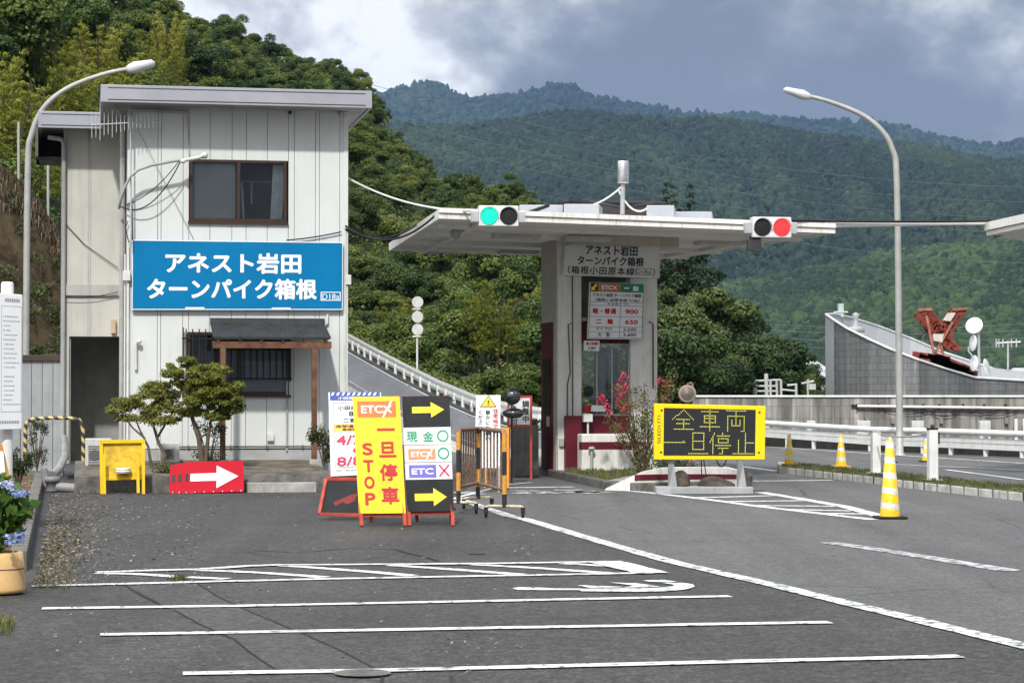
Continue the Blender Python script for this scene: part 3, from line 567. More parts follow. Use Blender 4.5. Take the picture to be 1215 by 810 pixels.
m.tube(sag(hw(156, 236, -.05), hw(157, 285, -.05), -.0, 4), .01, 6); m.tube([hw(152, 262, -.08), hw(149, 270, -.1), hw(152, 285, -.08), hw(157, 290, -.06)], .008, 6); m.tube([hw(162, 150, -.12), hw(230, 284, -.03)], .004, 5); B.part('cable', m, CABLE)
# blue sign
sg = Thing('blue_sign', 'large blue sign with white lettering fixed across the white office front', 'sign', BF.o, BYAW)
BLUE = mat('sign_blue', (.002, .150, .34), .5, spec=.1, var=.05, scale=1.5, bump=.08, bscale=6, streak=.08, dirt=(.05, .25, .45)); SIGNW = mat('sign_white', (.78, .80, .80), .5, var=.03)
tl, tr, br, bl = [h(*p, -.1) for p in ((157, 284.5), (407, 287.5), (406.5, 367.5), (156.5, 367.5))]
m = MB(); m.panel(tl, tr, br, bl, -.0+.085); sg.part('panel', m, BLUE, bevel=.008)
fc = Face(tl, tr, br, bl); m = MB()
fc.write(m, 'アネスト岩田', .155, .17, .80, .475, .028); fc.write(m, 'ターンパイク箱根', .07, .545, .876, .85, .028)
fc.write(m, 'D18a', .902, .765, .983, .845, .0); fc.frame(m, .894, .735, .99, .865, .004, .012); sg.part('lettering', m, SIGNW)
m = MB(); fc.frame(m, .0, .0, 1., 1., .003, .012, .006); fc.rect(m, .25, .962, .34, .985); fc.rect(m, .66, .968, .75, .985); sg.part('edge_trim', m, SIGNW)
# porch
PW = mat('porch_wood', (.13, .062, .032), .65, var=.3, scale=6, bump=.3, streak=.4); TILE = mat('porch_tile', (.045, .047, .05), .5, var=.25, scale=5)
pr = Thing('window_porch', 'small wooden porch with dark corrugated roof over the barred window', 'porch', BF.o, BYAW)
yf, yb = -1.15, -.03
a_, b_ = h(243, 379, yb), h(381, 380, yb); c_, d_ = h(390, 404.5, yf), h(259, 404.5, yf)
a_.y = b_.y = yb; c_.y = d_.y = yf
a_.z = b_.z = h(310, 386, yb).z; c_.z = d_.z = h(320, 402.5, yf).z
x0_, x1_ = min(a_.x, d_.x), max(b_.x, c_.x); x0_ = h(252, 395, -.6).x; x1_ = h(388, 395, -.6).x
dz = Vector((0, 0, .03)); m = MB(); m.prism([(x0_, yb, a_.z), (x1_, yb, a_.z), (x1_, yf, c_.z), (x0_, yf, c_.z)], dz)
k = 46
for i in range(k+1):
    x = x0_+(x1_-x0_)*i/k; m.tube([(x, yb, a_.z+.035), (x, yf-.02, c_.z+.035)], .016, 6)
pr.part('roof', m, TILE)
m = MB(); m.box(x0_-.01, x1_+.01, yb-.07, yb, a_.z+.02, h(310, 377.5, yb).z); pr.part('ridge_board', m, TILE)
m = MB(); m.box(x0_-.02, x1_+.03, yf+.04, yf+.1, c_.z-.16, c_.z-.035); pr.part('beam', m, PW, bevel=.006)
m = MB()
for i in range(6): x = x0_+.08+(x1_-x0_-.16)*i/5; m.bar((x, yb, a_.z-.03), (x, yf+.02, c_.z-.03), .045, .05)
pr.part('rafters', m, PW)
for q in (264.5, 373):
    x = h(q, 450, yf+.07).x; m = MB(); m.box(x-.048, x+.048, yf+.03, yf+.125, .47, c_.z-.16); po = pr.part('post', m, PW, bevel=.005)
    m = MB(); m.box(x-.085, x+.085, yf-.01, yf+.165, .28, .47); pr.part('footing', m, CONC, po, bevel=.01)
# antenna
TIN = mat('aluminium', (.55, .56, .57), .4, .6)
an = Thing('tv_antenna', 'television aerial with short cross rods at the left corner of the white office', 'antenna', BF.o, BYAW)
m = MB(); m.tube([hw(155.5, 290, -.25), hw(155, 141, -.25)], .014, 8); an.part('mast', m, TIN)
m = MB(); a_ = Vector(hw(109, 148.5, -.5)); b_ = Vector(hw(191, 143.5, -.3)); m.tube([a_, b_], .013, 6); an.part('boom', m, TIN)
m = MB()
for i in range(18):
    t = i/17; p = a_.lerp(b_, t); hh = .24-.13*min(1, t*1.6)+(.07 if i in (2, 5) else 0); m.tube([p+Vector((0, -.02, -hh)), p+Vector((0, -.02, hh))], .007, 5)
an.part('rods', m, TIN)
# annex
AN = Thing('office_annex', 'narrow grey stair annex with dark doorway set back beside the white office', 'building', BF.o, BYAW)
ya = 2.9; hy = lambda px, py: h(px, py, ya)
x0_, x1_ = hy(75, 300).x, .0; zt2 = hy(100, 150).z; zo = hy(100, 399).z
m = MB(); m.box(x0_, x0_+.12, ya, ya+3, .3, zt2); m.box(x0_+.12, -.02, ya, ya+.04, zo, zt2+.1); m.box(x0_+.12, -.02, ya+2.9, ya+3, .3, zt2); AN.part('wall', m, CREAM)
m = MB()
for q in (80, 106, 108.5): x = hy(q, 0).x; m.box(x-.006, x+.006, ya-.008, ya-.001, zo, zt2)
AN.part('panel_joint', m, GREYPL)
m = MB(); m.box(x0_-.02, -.02, ya-.06, ya-.002, hy(0, 350).z, hy(0, 336.5).z); AN.part('floor_band', m, mat('band_grey', (.36, .355, .34), .6, streak=.3), bevel=.01)
m = MB(); m.box(x0_+.12, -.05, ya+1.7, ya+1.75, .3, zo); m.box(-.62, -.60, ya+1.68, ya+1.699, .3, zo); m.box(x0_+.12, -.05, ya+.04, ya+2.3, zo, zo+.05); m.box(x0_+.121, x0_+.15, ya+.05, ya+2.3, .3, zo); AN.part('stair_wall', m, mat('stair_dark', (.27, .27, .25), .8))
m = MB(); x = hy(76.5, 0).x; m.tube([(x, ya-.1, .3), (x, ya-.1, hy(0, 170).z), (x-.05, ya-.15, hy(0, 165).z), (x-.3, ya-.2, hy(0, 163).z)], .045, 10); AN.part('rain_pipe', m, PIPE)
yo = ya-.7; z1, z0 = h(80, 132.5, yo).z, h(80, 152, yo).z; xl = h(45.5, 140, yo).x
m = MB(); m.box(xl, fl.x+.03, yo, yo+.05, z0, z1); m.box(xl, xl+.05, yo+.05, ya+3.4, z0, z1); m.box(xl+.05, fl.x+.03, yo+.05, ya+3.4, z0+.05, z0+.1)
rf = AN.part('roof', m, FASCIA, bevel=.006)
m = MB(); m.box(xl+.06, fl.x, yo-.004, yo+.001, z1-.062, z1-.045); m.box(xl+.06, fl.x, yo-.004, yo+.001, z0+.04, z0+.06); AN.part('fascia_groove', m, FASC_D, rf)
m = MB(); x_a, x_b = h(43, 165, ya+.4).x, h(69, 165, ya+.4).x; z_a, z_b = h(50, 190, ya+.4).z, h(50, 153, ya+.4).z
m.box(x_a, x_a+.05, ya-.3, ya+1.4, z_a, z_b); m.box(x_a, x0_, ya+.3, ya+1.4, z_a, z_a+.06); m.box(x_a, x0_, ya+1.35, ya+1.4, z_a, z_b); AN.part('soffit_box', m, mat('dark_soffit', (.10, .10, .105), .7))
m = MB(); m.box(hy(133.5, 0).x, hy(139, 0).x, ya-.1, ya-.003, hy(0, 395).z, hy(0, 378).z); AN.part('switch_box', m, mat('tan_box', (.42, .32, .2), .6), bevel=.008)
m = MB(); m.tube([hw(78, 266, ya-.03), hw(100, 290, ya-.03), hw(140, 318, ya-.05)], .008, 5); m.tube(sag(hw(76, 352, ya-.1), hw(140, 346, ya-.1), .05), .008, 5); AN.part('cable', m, CABLE)
# terrace with kerb and step
m = MB(); xl, xr = BF.gnd(88, 584).x, BF.gnd(394, 582).x; y0 = BF.gnd(240, 583).y
m.add([(xl, y0, -.02), (xr, y0, -.02), (xr, y0, .27), (xl, y0, .27), (xl, .1, -.02), (xr, .1, -.02), (xr, .1, .43), (xl, .1, .43)], [(0, 1, 2, 3), (3, 2, 6, 7), (1, 5, 6, 2), (4, 0, 3, 7)])
o = struct('terrace', m, CONC_D); o.location = BF.o; o.rotation_euler = (0, 0, BYAW)
m = MB(); m.add([(xl+.15, y0+.16, .281), (xr-.1, y0+.16, .281), (xr-.1, .0, .433), (xl+.15, .0, .433)], [(0, 1, 2, 3)]); o = struct('terrace_earth', m, ground_mat('terrace_soil', (.10, .085, .065), (.19, .17, .14), (.06, .05, .035), 2.5, 14)); o.location = BF.o; o.rotation_euler = (0, 0, BYAW)
m = MB(); m.box(BF.gnd(293, 583).x, BF.gnd(376, 583).x, y0-.28, y0-.01, -.02, .15); o = struct('step', m, CONC, .01); o.location = BF.o; o.rotation_euler = (0, 0, BYAW)
# ================================================================== THINGS BEFORE THE OFFICE
RED = mat('board_red', (.43, .006, .02), .55, var=.06, spec=.12); ORANGE_W = mat('red_wood', (.42, .055, .03), .55, var=.2, scale=8)
YEL = mat('sign_yellow', (.78, .55, .006), .5, var=.16, scale=3.5, streak=.16, dirt=(.45, .38, .05)); YELF = mat('yellow_frame', (.72, .46, .01), .5, var=.1)
# red arrow boards leaning at the terrace kerb
ra = []
for i, (x0, x1, yy, lab) in enumerate(((217, 289, 582.5, 'big red board with long white arrow leaning in front of two others'), (208.5, 222, 583, 'red board between two others at the kerb, only its left strip with handle hole showing'), (201, 212, 583.5, 'rearmost and leftmost red board of three leaning at the kerb'))):
    p = G((x0+x1)/2, 582.8); Yb = p.y-.50+.06*i; T = Thing('arrow_board', lab, 'arrow board', (p.x, Yb, 0), 0, 'red arrow boards leaning on the terrace kerb')
    hgt = (547+1.5*i, 470+EYE*F/Yb); xr = max(x1, x0+72) - (6*i if i else 0)
    xr = (289, 283, 274)[i]
    tl, tr, br, bl = P(x0+1, hgt[0]+1, Yb+.03), P(xr, hgt[0]-1, Yb+.23), P(xr+.5, hgt[1]-1.2, Yb+.07), P(x0-.5, hgt[1]+1.2, Yb-.13)
    m = T.W(); m.panel(tl, tr, br, bl, .03); bd = T.part('panel', m, RED, bevel=.006); f = Face(*[T.L(q) for q in (tl, tr, br, bl)])
    m = MB(); f.shape(m, [(.12, .38), (.55, .38), (.55, .14), (.91, .5), (.55, .86), (.55, .62), (.12, .62)]); T.part('arrow', m, SIGNW, bd)
    m = MB(); f.rect(m, .035, .36, .085, .62, .005); T.part('handle_hole', m, BLACK, bd)
    m = MB(); [f.ring(m, u, .965, .006, .02, 0.01, .004, 8) for u in (.06, .2, .35, .5, .65, .8, .95)]; T.part('bolts', m, SIGNW, bd)
# back of a yellow sign stand, white rope
p = G(146, 585); Yb = p.y; T = Thing('sign_stand', 'yellow painted wooden sign stand seen from its back at the terrace kerb', 'sign stand', (p.x, Yb, 0))
m = T.W(); m.panel(P(119, 524, Yb+.12), P(170, 523, Yb+.12), P(169, 568, Yb+.03), P(120, 569, Yb+.03), .02); T.part('panel', m, mat('yellow_board', (.60, .38, .02), .6, var=.25, scale=7, bump=.2))
for q in (121, 170): m = T.W(); m.bar(P(q-1 if q < 130 else q, 522, Yb+.1), P(q, 586, Yb-.02), .055); T.part('leg', m, YELF, bevel=.004)
m = T.W(); m.bar(P(119, 524, Yb+.09), P(171, 523, Yb+.09), .06); T.part('rail', m, YELF, bevel=.004)
m = T.W(); m.bar(P(120, 568, Yb+.02), P(170, 566.5, Yb+.02), .05); T.part('rail', m, YELF, bevel=.004)
for a, b in ((125, 586), (165, 585)): m = T.W(); m.bar(P(a-2, 539, Yb-.15), P(a-1, b, Yb-.24), .045); T.part('prop', m, YELF, bevel=.004)
m = MB(); pp = P(146, 561, Yb-.05); 
for i in range(4): m.lathe((0, 0, .02*i), [(.05, 0), (.125+.01*random.random(), .003), (.125, .02), (.05, .023)], 18)
solo('rope_coil', m, mat('rope', (.7, .7, .68), .8), 'coil of white rope resting on the yellow sign stand rail', 'rope', pp)
# striped guard hoop, drain pipes, air conditioners
HOOP = stripe_mat('hoop_stripe', (.55, .42, .16), (.03, .03, .03), (3., 0., 3.), .55)
Yh = G(64, 571).y; p = G(64, 571); m = MB(Matrix.Translation(-p))
hp = [(30, 572), (30, 510), (31, 503), (34, 499), (40, 496.5), (64, 495.5), (88, 496), (94, 498), (97, 503), (98.5, 510), (99, 566)]
m.tube([P(x, y, Yh) for x, y in hp], .036, 10); solo('guard_hoop', m, HOOP, 'black and yellow striped steel hoop guarding the drain pipes', 'guard rail', p)
p = G(70, 584); DRP = mat('drain_grey', (.20, .20, .20), .5, var=.15, streak=.3); T = Thing('drain_pipe', 'grey plastic drain pipes with round caps by the annex corner', 'pipe', p, 0); Yb = p.y+.35
m = T.W(); m.tube([P(76, 520, 41), P(76.5, 543, Yb+.6), P(70, 556, Yb+.2), P(63, 563, Yb)], .07, 12); T.part('elbow', m, DRP)
m = T.W(); m.tube([P(60, 577, Yb), P(97, 580, Yb)], .085, 12); T.part('pipe', m, DRP)
for x, y in ((62, 569), (98, 573)): m = MB(); c = T.L(P(x, y+6, Yb)); m.lathe(c, [(.11, -.1), (.11, .05), (.13, .05), (.13, .13), (.11, .14), (.001, .14)], 18); T.part('cap', m, DRP)
m = T.W(); m.tube([P(52, 556, Yb), P(55, 575, Yb), P(60, 580, Yb)], .06, 10); T.part('pipe', m, DRP)
ACM = mat('ac_white', (.50, .50, .48), .5, streak=.2)
for (x0, x1, y0, y1, Yd, lab) in ((101, 132, 520, 562, 40.2, 'cream air conditioner unit behind the yellow sign stand'), (190, 213, 525, 552, 41.0, 'cream air conditioner unit behind the pruned trees')):
    a, b = P(x0, y1, Yd), P(x1, y0, Yd); a.z = min(a.z, .36); T = Thing('air_conditioner', lab, 'air conditioner', (a.x, Yd, a.z), BYAW)
    W0, H0 = b.x-a.x, b.z-a.z; m = MB(); m.box(0, W0, 0, .3, .05, H0); T.part('case', m, ACM, bevel=.015)
    m = MB(); [m.box(.05, W0*.7, -.012, -.001, .12+i*.04, .135+i*.04) for i in range(int((H0-.2)/.04))]; m.lathe((W0*.36, -.006, H0*.52), [(.2*W0, -.004), (.22*W0, .004)], 20, axis='Y'); T.part('grille', m, mat('ac_dark', (.1, .1, .1), .6))
    for q in (.05, W0-.12): m = MB(); m.box(q, q+.07, .02, .28, -.02, .05); T.part('foot', m, BLACK)
# left fence with brown cap
Yf = 46; a, b = P(24, 575, Yf), P(75, 575, Yf); T = Thing('panel_fence', 'low grey metal panel fence with brown cap left of the annex', 'fence', (a.x, Yf, 0)); 
zc = P(40, 421, Yf).z; m = MB(); xw = b.x-a.x
for i in range(4): m.box(xw*i/4+.006, xw*(i+1)/4-.006, 0, .05, .1, zc-.12)
T.part('panel', m, mat('fence_grey', (.27, .285, .295), .5, var=.08, streak=.25)); m = MB(); m.box(-1.6, xw+.05, -.06, .1, zc-.12, zc); T.part('cap', m, mat('cap_brown', (.05, .035, .028), .6), bevel=.01)
m = MB(); m.box(-1.6, -.01, 0, .05, .1, zc-.125); T.part('side_panel', m, mat('fence_grey2', (.25, .265, .27), .5, streak=.3)); m = MB(); m.box(-1.6, xw, -.02, .07, -.02, .1); T.part('base', m, CONC_D)
# information board
Yi = 27.; p = P(7, 470, Yi); T = Thing('notice_board', 'white notice board of tiny grey text on white posts at the left edge', 'notice board', (p.x, Yi, 0), 0)
tl, tr, br, bl = P(-92, 341, Yi-.5), P(27, 349.5, Yi), P(26, 509, Yi), P(-92, 512, Yi-.5); T.o.location = (p.x, Yi, 0)
m = T.W(); m.panel(tl, tr, br, bl, .06); T.part('panel', m, mat('notice_white', (.60, .62, .64), .4, var=.03), bevel=.01)
f = Face(*[T.L(q) for q in (tl, tr, br, bl)]); m = MB(); rr = random.Random(3)
for c0, c1, v0, v1, st in ((.05, .72, .15, .86, .035), (.80, .985, .13, .82, .034)):
    v = v0
    while v < v1:
        if rr.random() < .8:
            u = c0 + (rr.uniform(0, .02)); e = c1-rr.uniform(0, (c1-c0)*.6)
            while u < e: q = rr.uniform(.006, .02); f.rect(m, u, v, min(u+q, e), v+.008); u += q+.007
        v += st
for i in range(7): f.rect(m, .82+i*.022, .035, .82+i*.022+.018, .06)
for i in range(9): f.rect(m, .74+i*.026, .935, .74+i*.026+.02, .955)
f.frame(m, .785, .09, .99, .87, .003, .0025); T.part('lettering', m, mat('notice_ink', (.26, .27, .29), .6))
for q in (8, -70):
    c = P(q, 470, Yi+.1 if q > 0 else Yi-.25); m = MB(); c = T.L((c.x, c.y, 0)); m.lathe(c, [(.075, -.02), (.075, P(0, 341, Yi).z+.05), (.06, P(0, 341, Yi).z+.07), (.001, P(0, 341, Yi).z+.075)], 16); T.part('post', m, PIPEW)
# orange stand beside the notice board post
p = P(-4, 572, 25); T = Thing('wooden_easel', 'orange wooden easel half out of view at the left edge', 'easel', (p.x, 25, .1))
for a, b in (((-1, 527), (10, 575)), ((-6, 527), (-14, 575))): m = T.W(); m.bar(P(*a, 25.1), P(*b, 25), .05); T.part('leg', m, mat('easel_orange', (.50, .24, .06), .6, var=.2), bevel=.004)
m = T.W(); m.panel(P(-14, 535, 25.02), P(4, 535, 25.02), P(6, 560, 24.97), P(-16, 560, 24.97), .02); T.part('panel', m, mat('easel_white', (.6, .6, .58), .6))
# hydrangea in planter
p = G(-6, 703); T = Thing('planter', 'cream and orange barrel planter at the left edge holding a hydrangea', 'planter', p); k = 1/147.
PLM = mat('planter_cream', (.62, .40, .17), .55, var=.2, scale=3, streak=.2)
m = MB(); m.lathe((0, 0, 0), [(.20, 0), (.245, .012), (.25, .04), (.235, .2), (.222, .33), (.2, .335), (.19, .3), (.001, .28)], 28); T.part('barrel', m, PLM)
m = MB(); m.lathe((0, 0, .2), [(.236, -.004), (.2395, 0), (.236, .006)], 28); T.part('band', m, mat('band_dark', (.12, .10, .08), .6))
HYD = leaf_mat('hydrangea_leaf', (.05, .11, .014), (.12, .23, .03), (.21, .33, .06), .35, .4); PET = leaf_mat('hydrangea_petal', (.14, .20, .42), (.36, .42, .60), (.62, .66, .74), .2)
hy_ = Thing('hydrangea', 'blue hydrangea with bright green leaves growing in the cream planter', 'plant', p+Vector((0, 0, .3)))
lob = [(rng.uniform(-.28, .2), rng.uniform(-.2, .2), rng.uniform(.1, .6), .16, .9) for _ in range(14)]
hy_.part('leaves', leaf_mesh('hydrangea_leaves', lob, 1100, .125, HYD, .62, .5, .5, -.9, .5), None)
hc = [(34, 588, -.1), (16, 576, 0.), (27, 640, -.3), (-8, 580, .0)]
for x, y, dy in hc:
    c = hy_.L(P(x-10, y, p.y+dy)); hy_.part('flower_head', leaf_mesh('hydrangea_flower', [(c.x+rng.uniform(-.05, .05), c.y, c.z+rng.uniform(-.03, .03), .055, .6) for _ in range(5)], 150, .03, PET, .8, 0, .6, -.2, .6), None)
m = MB()
for i in range(6): a = i*1.05; m.tube([(.03*math.cos(a), .03*math.sin(a), -.02), (.08*math.cos(a), .08*math.sin(a), .2), (.16*math.cos(a), .14*math.sin(a), .45)], .009, 6)
hy_.part('stems', m, mat('green_stem', (.08, .12, .04), .7))
# ------------------------------------------------ sign boards
ETO = mat('etc_orange', (.66, .145, .03), .5, var=.06); INKR = mat('ink_red', (.44, .008, .014), .5, var=.06); INKB = mat('ink_black', (.02, .02, .025), .55); INKG = mat('ink_green', (.01, .27, .13), .5); INKP = mat('ink_purple', (.14, .12, .47), .5); INKBL = mat('ink_navy', (.03, .07, .30), .5)
BOARDK = mat('board_black', (.018, .019, .022), .6, var=.2, scale=3, streak=.15, dirt=(.05, .05, .05), spec=.15); ARROWY = mat('arrow_yellow', (.82, .68, .02), .5, var=.05); PAPER = mat('board_paper', (.64, .65, .66), .5, var=.03)
# white roadwork notice standing behind
Yb = 31.0; p = G(410, 607); T = Thing('roadwork_notice', 'white roadwork notice with pink dates half hidden behind the yellow stop board', 'sign board', (p.x, Yb, 0))
tl, tr, br, bl = P(389.5, 465, Yb+.3), P(452, 465, Yb+.3), P(453, 562, Yb), P(392.5, 565, Yb)
m = T.W(); m.panel(tl, tr, br, bl, .03); T.part('panel', m, PAPER, bevel=.005); f = Face(*[T.L(q) for q in (tl, tr, br, bl)])
m = MB(); f.rect(m, .03, .0, .98, .10); T.part('header', m, INKBL); m = MB(); [f.shape(m, [(.05+i*.1, .042), (.08+i*.1, .005), (.12+i*.1, .005), (.09+i*.1, .042)], .006) for i in range(9)]; f.write(m, '小田原東IC工事', .18, .055, .9, .092, .01, lift=.006); T.part('header_lettering', m, SIGNW)
m = MB(); f.write(m, '小田原東IC', .17, .165, .78, .215, .02); f.write(m, '8', .38, .232, .47, .29, .03); f.write(m, '二宮IC', .27, .315, .62, .365, .02); f.write(m, '夜間通行止', .12, .395, .70, .43, .02, lift=.006); f.write(m, '車線規制', .25, .437, .62, .465, .02, lift=.006)
f.frame(m, .09, .125, .96, .90, .006, .004); f.write(m, '迂回へご協力をお願いします', .1, .925, .75, .95, .0); T.part('lettering', m, INKB)
m = MB(); f.rect(m, .09, .38, .96, .475); T.part('orange_band', m, mat('band_orange', (.8, .45, .08), .5))
PINK = mat('date_pink', (.5, .01, .07), .5); m = MB(); f.write(m, '4/7', .13, .52, .62, .635, .03); f.write(m, '8/8', .13, .775, .62, .885, .03); f.shape(m, [(.42, .70), (.56, .70), (.49, .74)]); f.rect(m, .455, .675, .525, .70); T.part('dates', m, PINK)
for q in (393, 451): m = T.W(); m.bar(P(q, 560, Yb+.05), P(q-1, 607, Yb-.1), .035); T.part('leg', m, ORANGE_W)
# dark board lying behind, red frame
Yb = 30.; p = G(405, 612); T = Thing('dark_board', 'dark board in red wooden frame with faded red arrow leaning behind the stop board', 'sign board', (p.x, Yb-.4, 0))
tl, tr, br, bl = P(387, 568, Yb), P(436, 568, Yb), P(438, 611, Yb-.35), P(379, 609.5, Yb-.35)
m = T.W(); m.panel(tl, tr, br, bl, .02); T.part('panel', m, BOARDK); f = Face(*[T.L(q) for q in (tl, tr, br, bl)])
q = [T.L(v) for v in (tl, tr, br, bl)]; m = MB(); [m.bar(q[i], q[(i+1) % 4], .04) for i in range(4)]; T.part('frame', m, ORANGE_W, bevel=.003)
m = MB(); f.shape(m, [(.25, .66), (.5, .52), (.62, .44), (.78, .40), (.70, .62), (.55, .72), (.45, .66), (.30, .78)]); T.part('faded_arrow', m, mat('faded_red', (.16, .02, .02), .7))
# yellow stop A-board
def aframe(name, label, corners, Yb, lean, base_px, panel_mat, frame_mat):
    p = G((corners[2][0]+corners[3][0])/2, base_px); T = Thing(name, label, 'sign board', (p.x, p.y, 0)); Yb = p.y
    tl, tr, br, bl = [P(x, y, Yb+(lean if i < 2 else .05)) for i, (x, y) in enumerate(corners)]
    m = T.W(); m.panel(tl, tr, br, bl, .022); T.part('panel', m, panel_mat, bevel=.003)
    dn = (bl-tl).normalized(); 
    for a, b in ((tl, bl), (tr, br)):
        e = b+dn*.30; e = a+(b-a)*((0-a.z)/(b.z-a.z)); e = e+Vector((.02 if a is tl else -.02, 0, 0)); off = Vector((.03 if a is tl else -.03, .05, 0)); m = T.W(); m.bar(a+off, e+Vector((0, .02, 0)), .042); T.part('leg', m, frame_mat, bevel=.003)
        m = T.W(); g2 = Vector((e.x+.05*(1 if a is tr else -1)*-1, Yb+lean*2+.35, 0)); m.bar(a+off*2, g2, .04); T.part('back_leg', m, frame_mat, bevel=.003)
    m = T.W(); m.bar(bl+Vector((0, .05, -.02)), br+Vector((0, .05, -.02)), .04); T.part('cross_bar', m, frame_mat)
    m = T.W(); m.bar(Vector((bl.x, Yb+lean*2+.22, .16)), Vector((br.x, Yb+lean*2+.22, .16)), .04); T.part('cross_bar', m, frame_mat)
    return T, Face(*[T.L(v) for v in (tl, tr, br, bl)])
T, f = aframe('stop_board', 'tall yellow A-frame board with red STOP lettering and orange badge', [(418, 470.5), (474, 470), (481.5, 608.5), (426, 609)], 0, .42, 624, YEL, ORANGE_W)
def badge(T, f, u0, v0, u1, v1, body, bg, nm, bold=.025, slash=True, rnd=.02, parent=None):
    m = MB(); ru, rv = rnd, rnd*.42; pts = []
    for cu, cv, a0 in ((u1-ru, v0+rv, -90), (u1-ru, v1-rv, 0), (u0+ru, v1-rv, 90), (u0+ru, v0+rv, 180)):
        for k in range(5): a = R(a0+k*22.5); pts.append((cu+ru*math.cos(a), cv+rv*math.sin(a)))
    f.shape(m, pts, .003); b = T.part(nm, m, bg); m = MB(); du, dv = u1-u0, v1-v0
    f.write(m, body, u0+du*.10, v0+dv*.27, u1-du*.10, v1-dv*.25, bold, lift=.006)
    if slash: f.shape(m, [(u1-du*.13, v0-dv*.0), (u1-du*.08, v0-dv*.0), (u1-du*.32, v1+dv*.0), (u1-du*.37, v1+dv*.0)], .007)
    T.part('badge_lettering', m, SIGNW, b)
badge(T, f, .09, .04, .91, .18, 'ETCX', ETO, 'badge', .03)
m = MB()
for ch, (u0, v0, u1, v1), bo in (('一', (.48, .275, .86, .297), .02), ('旦', (.50, .39, .87, .525), .03), ('停', (.49, .58, .87, .725), .025), ('車', (.50, .775, .88, .925), .025)): f.write(m, ch, u0, v0, u1, v1, bo)
for ch, v in (('S', .40), ('T', .545), ('O', .685), ('P', .825)): f.write(m, ch, .15, v, .37, v+.105, .035)
T.part('lettering', m, INKR)
T, f = aframe('payment_board', 'black A-frame board with yellow arrows above and below white payment panels', [(477, 470), (533, 469), (538.5, 606), (483, 607)], 0, .40, 623.5, BOARDK, ORANGE_W)
m = MB()
for v0, v1, u in ((.055, .19, .02), (.80, .955, .0)): dv = v1-v0; f.shape(m, [(.18+u, v0+dv*.3), (.58+u, v0+dv*.3), (.58+u, v0), (.86+u, v0+dv*.5), (.58+u, v1), (.58+u, v0+dv*.7), (.18+u, v0+dv*.7)])
T.part('arrow', m, ARROWY)
for v0, v1 in ((.275, .425), (.43, .575), (.58, .725)): m = MB(); f.rect(m, .0, v0, 1., v1, .003); T.part('payment_panel', m, PAPER)
m = MB(); f.write(m, '現', .06, .31, .29, .40, .02, lift=.006); f.write(m, '金', .40, .31, .63, .40, .02, lift=.006); f.ring(m, .83, .352, .125, .052, .72, .006); f.ring(m, .83, .503, .125, .052, .72, .006); T.part('green_lettering', m, INKG)
m = MB()
for s_ in (1, -1):
    c = .83; f.shape(m, [(c-.12, .652-s_*.045), (c-.09, .652-s_*.054), (c+.12, .652+s_*.045), (c+.09, .652+s_*.054)], .006)
T.part('red_cross', m, mat('cross_red', (.6, .02, .09), .5))
class Lift(Face):
    def p(s, u, v, lift=.004): return Face.p(s, u, v, lift+.003)
f2 = Lift(*f.c); badge(T, f2, .08, .46, .66, .555, 'ETCX', mat('etc_orange_pale', (.66, .24, .10), .5), 'badge', .03); badge(T, f2, .08, .60, .66, .71, 'ETC', INKP, 'badge', .035, False, .005)
# ------------------------------------------------ folding barrier
BST = stripe_mat('barrier_stripe', (.02, .02, .02), (.62, .30, .05), (0, 0, 1.), .56, .55); RUST = mat('rusty_steel', (.20, .12, .08), .7, var=.4, scale=20); RUBBER = mat('rubber', (.012, .012, .013), .8)
p0, p1, p2 = (544, 31.2), (567, 32.6), (598.5, 30.1)
q = [P(x, 540, Y) for x, Y in (p0, p1, p2)]; T = Thing('folding_barrier', 'folding pipe barrier striped black and orange on castors beside the payment board', 'barrier', (q[1].x, q[1].y-1, 0))
H = 1.14
def at(v, z): return T.L((v.x, v.y, z))
for i, v in enumerate(q): m = MB(); m.tube([at(v, .13), at(v, H-.03)], .032, 10); T.part('post', m, BST)
for a, b in ((q[0], q[1]), (q[1], q[2])):
    m = MB(); m.tube([at(a, H-.06), at(a.lerp(b, .04), H), at(a.lerp(b, .96), H), at(b, H-.06)], .03, 10); m.tube([at(a, .36), at(b, .36)], .025, 8); T.part('rail', m, RUST)
    m = MB(); nb = 8
    for i in range(1, nb): c = a.lerp(b, i/nb); m.tube([at(c, .36), at(c, H)], .0135, 6)
    T.part('bars', m, RUST)
for i, v in enumerate(q):
    e = Vector((.42, -.10, 0)) if i != 1 else Vector((.34, .3, 0)); m = MB(); m.tube([at(v-e*.6, .13), at(v-e*.5, .15), at(v+e*.5, .15), at(v+e*.6, .13)], .02, 8); ft = T.part('foot', m, mat('foot_cream', (.5, .42, .3), .6, var=.3, scale=20))
    for s_ in (-1, 1): c = at(v+e*.58*s_, .055); m = MB(); m.lathe(c, [(.001, -.02), (.05, -.02), (.055, -.01), (.055, .01), (.05, .02), (.001, .02)], 14, axis='X'); m.box(c.x-.028, c.x+.028, c.y-.02, c.y+.02, c.z, c.z+.085); T.part('castor', m, RUBBER, ft)
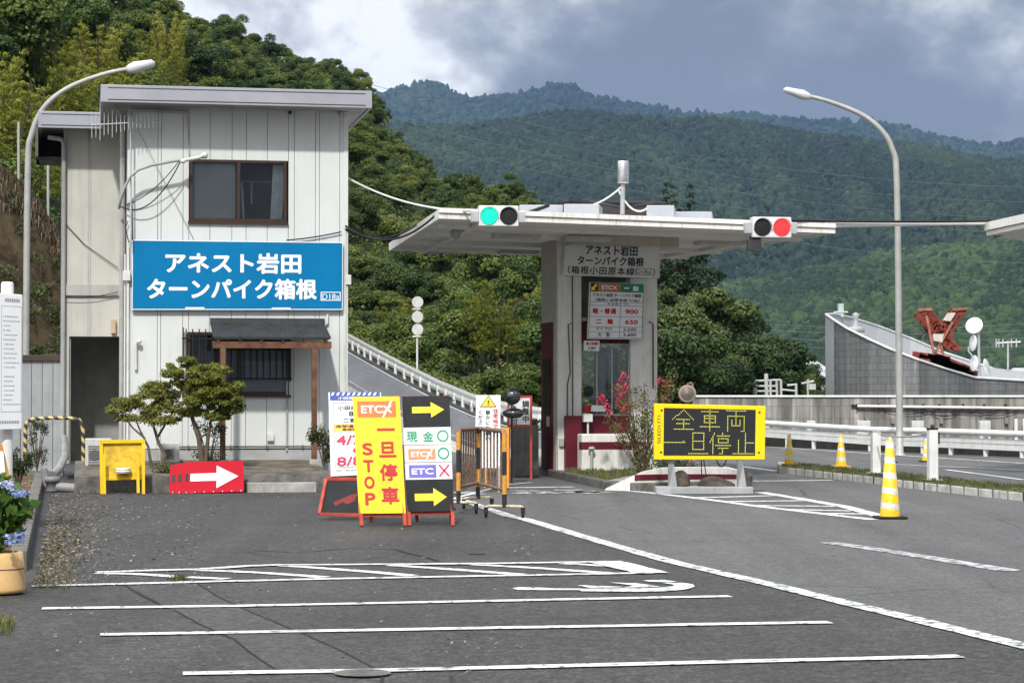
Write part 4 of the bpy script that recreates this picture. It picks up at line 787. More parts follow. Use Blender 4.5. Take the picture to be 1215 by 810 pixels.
# ------------------------------------------------ things behind the barrier
Yb = 38.; p = P(578, 530, Yb); T = Thing('quiet_notice', 'white board with yellow warning triangle and vertical lettering behind the barrier', 'sign board', (p.x, Yb, 0))
tl, tr, br, bl = P(565, 468.5, Yb+.2), P(594, 468.5, Yb+.2), P(593, 555, Yb), P(563, 555, Yb); m = T.W(); m.panel(tl, tr, br, bl, .03); T.part('panel', m, PAPER, bevel=.004); f = Face(*[T.L(v) for v in (tl, tr, br, bl)])
m = MB(); f.shape(m, [(.5, .02), (.78, .155), (.22, .155)]); tr_ = T.part('warning_triangle', m, mat('warn_yellow', (.85, .55, .02), .5)); m = MB(); f.shape(m, [(.5, .004), (.84, .166), (.16, .166)], .002); T.part('triangle_edge', m, INKB); m = MB(); f.rect(m, .475, .07, .525, .12, .007); f.rect(m, .475, .13, .525, .143, .007); T.part('exclamation', m, INKB)
m = MB(); f.write(m, '静かにお願い', .4, .21, .59, .62, .015, True); f.write(m, 'ください', .10, .21, .28, .47, .015, True); T.part('lettering', m, INKB); m = MB(); f.write(m, '住宅地です', .70, .19, .91, .53, .02, True); T.part('red_lettering', m, INKR)
for q_ in (566, 592): m = T.W(); m.bar(P(q_, 553, Yb+.02), Vector((P(q_, 0, Yb).x, Yb, -.0)), .035); T.part('leg', m, PIPE)
Yb = 44.; p = P(618, 530, Yb); T = Thing('adjusting_notice', 'white notice in red frame standing behind the concrete planter', 'sign board', (p.x, Yb, 0))
tl, tr, br, bl = P(602, 469, Yb), P(631.5, 469, Yb), P(631.5, 506, Yb), P(602, 506, Yb); m = T.W(); m.panel(tl, tr, br, bl, .03); T.part('panel', m, PAPER); f = Face(*[T.L(v) for v in (tl, tr, br, bl)]); m = MB(); f.frame(m, 0, 0, 1, 1, .09, .07, .006); T.part('frame', m, mat('frame_red', (.45, .05, .035), .5))
m = MB(); f.write(m, '調整中', .60, .16, .88, .86, .02, True); f.write(m, '許可', .15, .5, .42, .97, .02, True); T.part('lettering', m, INKB)
for q_ in (604, 630): m = T.W(); m.bar(P(q_, 505, Yb+.02), Vector((P(q_, 0, Yb).x, Yb+.02, 0)), .04); T.part('leg', m, ORANGE_W)
Yb = 42.; p = P(607, 540, Yb); T = Thing('twin_mirror', 'pair of black round convex mirrors on a thin post above the barrier', 'mirror', (p.x, Yb, 0))
m = T.W(); m.tube([(p.x, Yb+.1, 0), P(607, 470, Yb+.1)], .018, 8); T.part('pole', m, BLACK)
CHR = mat('mirror_black', (.12, .12, .125), .07, .9, var=.02)
for (x, y, rx, sz) in ((608, 470, .155, 1.), (609, 490, .20, .5)): c = T.L(P(x, y, Yb)); m = MB(); m.ball(c, rx, sz, 12); T.part('mirror', m, CHR)
m = T.W(); m.bar(P(603, 478, Yb+.05), P(612, 484, Yb+.05), .05); T.part('bracket', m, PIPE)
Yb = 45.5; a, b = P(606, 553, Yb), P(639, 504, Yb); p = G(622, 556); T = Thing('concrete_planter', 'square grey concrete planter beside the toll booth', 'planter', (a.x, Yb, .0)); W0 = b.x-a.x
m = MB(); m.box(0, W0, 0, .6, 0, b.z); m2 = MB(); T.part('box', m, mat('planter_concrete', (.13, .135, .125), .9, var=.2, streak=.5), bevel=.02); HDG = leaf_mat('hedge_leaf', (.03, .06, .012), (.07, .12, .02), (.13, .18, .04), .25)
tag(link('clipped_hedge', leaf_mesh('clipped_hedge', [(x*.09+.06, .3, 0, .16, .75) for x in range(6)], 900, .045, HDG), None, (a.x, Yb, b.z)), 'low clipped green hedge growing in the concrete planter', 'hedge')
Yb = 40.; p = P(596, 540, Yb); T = Thing('orange_barrier', 'orange roadwork barrier with red squares behind the striped barrier', 'barrier', (p.x, Yb, 0))
ORB = mat('barrier_orange', (.75, .30, .03), .5); m = T.W(); m.panel(P(574, 507, Yb), P(604, 507, Yb), P(604, 517, Yb), P(574, 517, Yb), .04); T.part('top_board', m, ORB)
for q_ in (576, 602): m = T.W(); m.bar(P(q_, 507, Yb+.03), Vector((P(q_, 0, Yb).x, Yb, 0)), .05); T.part('leg', m, ORB)
for x, y in ((578, 521), (592, 519), (586, 527)): m = T.W(); m.panel(P(x-4, y-5, Yb), P(x+4, y-5, Yb), P(x+4, y+5, Yb), P(x-4, y+5, Yb), .03); T.part('reflector', m, INKR)
m = T.W(); m.bar(P(576, 530, Yb+.03), P(602, 530, Yb+.03), .03); T.part('cross_bar', m, ORB)
# delineator with three discs
Yb = 106.; p = P(495, 462, Yb); T = Thing('delineator', 'post with three grey reflector discs above the mountain road guardrail', 'road marker', (p.x, Yb, p.z))
m = T.W(); m.tube([p, P(495, 352, Yb)], .05, 8); T.part('post', m, PIPEW)
DISC = mat('disc_grey', (.5, .51, .5), .6)
for y in (358.5, 376, 391): m = MB(); c = T.L(P(495.5, y, Yb-.08)); m.lathe(c, [(.001, -.03), (.26, -.03), (.27, 0), (.26, .03), (.001, .03)], 20, False, axis='Y'); T.part('disc', m, DISC)
for y in (366.5, 399): m = T.W(); m.bar(P(489.5, y, Yb-.06), P(499, y-.3, Yb-.06), .07); T.part('bracket', m, PIPEW)
# guardrail of the mountain road
GW = mat('rail_white', (.62, .63, .62), .5, var=.08, streak=.2)
T = Thing('road_guardrail', 'long white guardrail curving up along the mountain road', 'guardrail', fp[4])
up = Vector((0, 0, 1)); rl = [fp[i].lerp(fp[i+1], k/4) for i in range(len(fp)-1) for k in range(4)]+[fp[-1]]
m = T.W()
for a, b in zip(rl, rl[1:]):
    n_ = (npp[3]-fp[3]).normalized()*.12
    for z0, z1 in ((.24, .48), (.51, .77)):
        m.add([a+up*z0, b+up*z0, b+up*(z0+z1)/2+n_, a+up*(z0+z1)/2+n_, a+up*z1, b+up*z1], [(0, 1, 2, 3), (3, 2, 5, 4)], False)
    m.add([a+up*.48, b+up*.48, b+up*.51, a+up*.51], [(0, 1, 2, 3)])
T.part('rail', m, GW); acc = 0
for a, b in zip(rl, rl[1:]):
    acc += (b-a).length
    if acc > 1.35:
        acc = 0; m = T.W(); m.tube([b-up*.1, b+up*.5], .085, 8); T.part('post', m, GW)
m = MB(); 
for a, b in zip(fp, fp[1:]): d_ = Vector((.1, .5, 0)); m.add([a+d_*.2-up*.3, b+d_*.2-up*.3, b+d_*.2+up*.22, a+d_*.2+up*.22, b+d_*1.2+up*.22, a+d_*1.2+up*.22], [(0, 1, 2, 3), (3, 2, 4, 5)])
struct('road_kerb', m, CONC_D)
# ================================================================== TOLL ISLAND AND BOOTH
MAR = mat('maroon', (.10, .008, .018), .5, var=.15, scale=3, streak=.25, dirt=(.05, .02, .02)); BOOTHW = mat('booth_white', (.62, .61, .575), .6, var=.07, streak=.4, dirt=(.20, .18, .15)); BOOTHS = mat('booth_taupe_shade', (.42, .39, .34), .6, var=.06, streak=.35)  # booth sides are brownish, with their shade put into the colour
CANW = mat('canopy_white', (.74, .72, .68), .6, var=.05, scale=1.5, streak=.12, dirt=(.20, .15, .11)); RUSTW = mat('rusty_white', (.78, .76, .72), .6, var=.06, scale=1.2, streak=.6, dirt=(.16, .08, .05))
isl = [G(600, 551), G(655, 566), G(722, 581), G(760, 582.5), G(850, 580), G(886, 577), G(893, 571), G(868, 562), G(828, 553), G(780, 541), G(600, 537)]
m = MB(); m.prism([(p.x, p.y, -.02) for p in isl], (0, 0, .16)); struct('island_kerb', m, CONC_D, .02)
ctr = sum(isl, Vector())/len(isl); m = MB(); m.poly([tuple((p*.97+ctr*.03)[:2])+(.147,) for p in isl]); struct('island_paving', m, mat('island_concrete', (.27, .26, .24), .9, var=.2, streak=.3))
gp = []
for _ in range(330):
    p = G(random.uniform(672, 745), random.uniform(566, 579)); 
    gp.append((p.x, p.y, .15)) if True else None
gp = [q for q in gp if True]
m = MB(); m.poly([tuple(G(x, y)[:2])+(.151,) for x, y in ((668, 567.5), (722, 579.5), (760, 571), (778, 563), (700, 562))]); struct('island_turf', m, ground_mat('turf_soil', (.06, .07, .025), (.12, .11, .05), (.05, .07, .02), 3, 25))
gp = []
tri = [G(670, 567.5), G(722, 579), G(776, 564), G(700, 562.5)]
for _ in range(360):
    a, b = random.random(), random.random(); p = (tri[0]*(1-a)+tri[1]*a)*(1-b)+(tri[3]*(1-a)+tri[2]*a)*b; gp.append((p.x, p.y, .15))
grass('island_grass', 'strip of dry grass on the toll island before the booth', gp, .06)
BO = G(662, 557, .15); YB = R(14); bf = Frame((BO.x, BO.y, 0), YB); Wd = bf.hit(780, 400).x
q = lambda px, py, y=0.: bf.hit(px, py, y)
T = Thing('toll_booth', 'white and maroon toll booth with glass window under the canopy', 'booth', bf.o, YB)
zc = 4.72; pl_w = q(690, 400).x; pr_x = q(748, 400).x; dep = 1.3
m = MB(); m.box(0, pl_w, 0, .30, .13, zc); T.part('pillar', m, BOOTHW, bevel=.015)
m = MB(); m.box(pr_x, Wd, 0, .35, .13, zc); T.part('pillar', m, BOOTHW, bevel=.015)
zs = q(660, 381).z
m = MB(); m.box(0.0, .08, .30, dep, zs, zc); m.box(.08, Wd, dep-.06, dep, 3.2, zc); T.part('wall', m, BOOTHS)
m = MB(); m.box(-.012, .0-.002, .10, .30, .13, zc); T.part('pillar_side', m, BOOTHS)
m = MB(); m.box(-.004, .08, .31, dep, .13, zs); dr = T.part('door', m, MAR, bevel=.01)
m = MB(); m.box(-.02, -.006, .55, 1.05, 1.25, 2.35); T.part('door_glass', m, mat('dark_glass', (.02, .012, .014), .1), dr)
m = MB(); m.box(-.06, -.006, .62, .66, 1.0, 1.2); T.part('handle', m, TIN, dr)
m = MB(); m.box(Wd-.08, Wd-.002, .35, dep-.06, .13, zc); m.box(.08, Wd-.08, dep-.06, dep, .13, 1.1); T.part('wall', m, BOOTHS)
zw0, zw1 = q(700, 493).z, q(700, 380).z
m = MB(); m.box(pl_w, pr_x, .04, .10, .13, zw0); T.part('lower_panel', m, MAR, bevel=.01)
m = MB(); m.box(q(671.5, 520, -.16).x, q(690, 520, -.16).x, -.16, -.005, .13, q(685, 493, -.16).z); T.part('maroon_cabinet', m, MAR, bevel=.015)
m = MB(); m.box(pl_w, Wd-.08, .12, .16, q(0, 403).z, q(0, 375).z); m.box(pl_w-.05, pl_w+.15, .0+.301, .4, q(0, 403).z, q(0, 375).z); T.part('upper_panel', m, MAR)
m = MB(); m.box(pl_w, pr_x, .06, .07, zw0, q(0, 403).z); T.part('window_glass', m, glass_mat('booth_glass', (.70, .76, .76), .07))
m = MB()
for x in (pl_w+.015, q(709, 450).x, q(727, 450).x, pr_x-.02): m.box(x-.014, x+.014, .05, .09, zw0, q(0, 403).z)
m.box(pl_w, pr_x, .05, .095, zw0, zw0+.03); T.part('window_frame', m, PIPE)
m = MB(); m.box(pl_w, pr_x, .10, .55, zw0-.06, zw0); T.part('counter', m, PIPEW)
m = MB(); m.box(.9, 1.35, .5, .8, zw0-.3, zw0+.35); m.box(.2, .5, .6, .9, zw0-.3, zw0+.5); T.part('equipment', m, mat('booth_equipment', (.16, .18, .2), .5), bevel=.02)
m = MB(); m.box(q(716, 440).x, q(724, 440).x, .35, .4, zw0+.2, q(0, 415).z); m.box(q(711, 0).x, q(726, 0).x, .4, .45, zw0, zw0+.12); T.part('paper_notices', m, mat('paper_grey', (.5, .54, .54), .7)); m = MB(); m.box(q(713, 0).x, q(731, 0).x, .5, .52, zw0+.1, q(0, 408).z); m.box(q(736, 0).x, q(745, 0).x, .7, .72, zw0, q(0, 408).z); T.part('blind', m, mat('booth_blind', (.42, .46, .48), .8, var=.15, scale=5))
m = MB(); cx_ = q(698, 464, .0); m.lathe((cx_.x, -.03, cx_.z), [(.001, -.03), (.1, -.02), (.105, 0), (.1, .02), (.001, .03)], 18, axis='Y'); T.part('intercom', m, BLACK)
m = MB(); m.box(q(692, 0).x, q(699, 0).x, -.08, -.005, q(0, 490).z, q(0, 481).z); T.part('red_button_box', m, INKR, bevel=.008)
m = MB(); m.panel((q(700, 481).x, -.12, q(0, 481).z), (q(716, 481).x, -.12, q(0, 482).z), (q(716, 0).x, -.12, q(0, 489).z), (q(699, 0).x, -.12, q(0, 489).z), .02); T.part('counter_notice', m, PAPER)
m = MB(); x = q(672.5, 0).x; m.tube([(x+.11, -.02, .2), (x+.11, -.02, 3.2), (x+.1, -.02, zc-.1)], .012, 6); m.tube([(x, -.03, q(0, 545).z), (x, -.03, q(0, 455).z), (x+.05, -.05, q(0, 440).z), (x+.02, -.03, q(0, 380).z), (x+.25, .1, q(0, 372).z)], .013, 6); T.part('conduit', m, mat('conduit_dark', (.09, .085, .08), .6))
m = MB(); m.box(q(662.5, 0).x, q(668, 0).x, -.06, -.003, q(0, 533).z, q(0, 523).z); T.part('switch_box', m, PIPE, bevel=.006)
m = MB(); x = q(687, 0).x; m.tube([(x+.12, -.2, .13), (x+.12, -.2, q(0, 497).z)], .022, 8); m.box(x+.02, x+.2, -.26, -.16, q(0, 502).z, q(0, 492).z); T.part('sensor_post', m, PIPEW)
m = MB(); m.tube([(Wd-.1, -.03, q(0, 460).z), (Wd-.1, -.03, q(0, 378).z), (Wd-.18, -.02, q(0, 375).z)], .014, 6); T.part('conduit', m, MAR)
# signs on the booth
def sgn(name, label, px4, y, pm):
    S = Thing(name, label, 'sign', bf.o, YB); c = [q(a, b, y) for a, b in px4]; m = MB(); m.panel(*c, .06); S.part('panel', m, pm, bevel=.008); return S, Face(*c)
S, f = sgn('name_sign', 'white sign with black road name fixed above the toll booth window', ((670.5, 288.5), (784, 292), (782.5, 330), (668, 326.5)), -.14, mat('booth_sign_white', (.60, .61, .59), .5, var=.04, streak=.12))
m = MB(); f.write(m, 'アネスト岩田', .215, .03, .76, .34, .022); f.write(m, 'ターンパイク箱根', .135, .37, .83, .66, .022); f.write(m, '（箱根小田原本線', .045, .69, .735, .95, .015, spacing=1.12); f.write(m, 'D18a', .755, .745, .90, .88, .0); f.frame(m, .745, .70, .912, .92, .006, .016); f.write(m, '）', .925, .69, .95, .95, .01); S.part('lettering', m, INKB)
m = MB(); f.frame(m, 0, 0, 1, 1, .012, .03, .008); S.part('frame', m, TIN)
S, f = sgn('price_board', 'white toll price board with orange and green header in front of booth window', ((700, 334.5), (764.5, 336.5), (762.5, 402.5), (697, 402)), -.22, PAPER)
m = MB(); f.rect(m, .015, .012, .15, .165); S.part('arrow_field', m, INKB); m = MB(); f.shape(m, [(.12, .035), (.135, .06), (.085, .11), (.11, .135), (.03, .145), (.035, .07), (.055, .09), (.10, .03)], .006); S.part('arrow', m, ARROWY)
m = MB(); f.rect(m, .15, .012, .565, .165); S.part('orange_header', m, mat('price_orange', (.42, .16, .07), .5)); m = MB(); f.rect(m, .565, .012, .985, .165); S.part('green_header', m, mat('price_green', (.01, .20, .10), .5))
m = MB(); f.write(m, 'ETCX', .22, .05, .50, .125, .02, lift=.007); f.write(m, '一', .63, .08, .72, .10, .02, lift=.007); f.write(m, '般', .79, .045, .90, .14, .02, lift=.007); S.part('header_lettering', m, SIGNW)
m = MB(); f.write(m, 'アネスト岩田 ターンパイク箱根', .06, .19, .95, .255, .02); f.write(m, '（箱根小田原本線 D18a）', .11, .28, .92, .335, .01); f.write(m, '料 金 案 内（円）', .34, .36, .72, .395, .01)
f.write(m, 'マイクロ', .14, .79, .43, .845, .015); f.write(m, '大　型', .18, .885, .40, .955, .015); f.write(m, '2,500', .64, .80, .88, .86, .02); f.write(m, '3,600', .64, .895, .88, .955, .02)
for v in (.345, .405, .60, .78, .87): f.rect(m, .02, v, .98, v+.006)
f.rect(m, .573, .405, .58, .98); f.frame(m, .012, .01, .988, .985, .008, .007, .008); S.part('lettering', m, INKB)
m = MB(); f.write(m, '軽・普通', .07, .455, .50, .555, .03); f.write(m, '900', .67, .47, .90, .55, .035); f.write(m, '二　輪', .14, .64, .45, .735, .03); f.write(m, '650', .67, .655, .90, .735, .035); S.part('red_lettering', m, INKR)
S, f = sgn('height_notice', 'small white notice with red heading under the toll price board', ((693.5, 404), (711.5, 404), (711, 416.5), (693, 416)), -.16, PAPER)
m = MB(); f.write(m, '高さ制限', .1, .12, .9, .45, .02); S.part('red_lettering', m, INKR); m = MB(); f.write(m, '3.8M', .25, .58, .75, .88, .01); S.part('lettering', m, INKB)
# concrete guard wall before the booth
T = Thing('guard_wall', 'low white concrete guard wall with maroon stripe before the booth', 'wall', bf.o, YB)
yg = -.75; a_, b_ = q(690.5, 520, yg).x, q(772, 520, yg).x; zt_ = q(720, 514.5, yg).z
m = MB(); m.box(a_, b_, yg, yg+.35, .12, zt_); T.part('body', m, mat('guard_white', (.64, .63, .59), .7, var=.1, streak=.5, dirt=(.2, .18, .15)), bevel=.03)
m = MB(); m.box(a_-.003, b_+.003, yg-.004, yg+.2, q(720, 533, yg).z, q(720, 524, yg).z); T.part('stripe', m, MAR)
m = MB(); x = q(702, 540, yg-.1).x; m.tube([(x, yg-.1, .14), (x, yg-.1, q(0, 538, yg-.1).z)], .03, 8); m.ball((x, yg-.1, q(0, 536, yg-.1).z), .07, .6, 8); T.part('bollard_light', m, PIPE)
# nose of the island
T = Thing('island_nose', 'white concrete island nose with maroon stripe behind the yellow display', 'kerb wall', G(800, 582))
pts = [(718, 579.5), (738, 570), (760, 560), (782, 555.5), (800, 554.5), (862, 554.8), (877, 558), (886, 566), (888, 577)]
nb = [G(718, 581.5), G(738, 582), G(760, 582), G(782, 581.6), G(800, 581), G(862, 579), G(877, 578), G(886, 576.5), G(889, 574)]
m = T.W(); zt_l = [max(.02, P(x, y, b.y).z) for (x, y), b in zip(pts, nb)]; n = len(nb); dv = Vector((.05, .38, 0))
m.add([Vector((b.x, b.y, 0)) for b in nb]+[Vector((b.x, b.y, z)) for b, z in zip(nb, zt_l)]+[Vector((b.x, b.y, z))+dv for b, z in zip(nb, zt_l)]+[Vector((b.x, b.y, 0))+dv for b in nb],
      [(k*n+i, k*n+i+1, (k+1)*n+i+1, (k+1)*n+i) for k in range(3) for i in range(n-1)]+[(0, n, 2*n, 3*n), (n-1, 2*n-1, 3*n-1, 4*n-1)])
T.part('body', m, mat('nose_white', (.64, .63, .6), .7, var=.1, streak=.45, dirt=(.22, .2, .17)))
m = T.W(); st = [(753, 563, 570), (800, 562, 568.5), (874, 562.5, 568)]
st = [(753, 563, 570), (760, 562.8, 569.6), (782, 562.3, 569), (800, 562, 568.5), (862, 562.3, 568), (874, 562.5, 568)]
for (x, a, b), (x2, a2, b2) in zip(st, st[1:]):
    yy = lambda X: float(np.interp(X, [738, 760, 782, 800, 862, 877], [v.y for v in nb[1:7]]))-.012
    y0, y1 = yy(x), yy(x2); m.panel(P(x, a, y0), P(x2, a2, y1), P(x2, b2, y1), P(x, b, y0), .03)
T.part('stripe', m, MAR)
# ---------------- canopy
cz1, cz0 = 4.92, 4.72
FL, FR, BR, BL = P(521, 249, 40.3), P(991, 266.5, 44.0), P(800, 298, 52.3), P(461.5, 288, 49.3)
for v in (FL, FR, BR, BL): v.z = 0
T = Thing('booth_canopy', 'wide flat white canopy with rust stains over the toll booth', 'canopy', (FL+BR)/2)
def cp_(u, v, z): w = (FL*(1-u)+FR*u)*(1-v)+(BL*(1-u)+BR*u)*v; return Vector((w.x, w.y, z))
mz = lambda u0, u1, v0, v1, z0, z1, m: m.prism([cp_(u0, v0, z0), cp_(u1, v0, z0), cp_(u1, v1, z0), cp_(u0, v1, z0)], (0, 0, z1-z0))
m = T.W(); mz(.012, .988, .012, .988, cz0+.05, cz1-.05, m); T.part('ceiling', m, CANW)
m = T.W(); mz(0, 1, 0, .011, cz0+.03, cz1-.075, m); mz(0, 1, -.004, .011, cz1-.065, cz1+.02, m); mz(0, .011, .0125, 1, cz0+.03, cz1, m); mz(.989, 1, .0125, 1, cz0+.03, cz1, m); mz(.0125, .9875, .989, 1, cz0+.03, cz1, m); T.part('fascia', m, RUSTW)
m = T.W()
for v in (.14, .36, .62, .85): mz(.02, .98, v, v+.02, cz0-.04, cz0+.049, m)
for u in (.1, .9): mz(u, u+.015, .03, .97, cz0-.02, cz0+.048, m)
T.part('ceiling_beam', m, CANW)
for (u0, v0) in ((.17, .2), (.72, .2), (.36, .22), (.3, .7)):
    m = T.W(); mz(u0, u0+.12, v0, v0+.05, cz0-.13, cz0-.05, m); T.part('ceiling_light', m, mat('light_housing', (.45, .44, .42), .5))
m = T.W(); mz(.40, .70, .30, .52, cz0-.14, cz0+.045, m); T.part('booth_head', m, BOOTHS)
ROOFB = mat('roof_box', (.34, .36, .40), .5, var=.05)
for px0, px1, y0, y1, Yd in ((669, 711, 242, 252, 42.6), (767, 800, 243.5, 256, 43.4), (616, 668, 243, 250, 43), (800, 845, 251, 259, 43.8)):
    a = P(px0, y1, Yd); b = P(px1, y0, Yd); m = T.W(); m.prism([(a.x, a.y, cz1-.04), (b.x, a.y, cz1-.04), (b.x, a.y, b.z), (a.x, a.y, b.z)], (0.1, .9, 0)); T.part('roof_box', m, ROOFB, bevel=.02)
m = T.W(); a, b = P(688, 240, 46), P(790, 243, 46); m.box(a.x, b.x, 46, 46.5, cz1-.04, b.z); T.part('roof_unit', m, mat('unit_dark', (.035, .03, .03), .7, var=.3, streak=.4)); m = T.W()
m.tube([P(690, 239, 46), P(790, 242, 46)], .05, 6); m.tube([P(628, 252, 43), P(650, 244, 43), P(672, 240, 44.5), P(700, 240, 45), P(740, 247, 44), P(775, 242, 44)], .035, 6); T.part('roof_cable', m, CABLE)
for a, b, Yd in ((505, 522, 49), (524, 546, 49)): m = T.W(); m.prism([P(a, 277 if a < 520 else 293, Yd), P(b, 277 if a < 520 else 293, Yd), P(b, 300, Yd), P(a, 300, Yd)], (0, .5, 0)); T.part('camera_box', m, mat('camera_grey', (.22, .23, .24), .5), bevel=.02)
m = T.W(); m.tube([P(541, 266, 43), P(541, 273, 43)], .05, 8); m.ball(P(541, 277, 43), .1, 1.1, 10); T.part('dome_camera', m, PIPE)
T = Thing('roof_aerial', 'silver cylinder aerial on a thin pole standing on the canopy roof', 'antenna', (P(739, 251, 43).x, 43, cz1))
m = T.W(); m.tube([P(738.5, 254, 43), P(739, 216, 43)], .045, 8); T.part('pole', m, PIPE); c = T.L(P(739.5, 217.5, 43)); m = MB(); m.lathe(c, [(.001, 0), (.105, .0), (.11, .02), (.11, .40), (.1, .42), (.001, .42)], 20); T.part('cylinder', m, mat('steel_bright', (.55, .55, .54), .25, .8))
m = T.W(); m.tube(sag(P(738, 221, 43), P(686, 246, 43), .1), .018, 6); m.tube(sag(P(733, 224, 43), P(768, 247, 43), .2), .018, 6); T.part('cable', m, PIPEW)
# traffic signals
def signal(label, px0, px1, y0, y1, Yd, lit):
    p = P(px0, y1, Yd); T = Thing('traffic_signal', label, 'traffic light', p, R(8), 'signals on the canopy edge')
    W0, H0 = (px1-px0)/F*Yd, (y1-y0)/F*Yd; m = MB(); m.box(0, W0, 0, .22, 0, H0); T.part('housing', m, mat('signal_white', (.60, .61, .62), .45), bevel=.015)
    for i, c in enumerate(((.25, .5), (.745, .5))):
        m = MB(); r = H0*.40; m.lathe((W0*c[0], -.002, H0*c[1]), [(r*1.08, 0), (r*1.08, -.012), (r, -.012), (.001, -.02)], 28, axis='Y'); 
        ln = T.part('lens', m, lit if i == (0 if px0 < 700 else 1) else BLACK); m = MB(); n_ = 14; a_ = [math.pi*(i_/n_)*1.15-.24 for i_ in range(n_+1)]; m.add([(W0*c[0]+r*1.12*math.cos(t_), y_, H0*c[1]+r*1.12*math.sin(t_)) for y_ in (-.012, -.07) for t_ in a_], [(i_, i_+1, n_+2+i_, n_+1+i_) for i_ in range(n_)]); T.part('visor', m, MATS['signal_white'], ln)
    for x in (-.13, W0): m = MB(); m.box(x, x+.13, .06, .2, H0*.2, H0*.75); T.part('bracket', m, TIN, bevel=.01)
    return T
signal('left horizontal traffic light showing green on the canopy edge', 568.5, 616, 243.5, 268, 40.1, lens_mat('green_lamp', (.0, .78, .52), .72))
T = signal('right horizontal traffic light showing red with camera below on canopy edge', 893, 940.5, 257, 281.5, 42.6, lens_mat('red_lamp', (1., .045, .05), .62))
m = T.W(); m.prism([P(888, 284, 42.6), P(903, 284, 42.6), P(904, 299, 42.4), P(887, 296, 42.4)], (0, .3, 0)); T.part('camera', m, BLACK, bevel=.02)
m = T.W(); m.box(P(889, 0, 42.7).x, P(902, 0, 42.7).x, 42.7, 42.8, P(0, 285, 42.7).z, P(0, 280, 42.7).z); T.part('camera_bracket', m, BLACK)
# second canopy at the right edge with the beam between
T = Thing('far_canopy', 'corner of a second white canopy cut off at the right edge', 'canopy', P(1190, 540, 46)*Vector((1, 1, 0)) if False else (P(1190, 270, 46).x, 46, 0))
a, b, c, d = P(1168, 266, 46), P(1232, 249, 43), P(1400, 262, 47), P(1330, 276, 52); zz = 4.95
m = T.W(); pq = [Vector((v.x, v.y, zz)) for v in (a, b, c, d)]; m.prism(pq, (0, 0, .16)); T.part('roof', m, RUSTW); m = T.W(); pq2 = [v*.98+(sum(pq, Vector())/4)*.02-Vector((0, 0, .10)) for v in pq]; m.prism(pq2, (0, 0, .09)); T.part('ceiling', m, CANW)
m = T.W(); cc = (a+c)/2; m.box(cc.x-.3, cc.x+.3, cc.y-.3, cc.y+.3, 0, zz-.101); T.part('pillar', m, BOOTHW)
m = T.W(); m.tube([P(1175, 276, 46), P(1180, 281, 46), P(1190, 279, 46), P(1198, 273, 46)], .015, 6); T.part('cable', m, CABLE)
T = Thing('canopy_beam', 'thin white beam with cable bridging the two toll canopies', 'beam', P(985, 268, 44))
m = T.W(); m.bar(P(980, 267, 44), P(1172, 264, 46), .07, .09); T.part('beam', m, CANW); m = T.W(); m.tube(sag(P(940, 261.5, 43.5), P(1185, 262, 46), .02), .024, 6); T.part('cable', m, CABLE)
# ---------------- yellow LED display
Yd = 37.55; p = G(838, 586); T = Thing('led_display', 'yellow framed black LED display with dotted yellow characters on grey stand', 'display', (p.x, p.y, 0)); Yd = p.y+.1
tl, tr, br, bl = P(776.5, 478.5, Yd), P(908.5, 481.5, Yd+.1), P(907.5, 545, Yd+.1), P(776, 545, Yd)
m = T.W(); m.panel(tl, tr, br, bl, .13); T.part('frame', m, mat('led_yellow', (.86, .56, .006), .4, var=.03, streak=.05), bevel=.012); f = Face(*[T.L(v) for v in (tl, tr, br, bl)])
m = MB(); f.rect(m, .085, .075, .91, .925, .004); sc = T.part('screen', m, mat('led_screen', (.018, .02, .023), .4)); 
m = MB()
for i in range(0, 49): f.rect(m, .085+.825*i/48-.0006, .075, .085+.825*i/48+.0006, .925, .006)
for i in range(0, 33): f.rect(m, .085, .075+.85*i/32-.0012, .91, .075+.85*i/32+.0012, .006)
T.part('grid', m, mat('led_grid', (.035, .038, .042), .5), sc)
CH = {'全': [(8, 0, 0, 7), (8, 0, 15, 7), (3, 7, 12, 7), (8, 7, 8, 14), (3, 10, 12, 10), (1, 14, 15, 14)], '車': [(2, 1, 14, 1), (8, 0, 8, 15), (4, 4, 12, 4), (4, 4, 4, 9), (12, 4, 12, 9), (4, 6, 12, 6), (4, 9, 12, 9), (1, 12, 15, 12)],
 '両': [(1, 0, 15, 0), (8, 0, 8, 11), (2, 4, 14, 4), (2, 4, 2, 15), (14, 4, 14, 15), (12, 15, 14, 15), (5, 7, 5, 11), (11, 7, 11, 11), (5, 11, 11, 11)], '一': [(0, 7, 15, 7), (14, 6, 15, 7)],
 '旦': [(4, 0, 12, 0), (4, 0, 4, 12), (12, 0, 12, 12), (4, 6, 12, 6), (4, 12, 12, 12), (1, 15, 15, 15)], '停': [(3, 0, 0, 7), (2, 4, 2, 15), (9, 0, 9, 2), (5, 2, 14, 2), (6, 4, 13, 4), (6, 4, 6, 7), (13, 4, 13, 7), (6, 7, 13, 7), (4, 9, 15, 9), (6, 11, 13, 11), (9, 11, 9, 15), (7, 15, 9, 15)],
 '止': [(9, 0, 9, 15), (9, 7, 15, 7), (4, 5, 4, 15), (0, 15, 15, 15)]}
m = MB(); done = set()
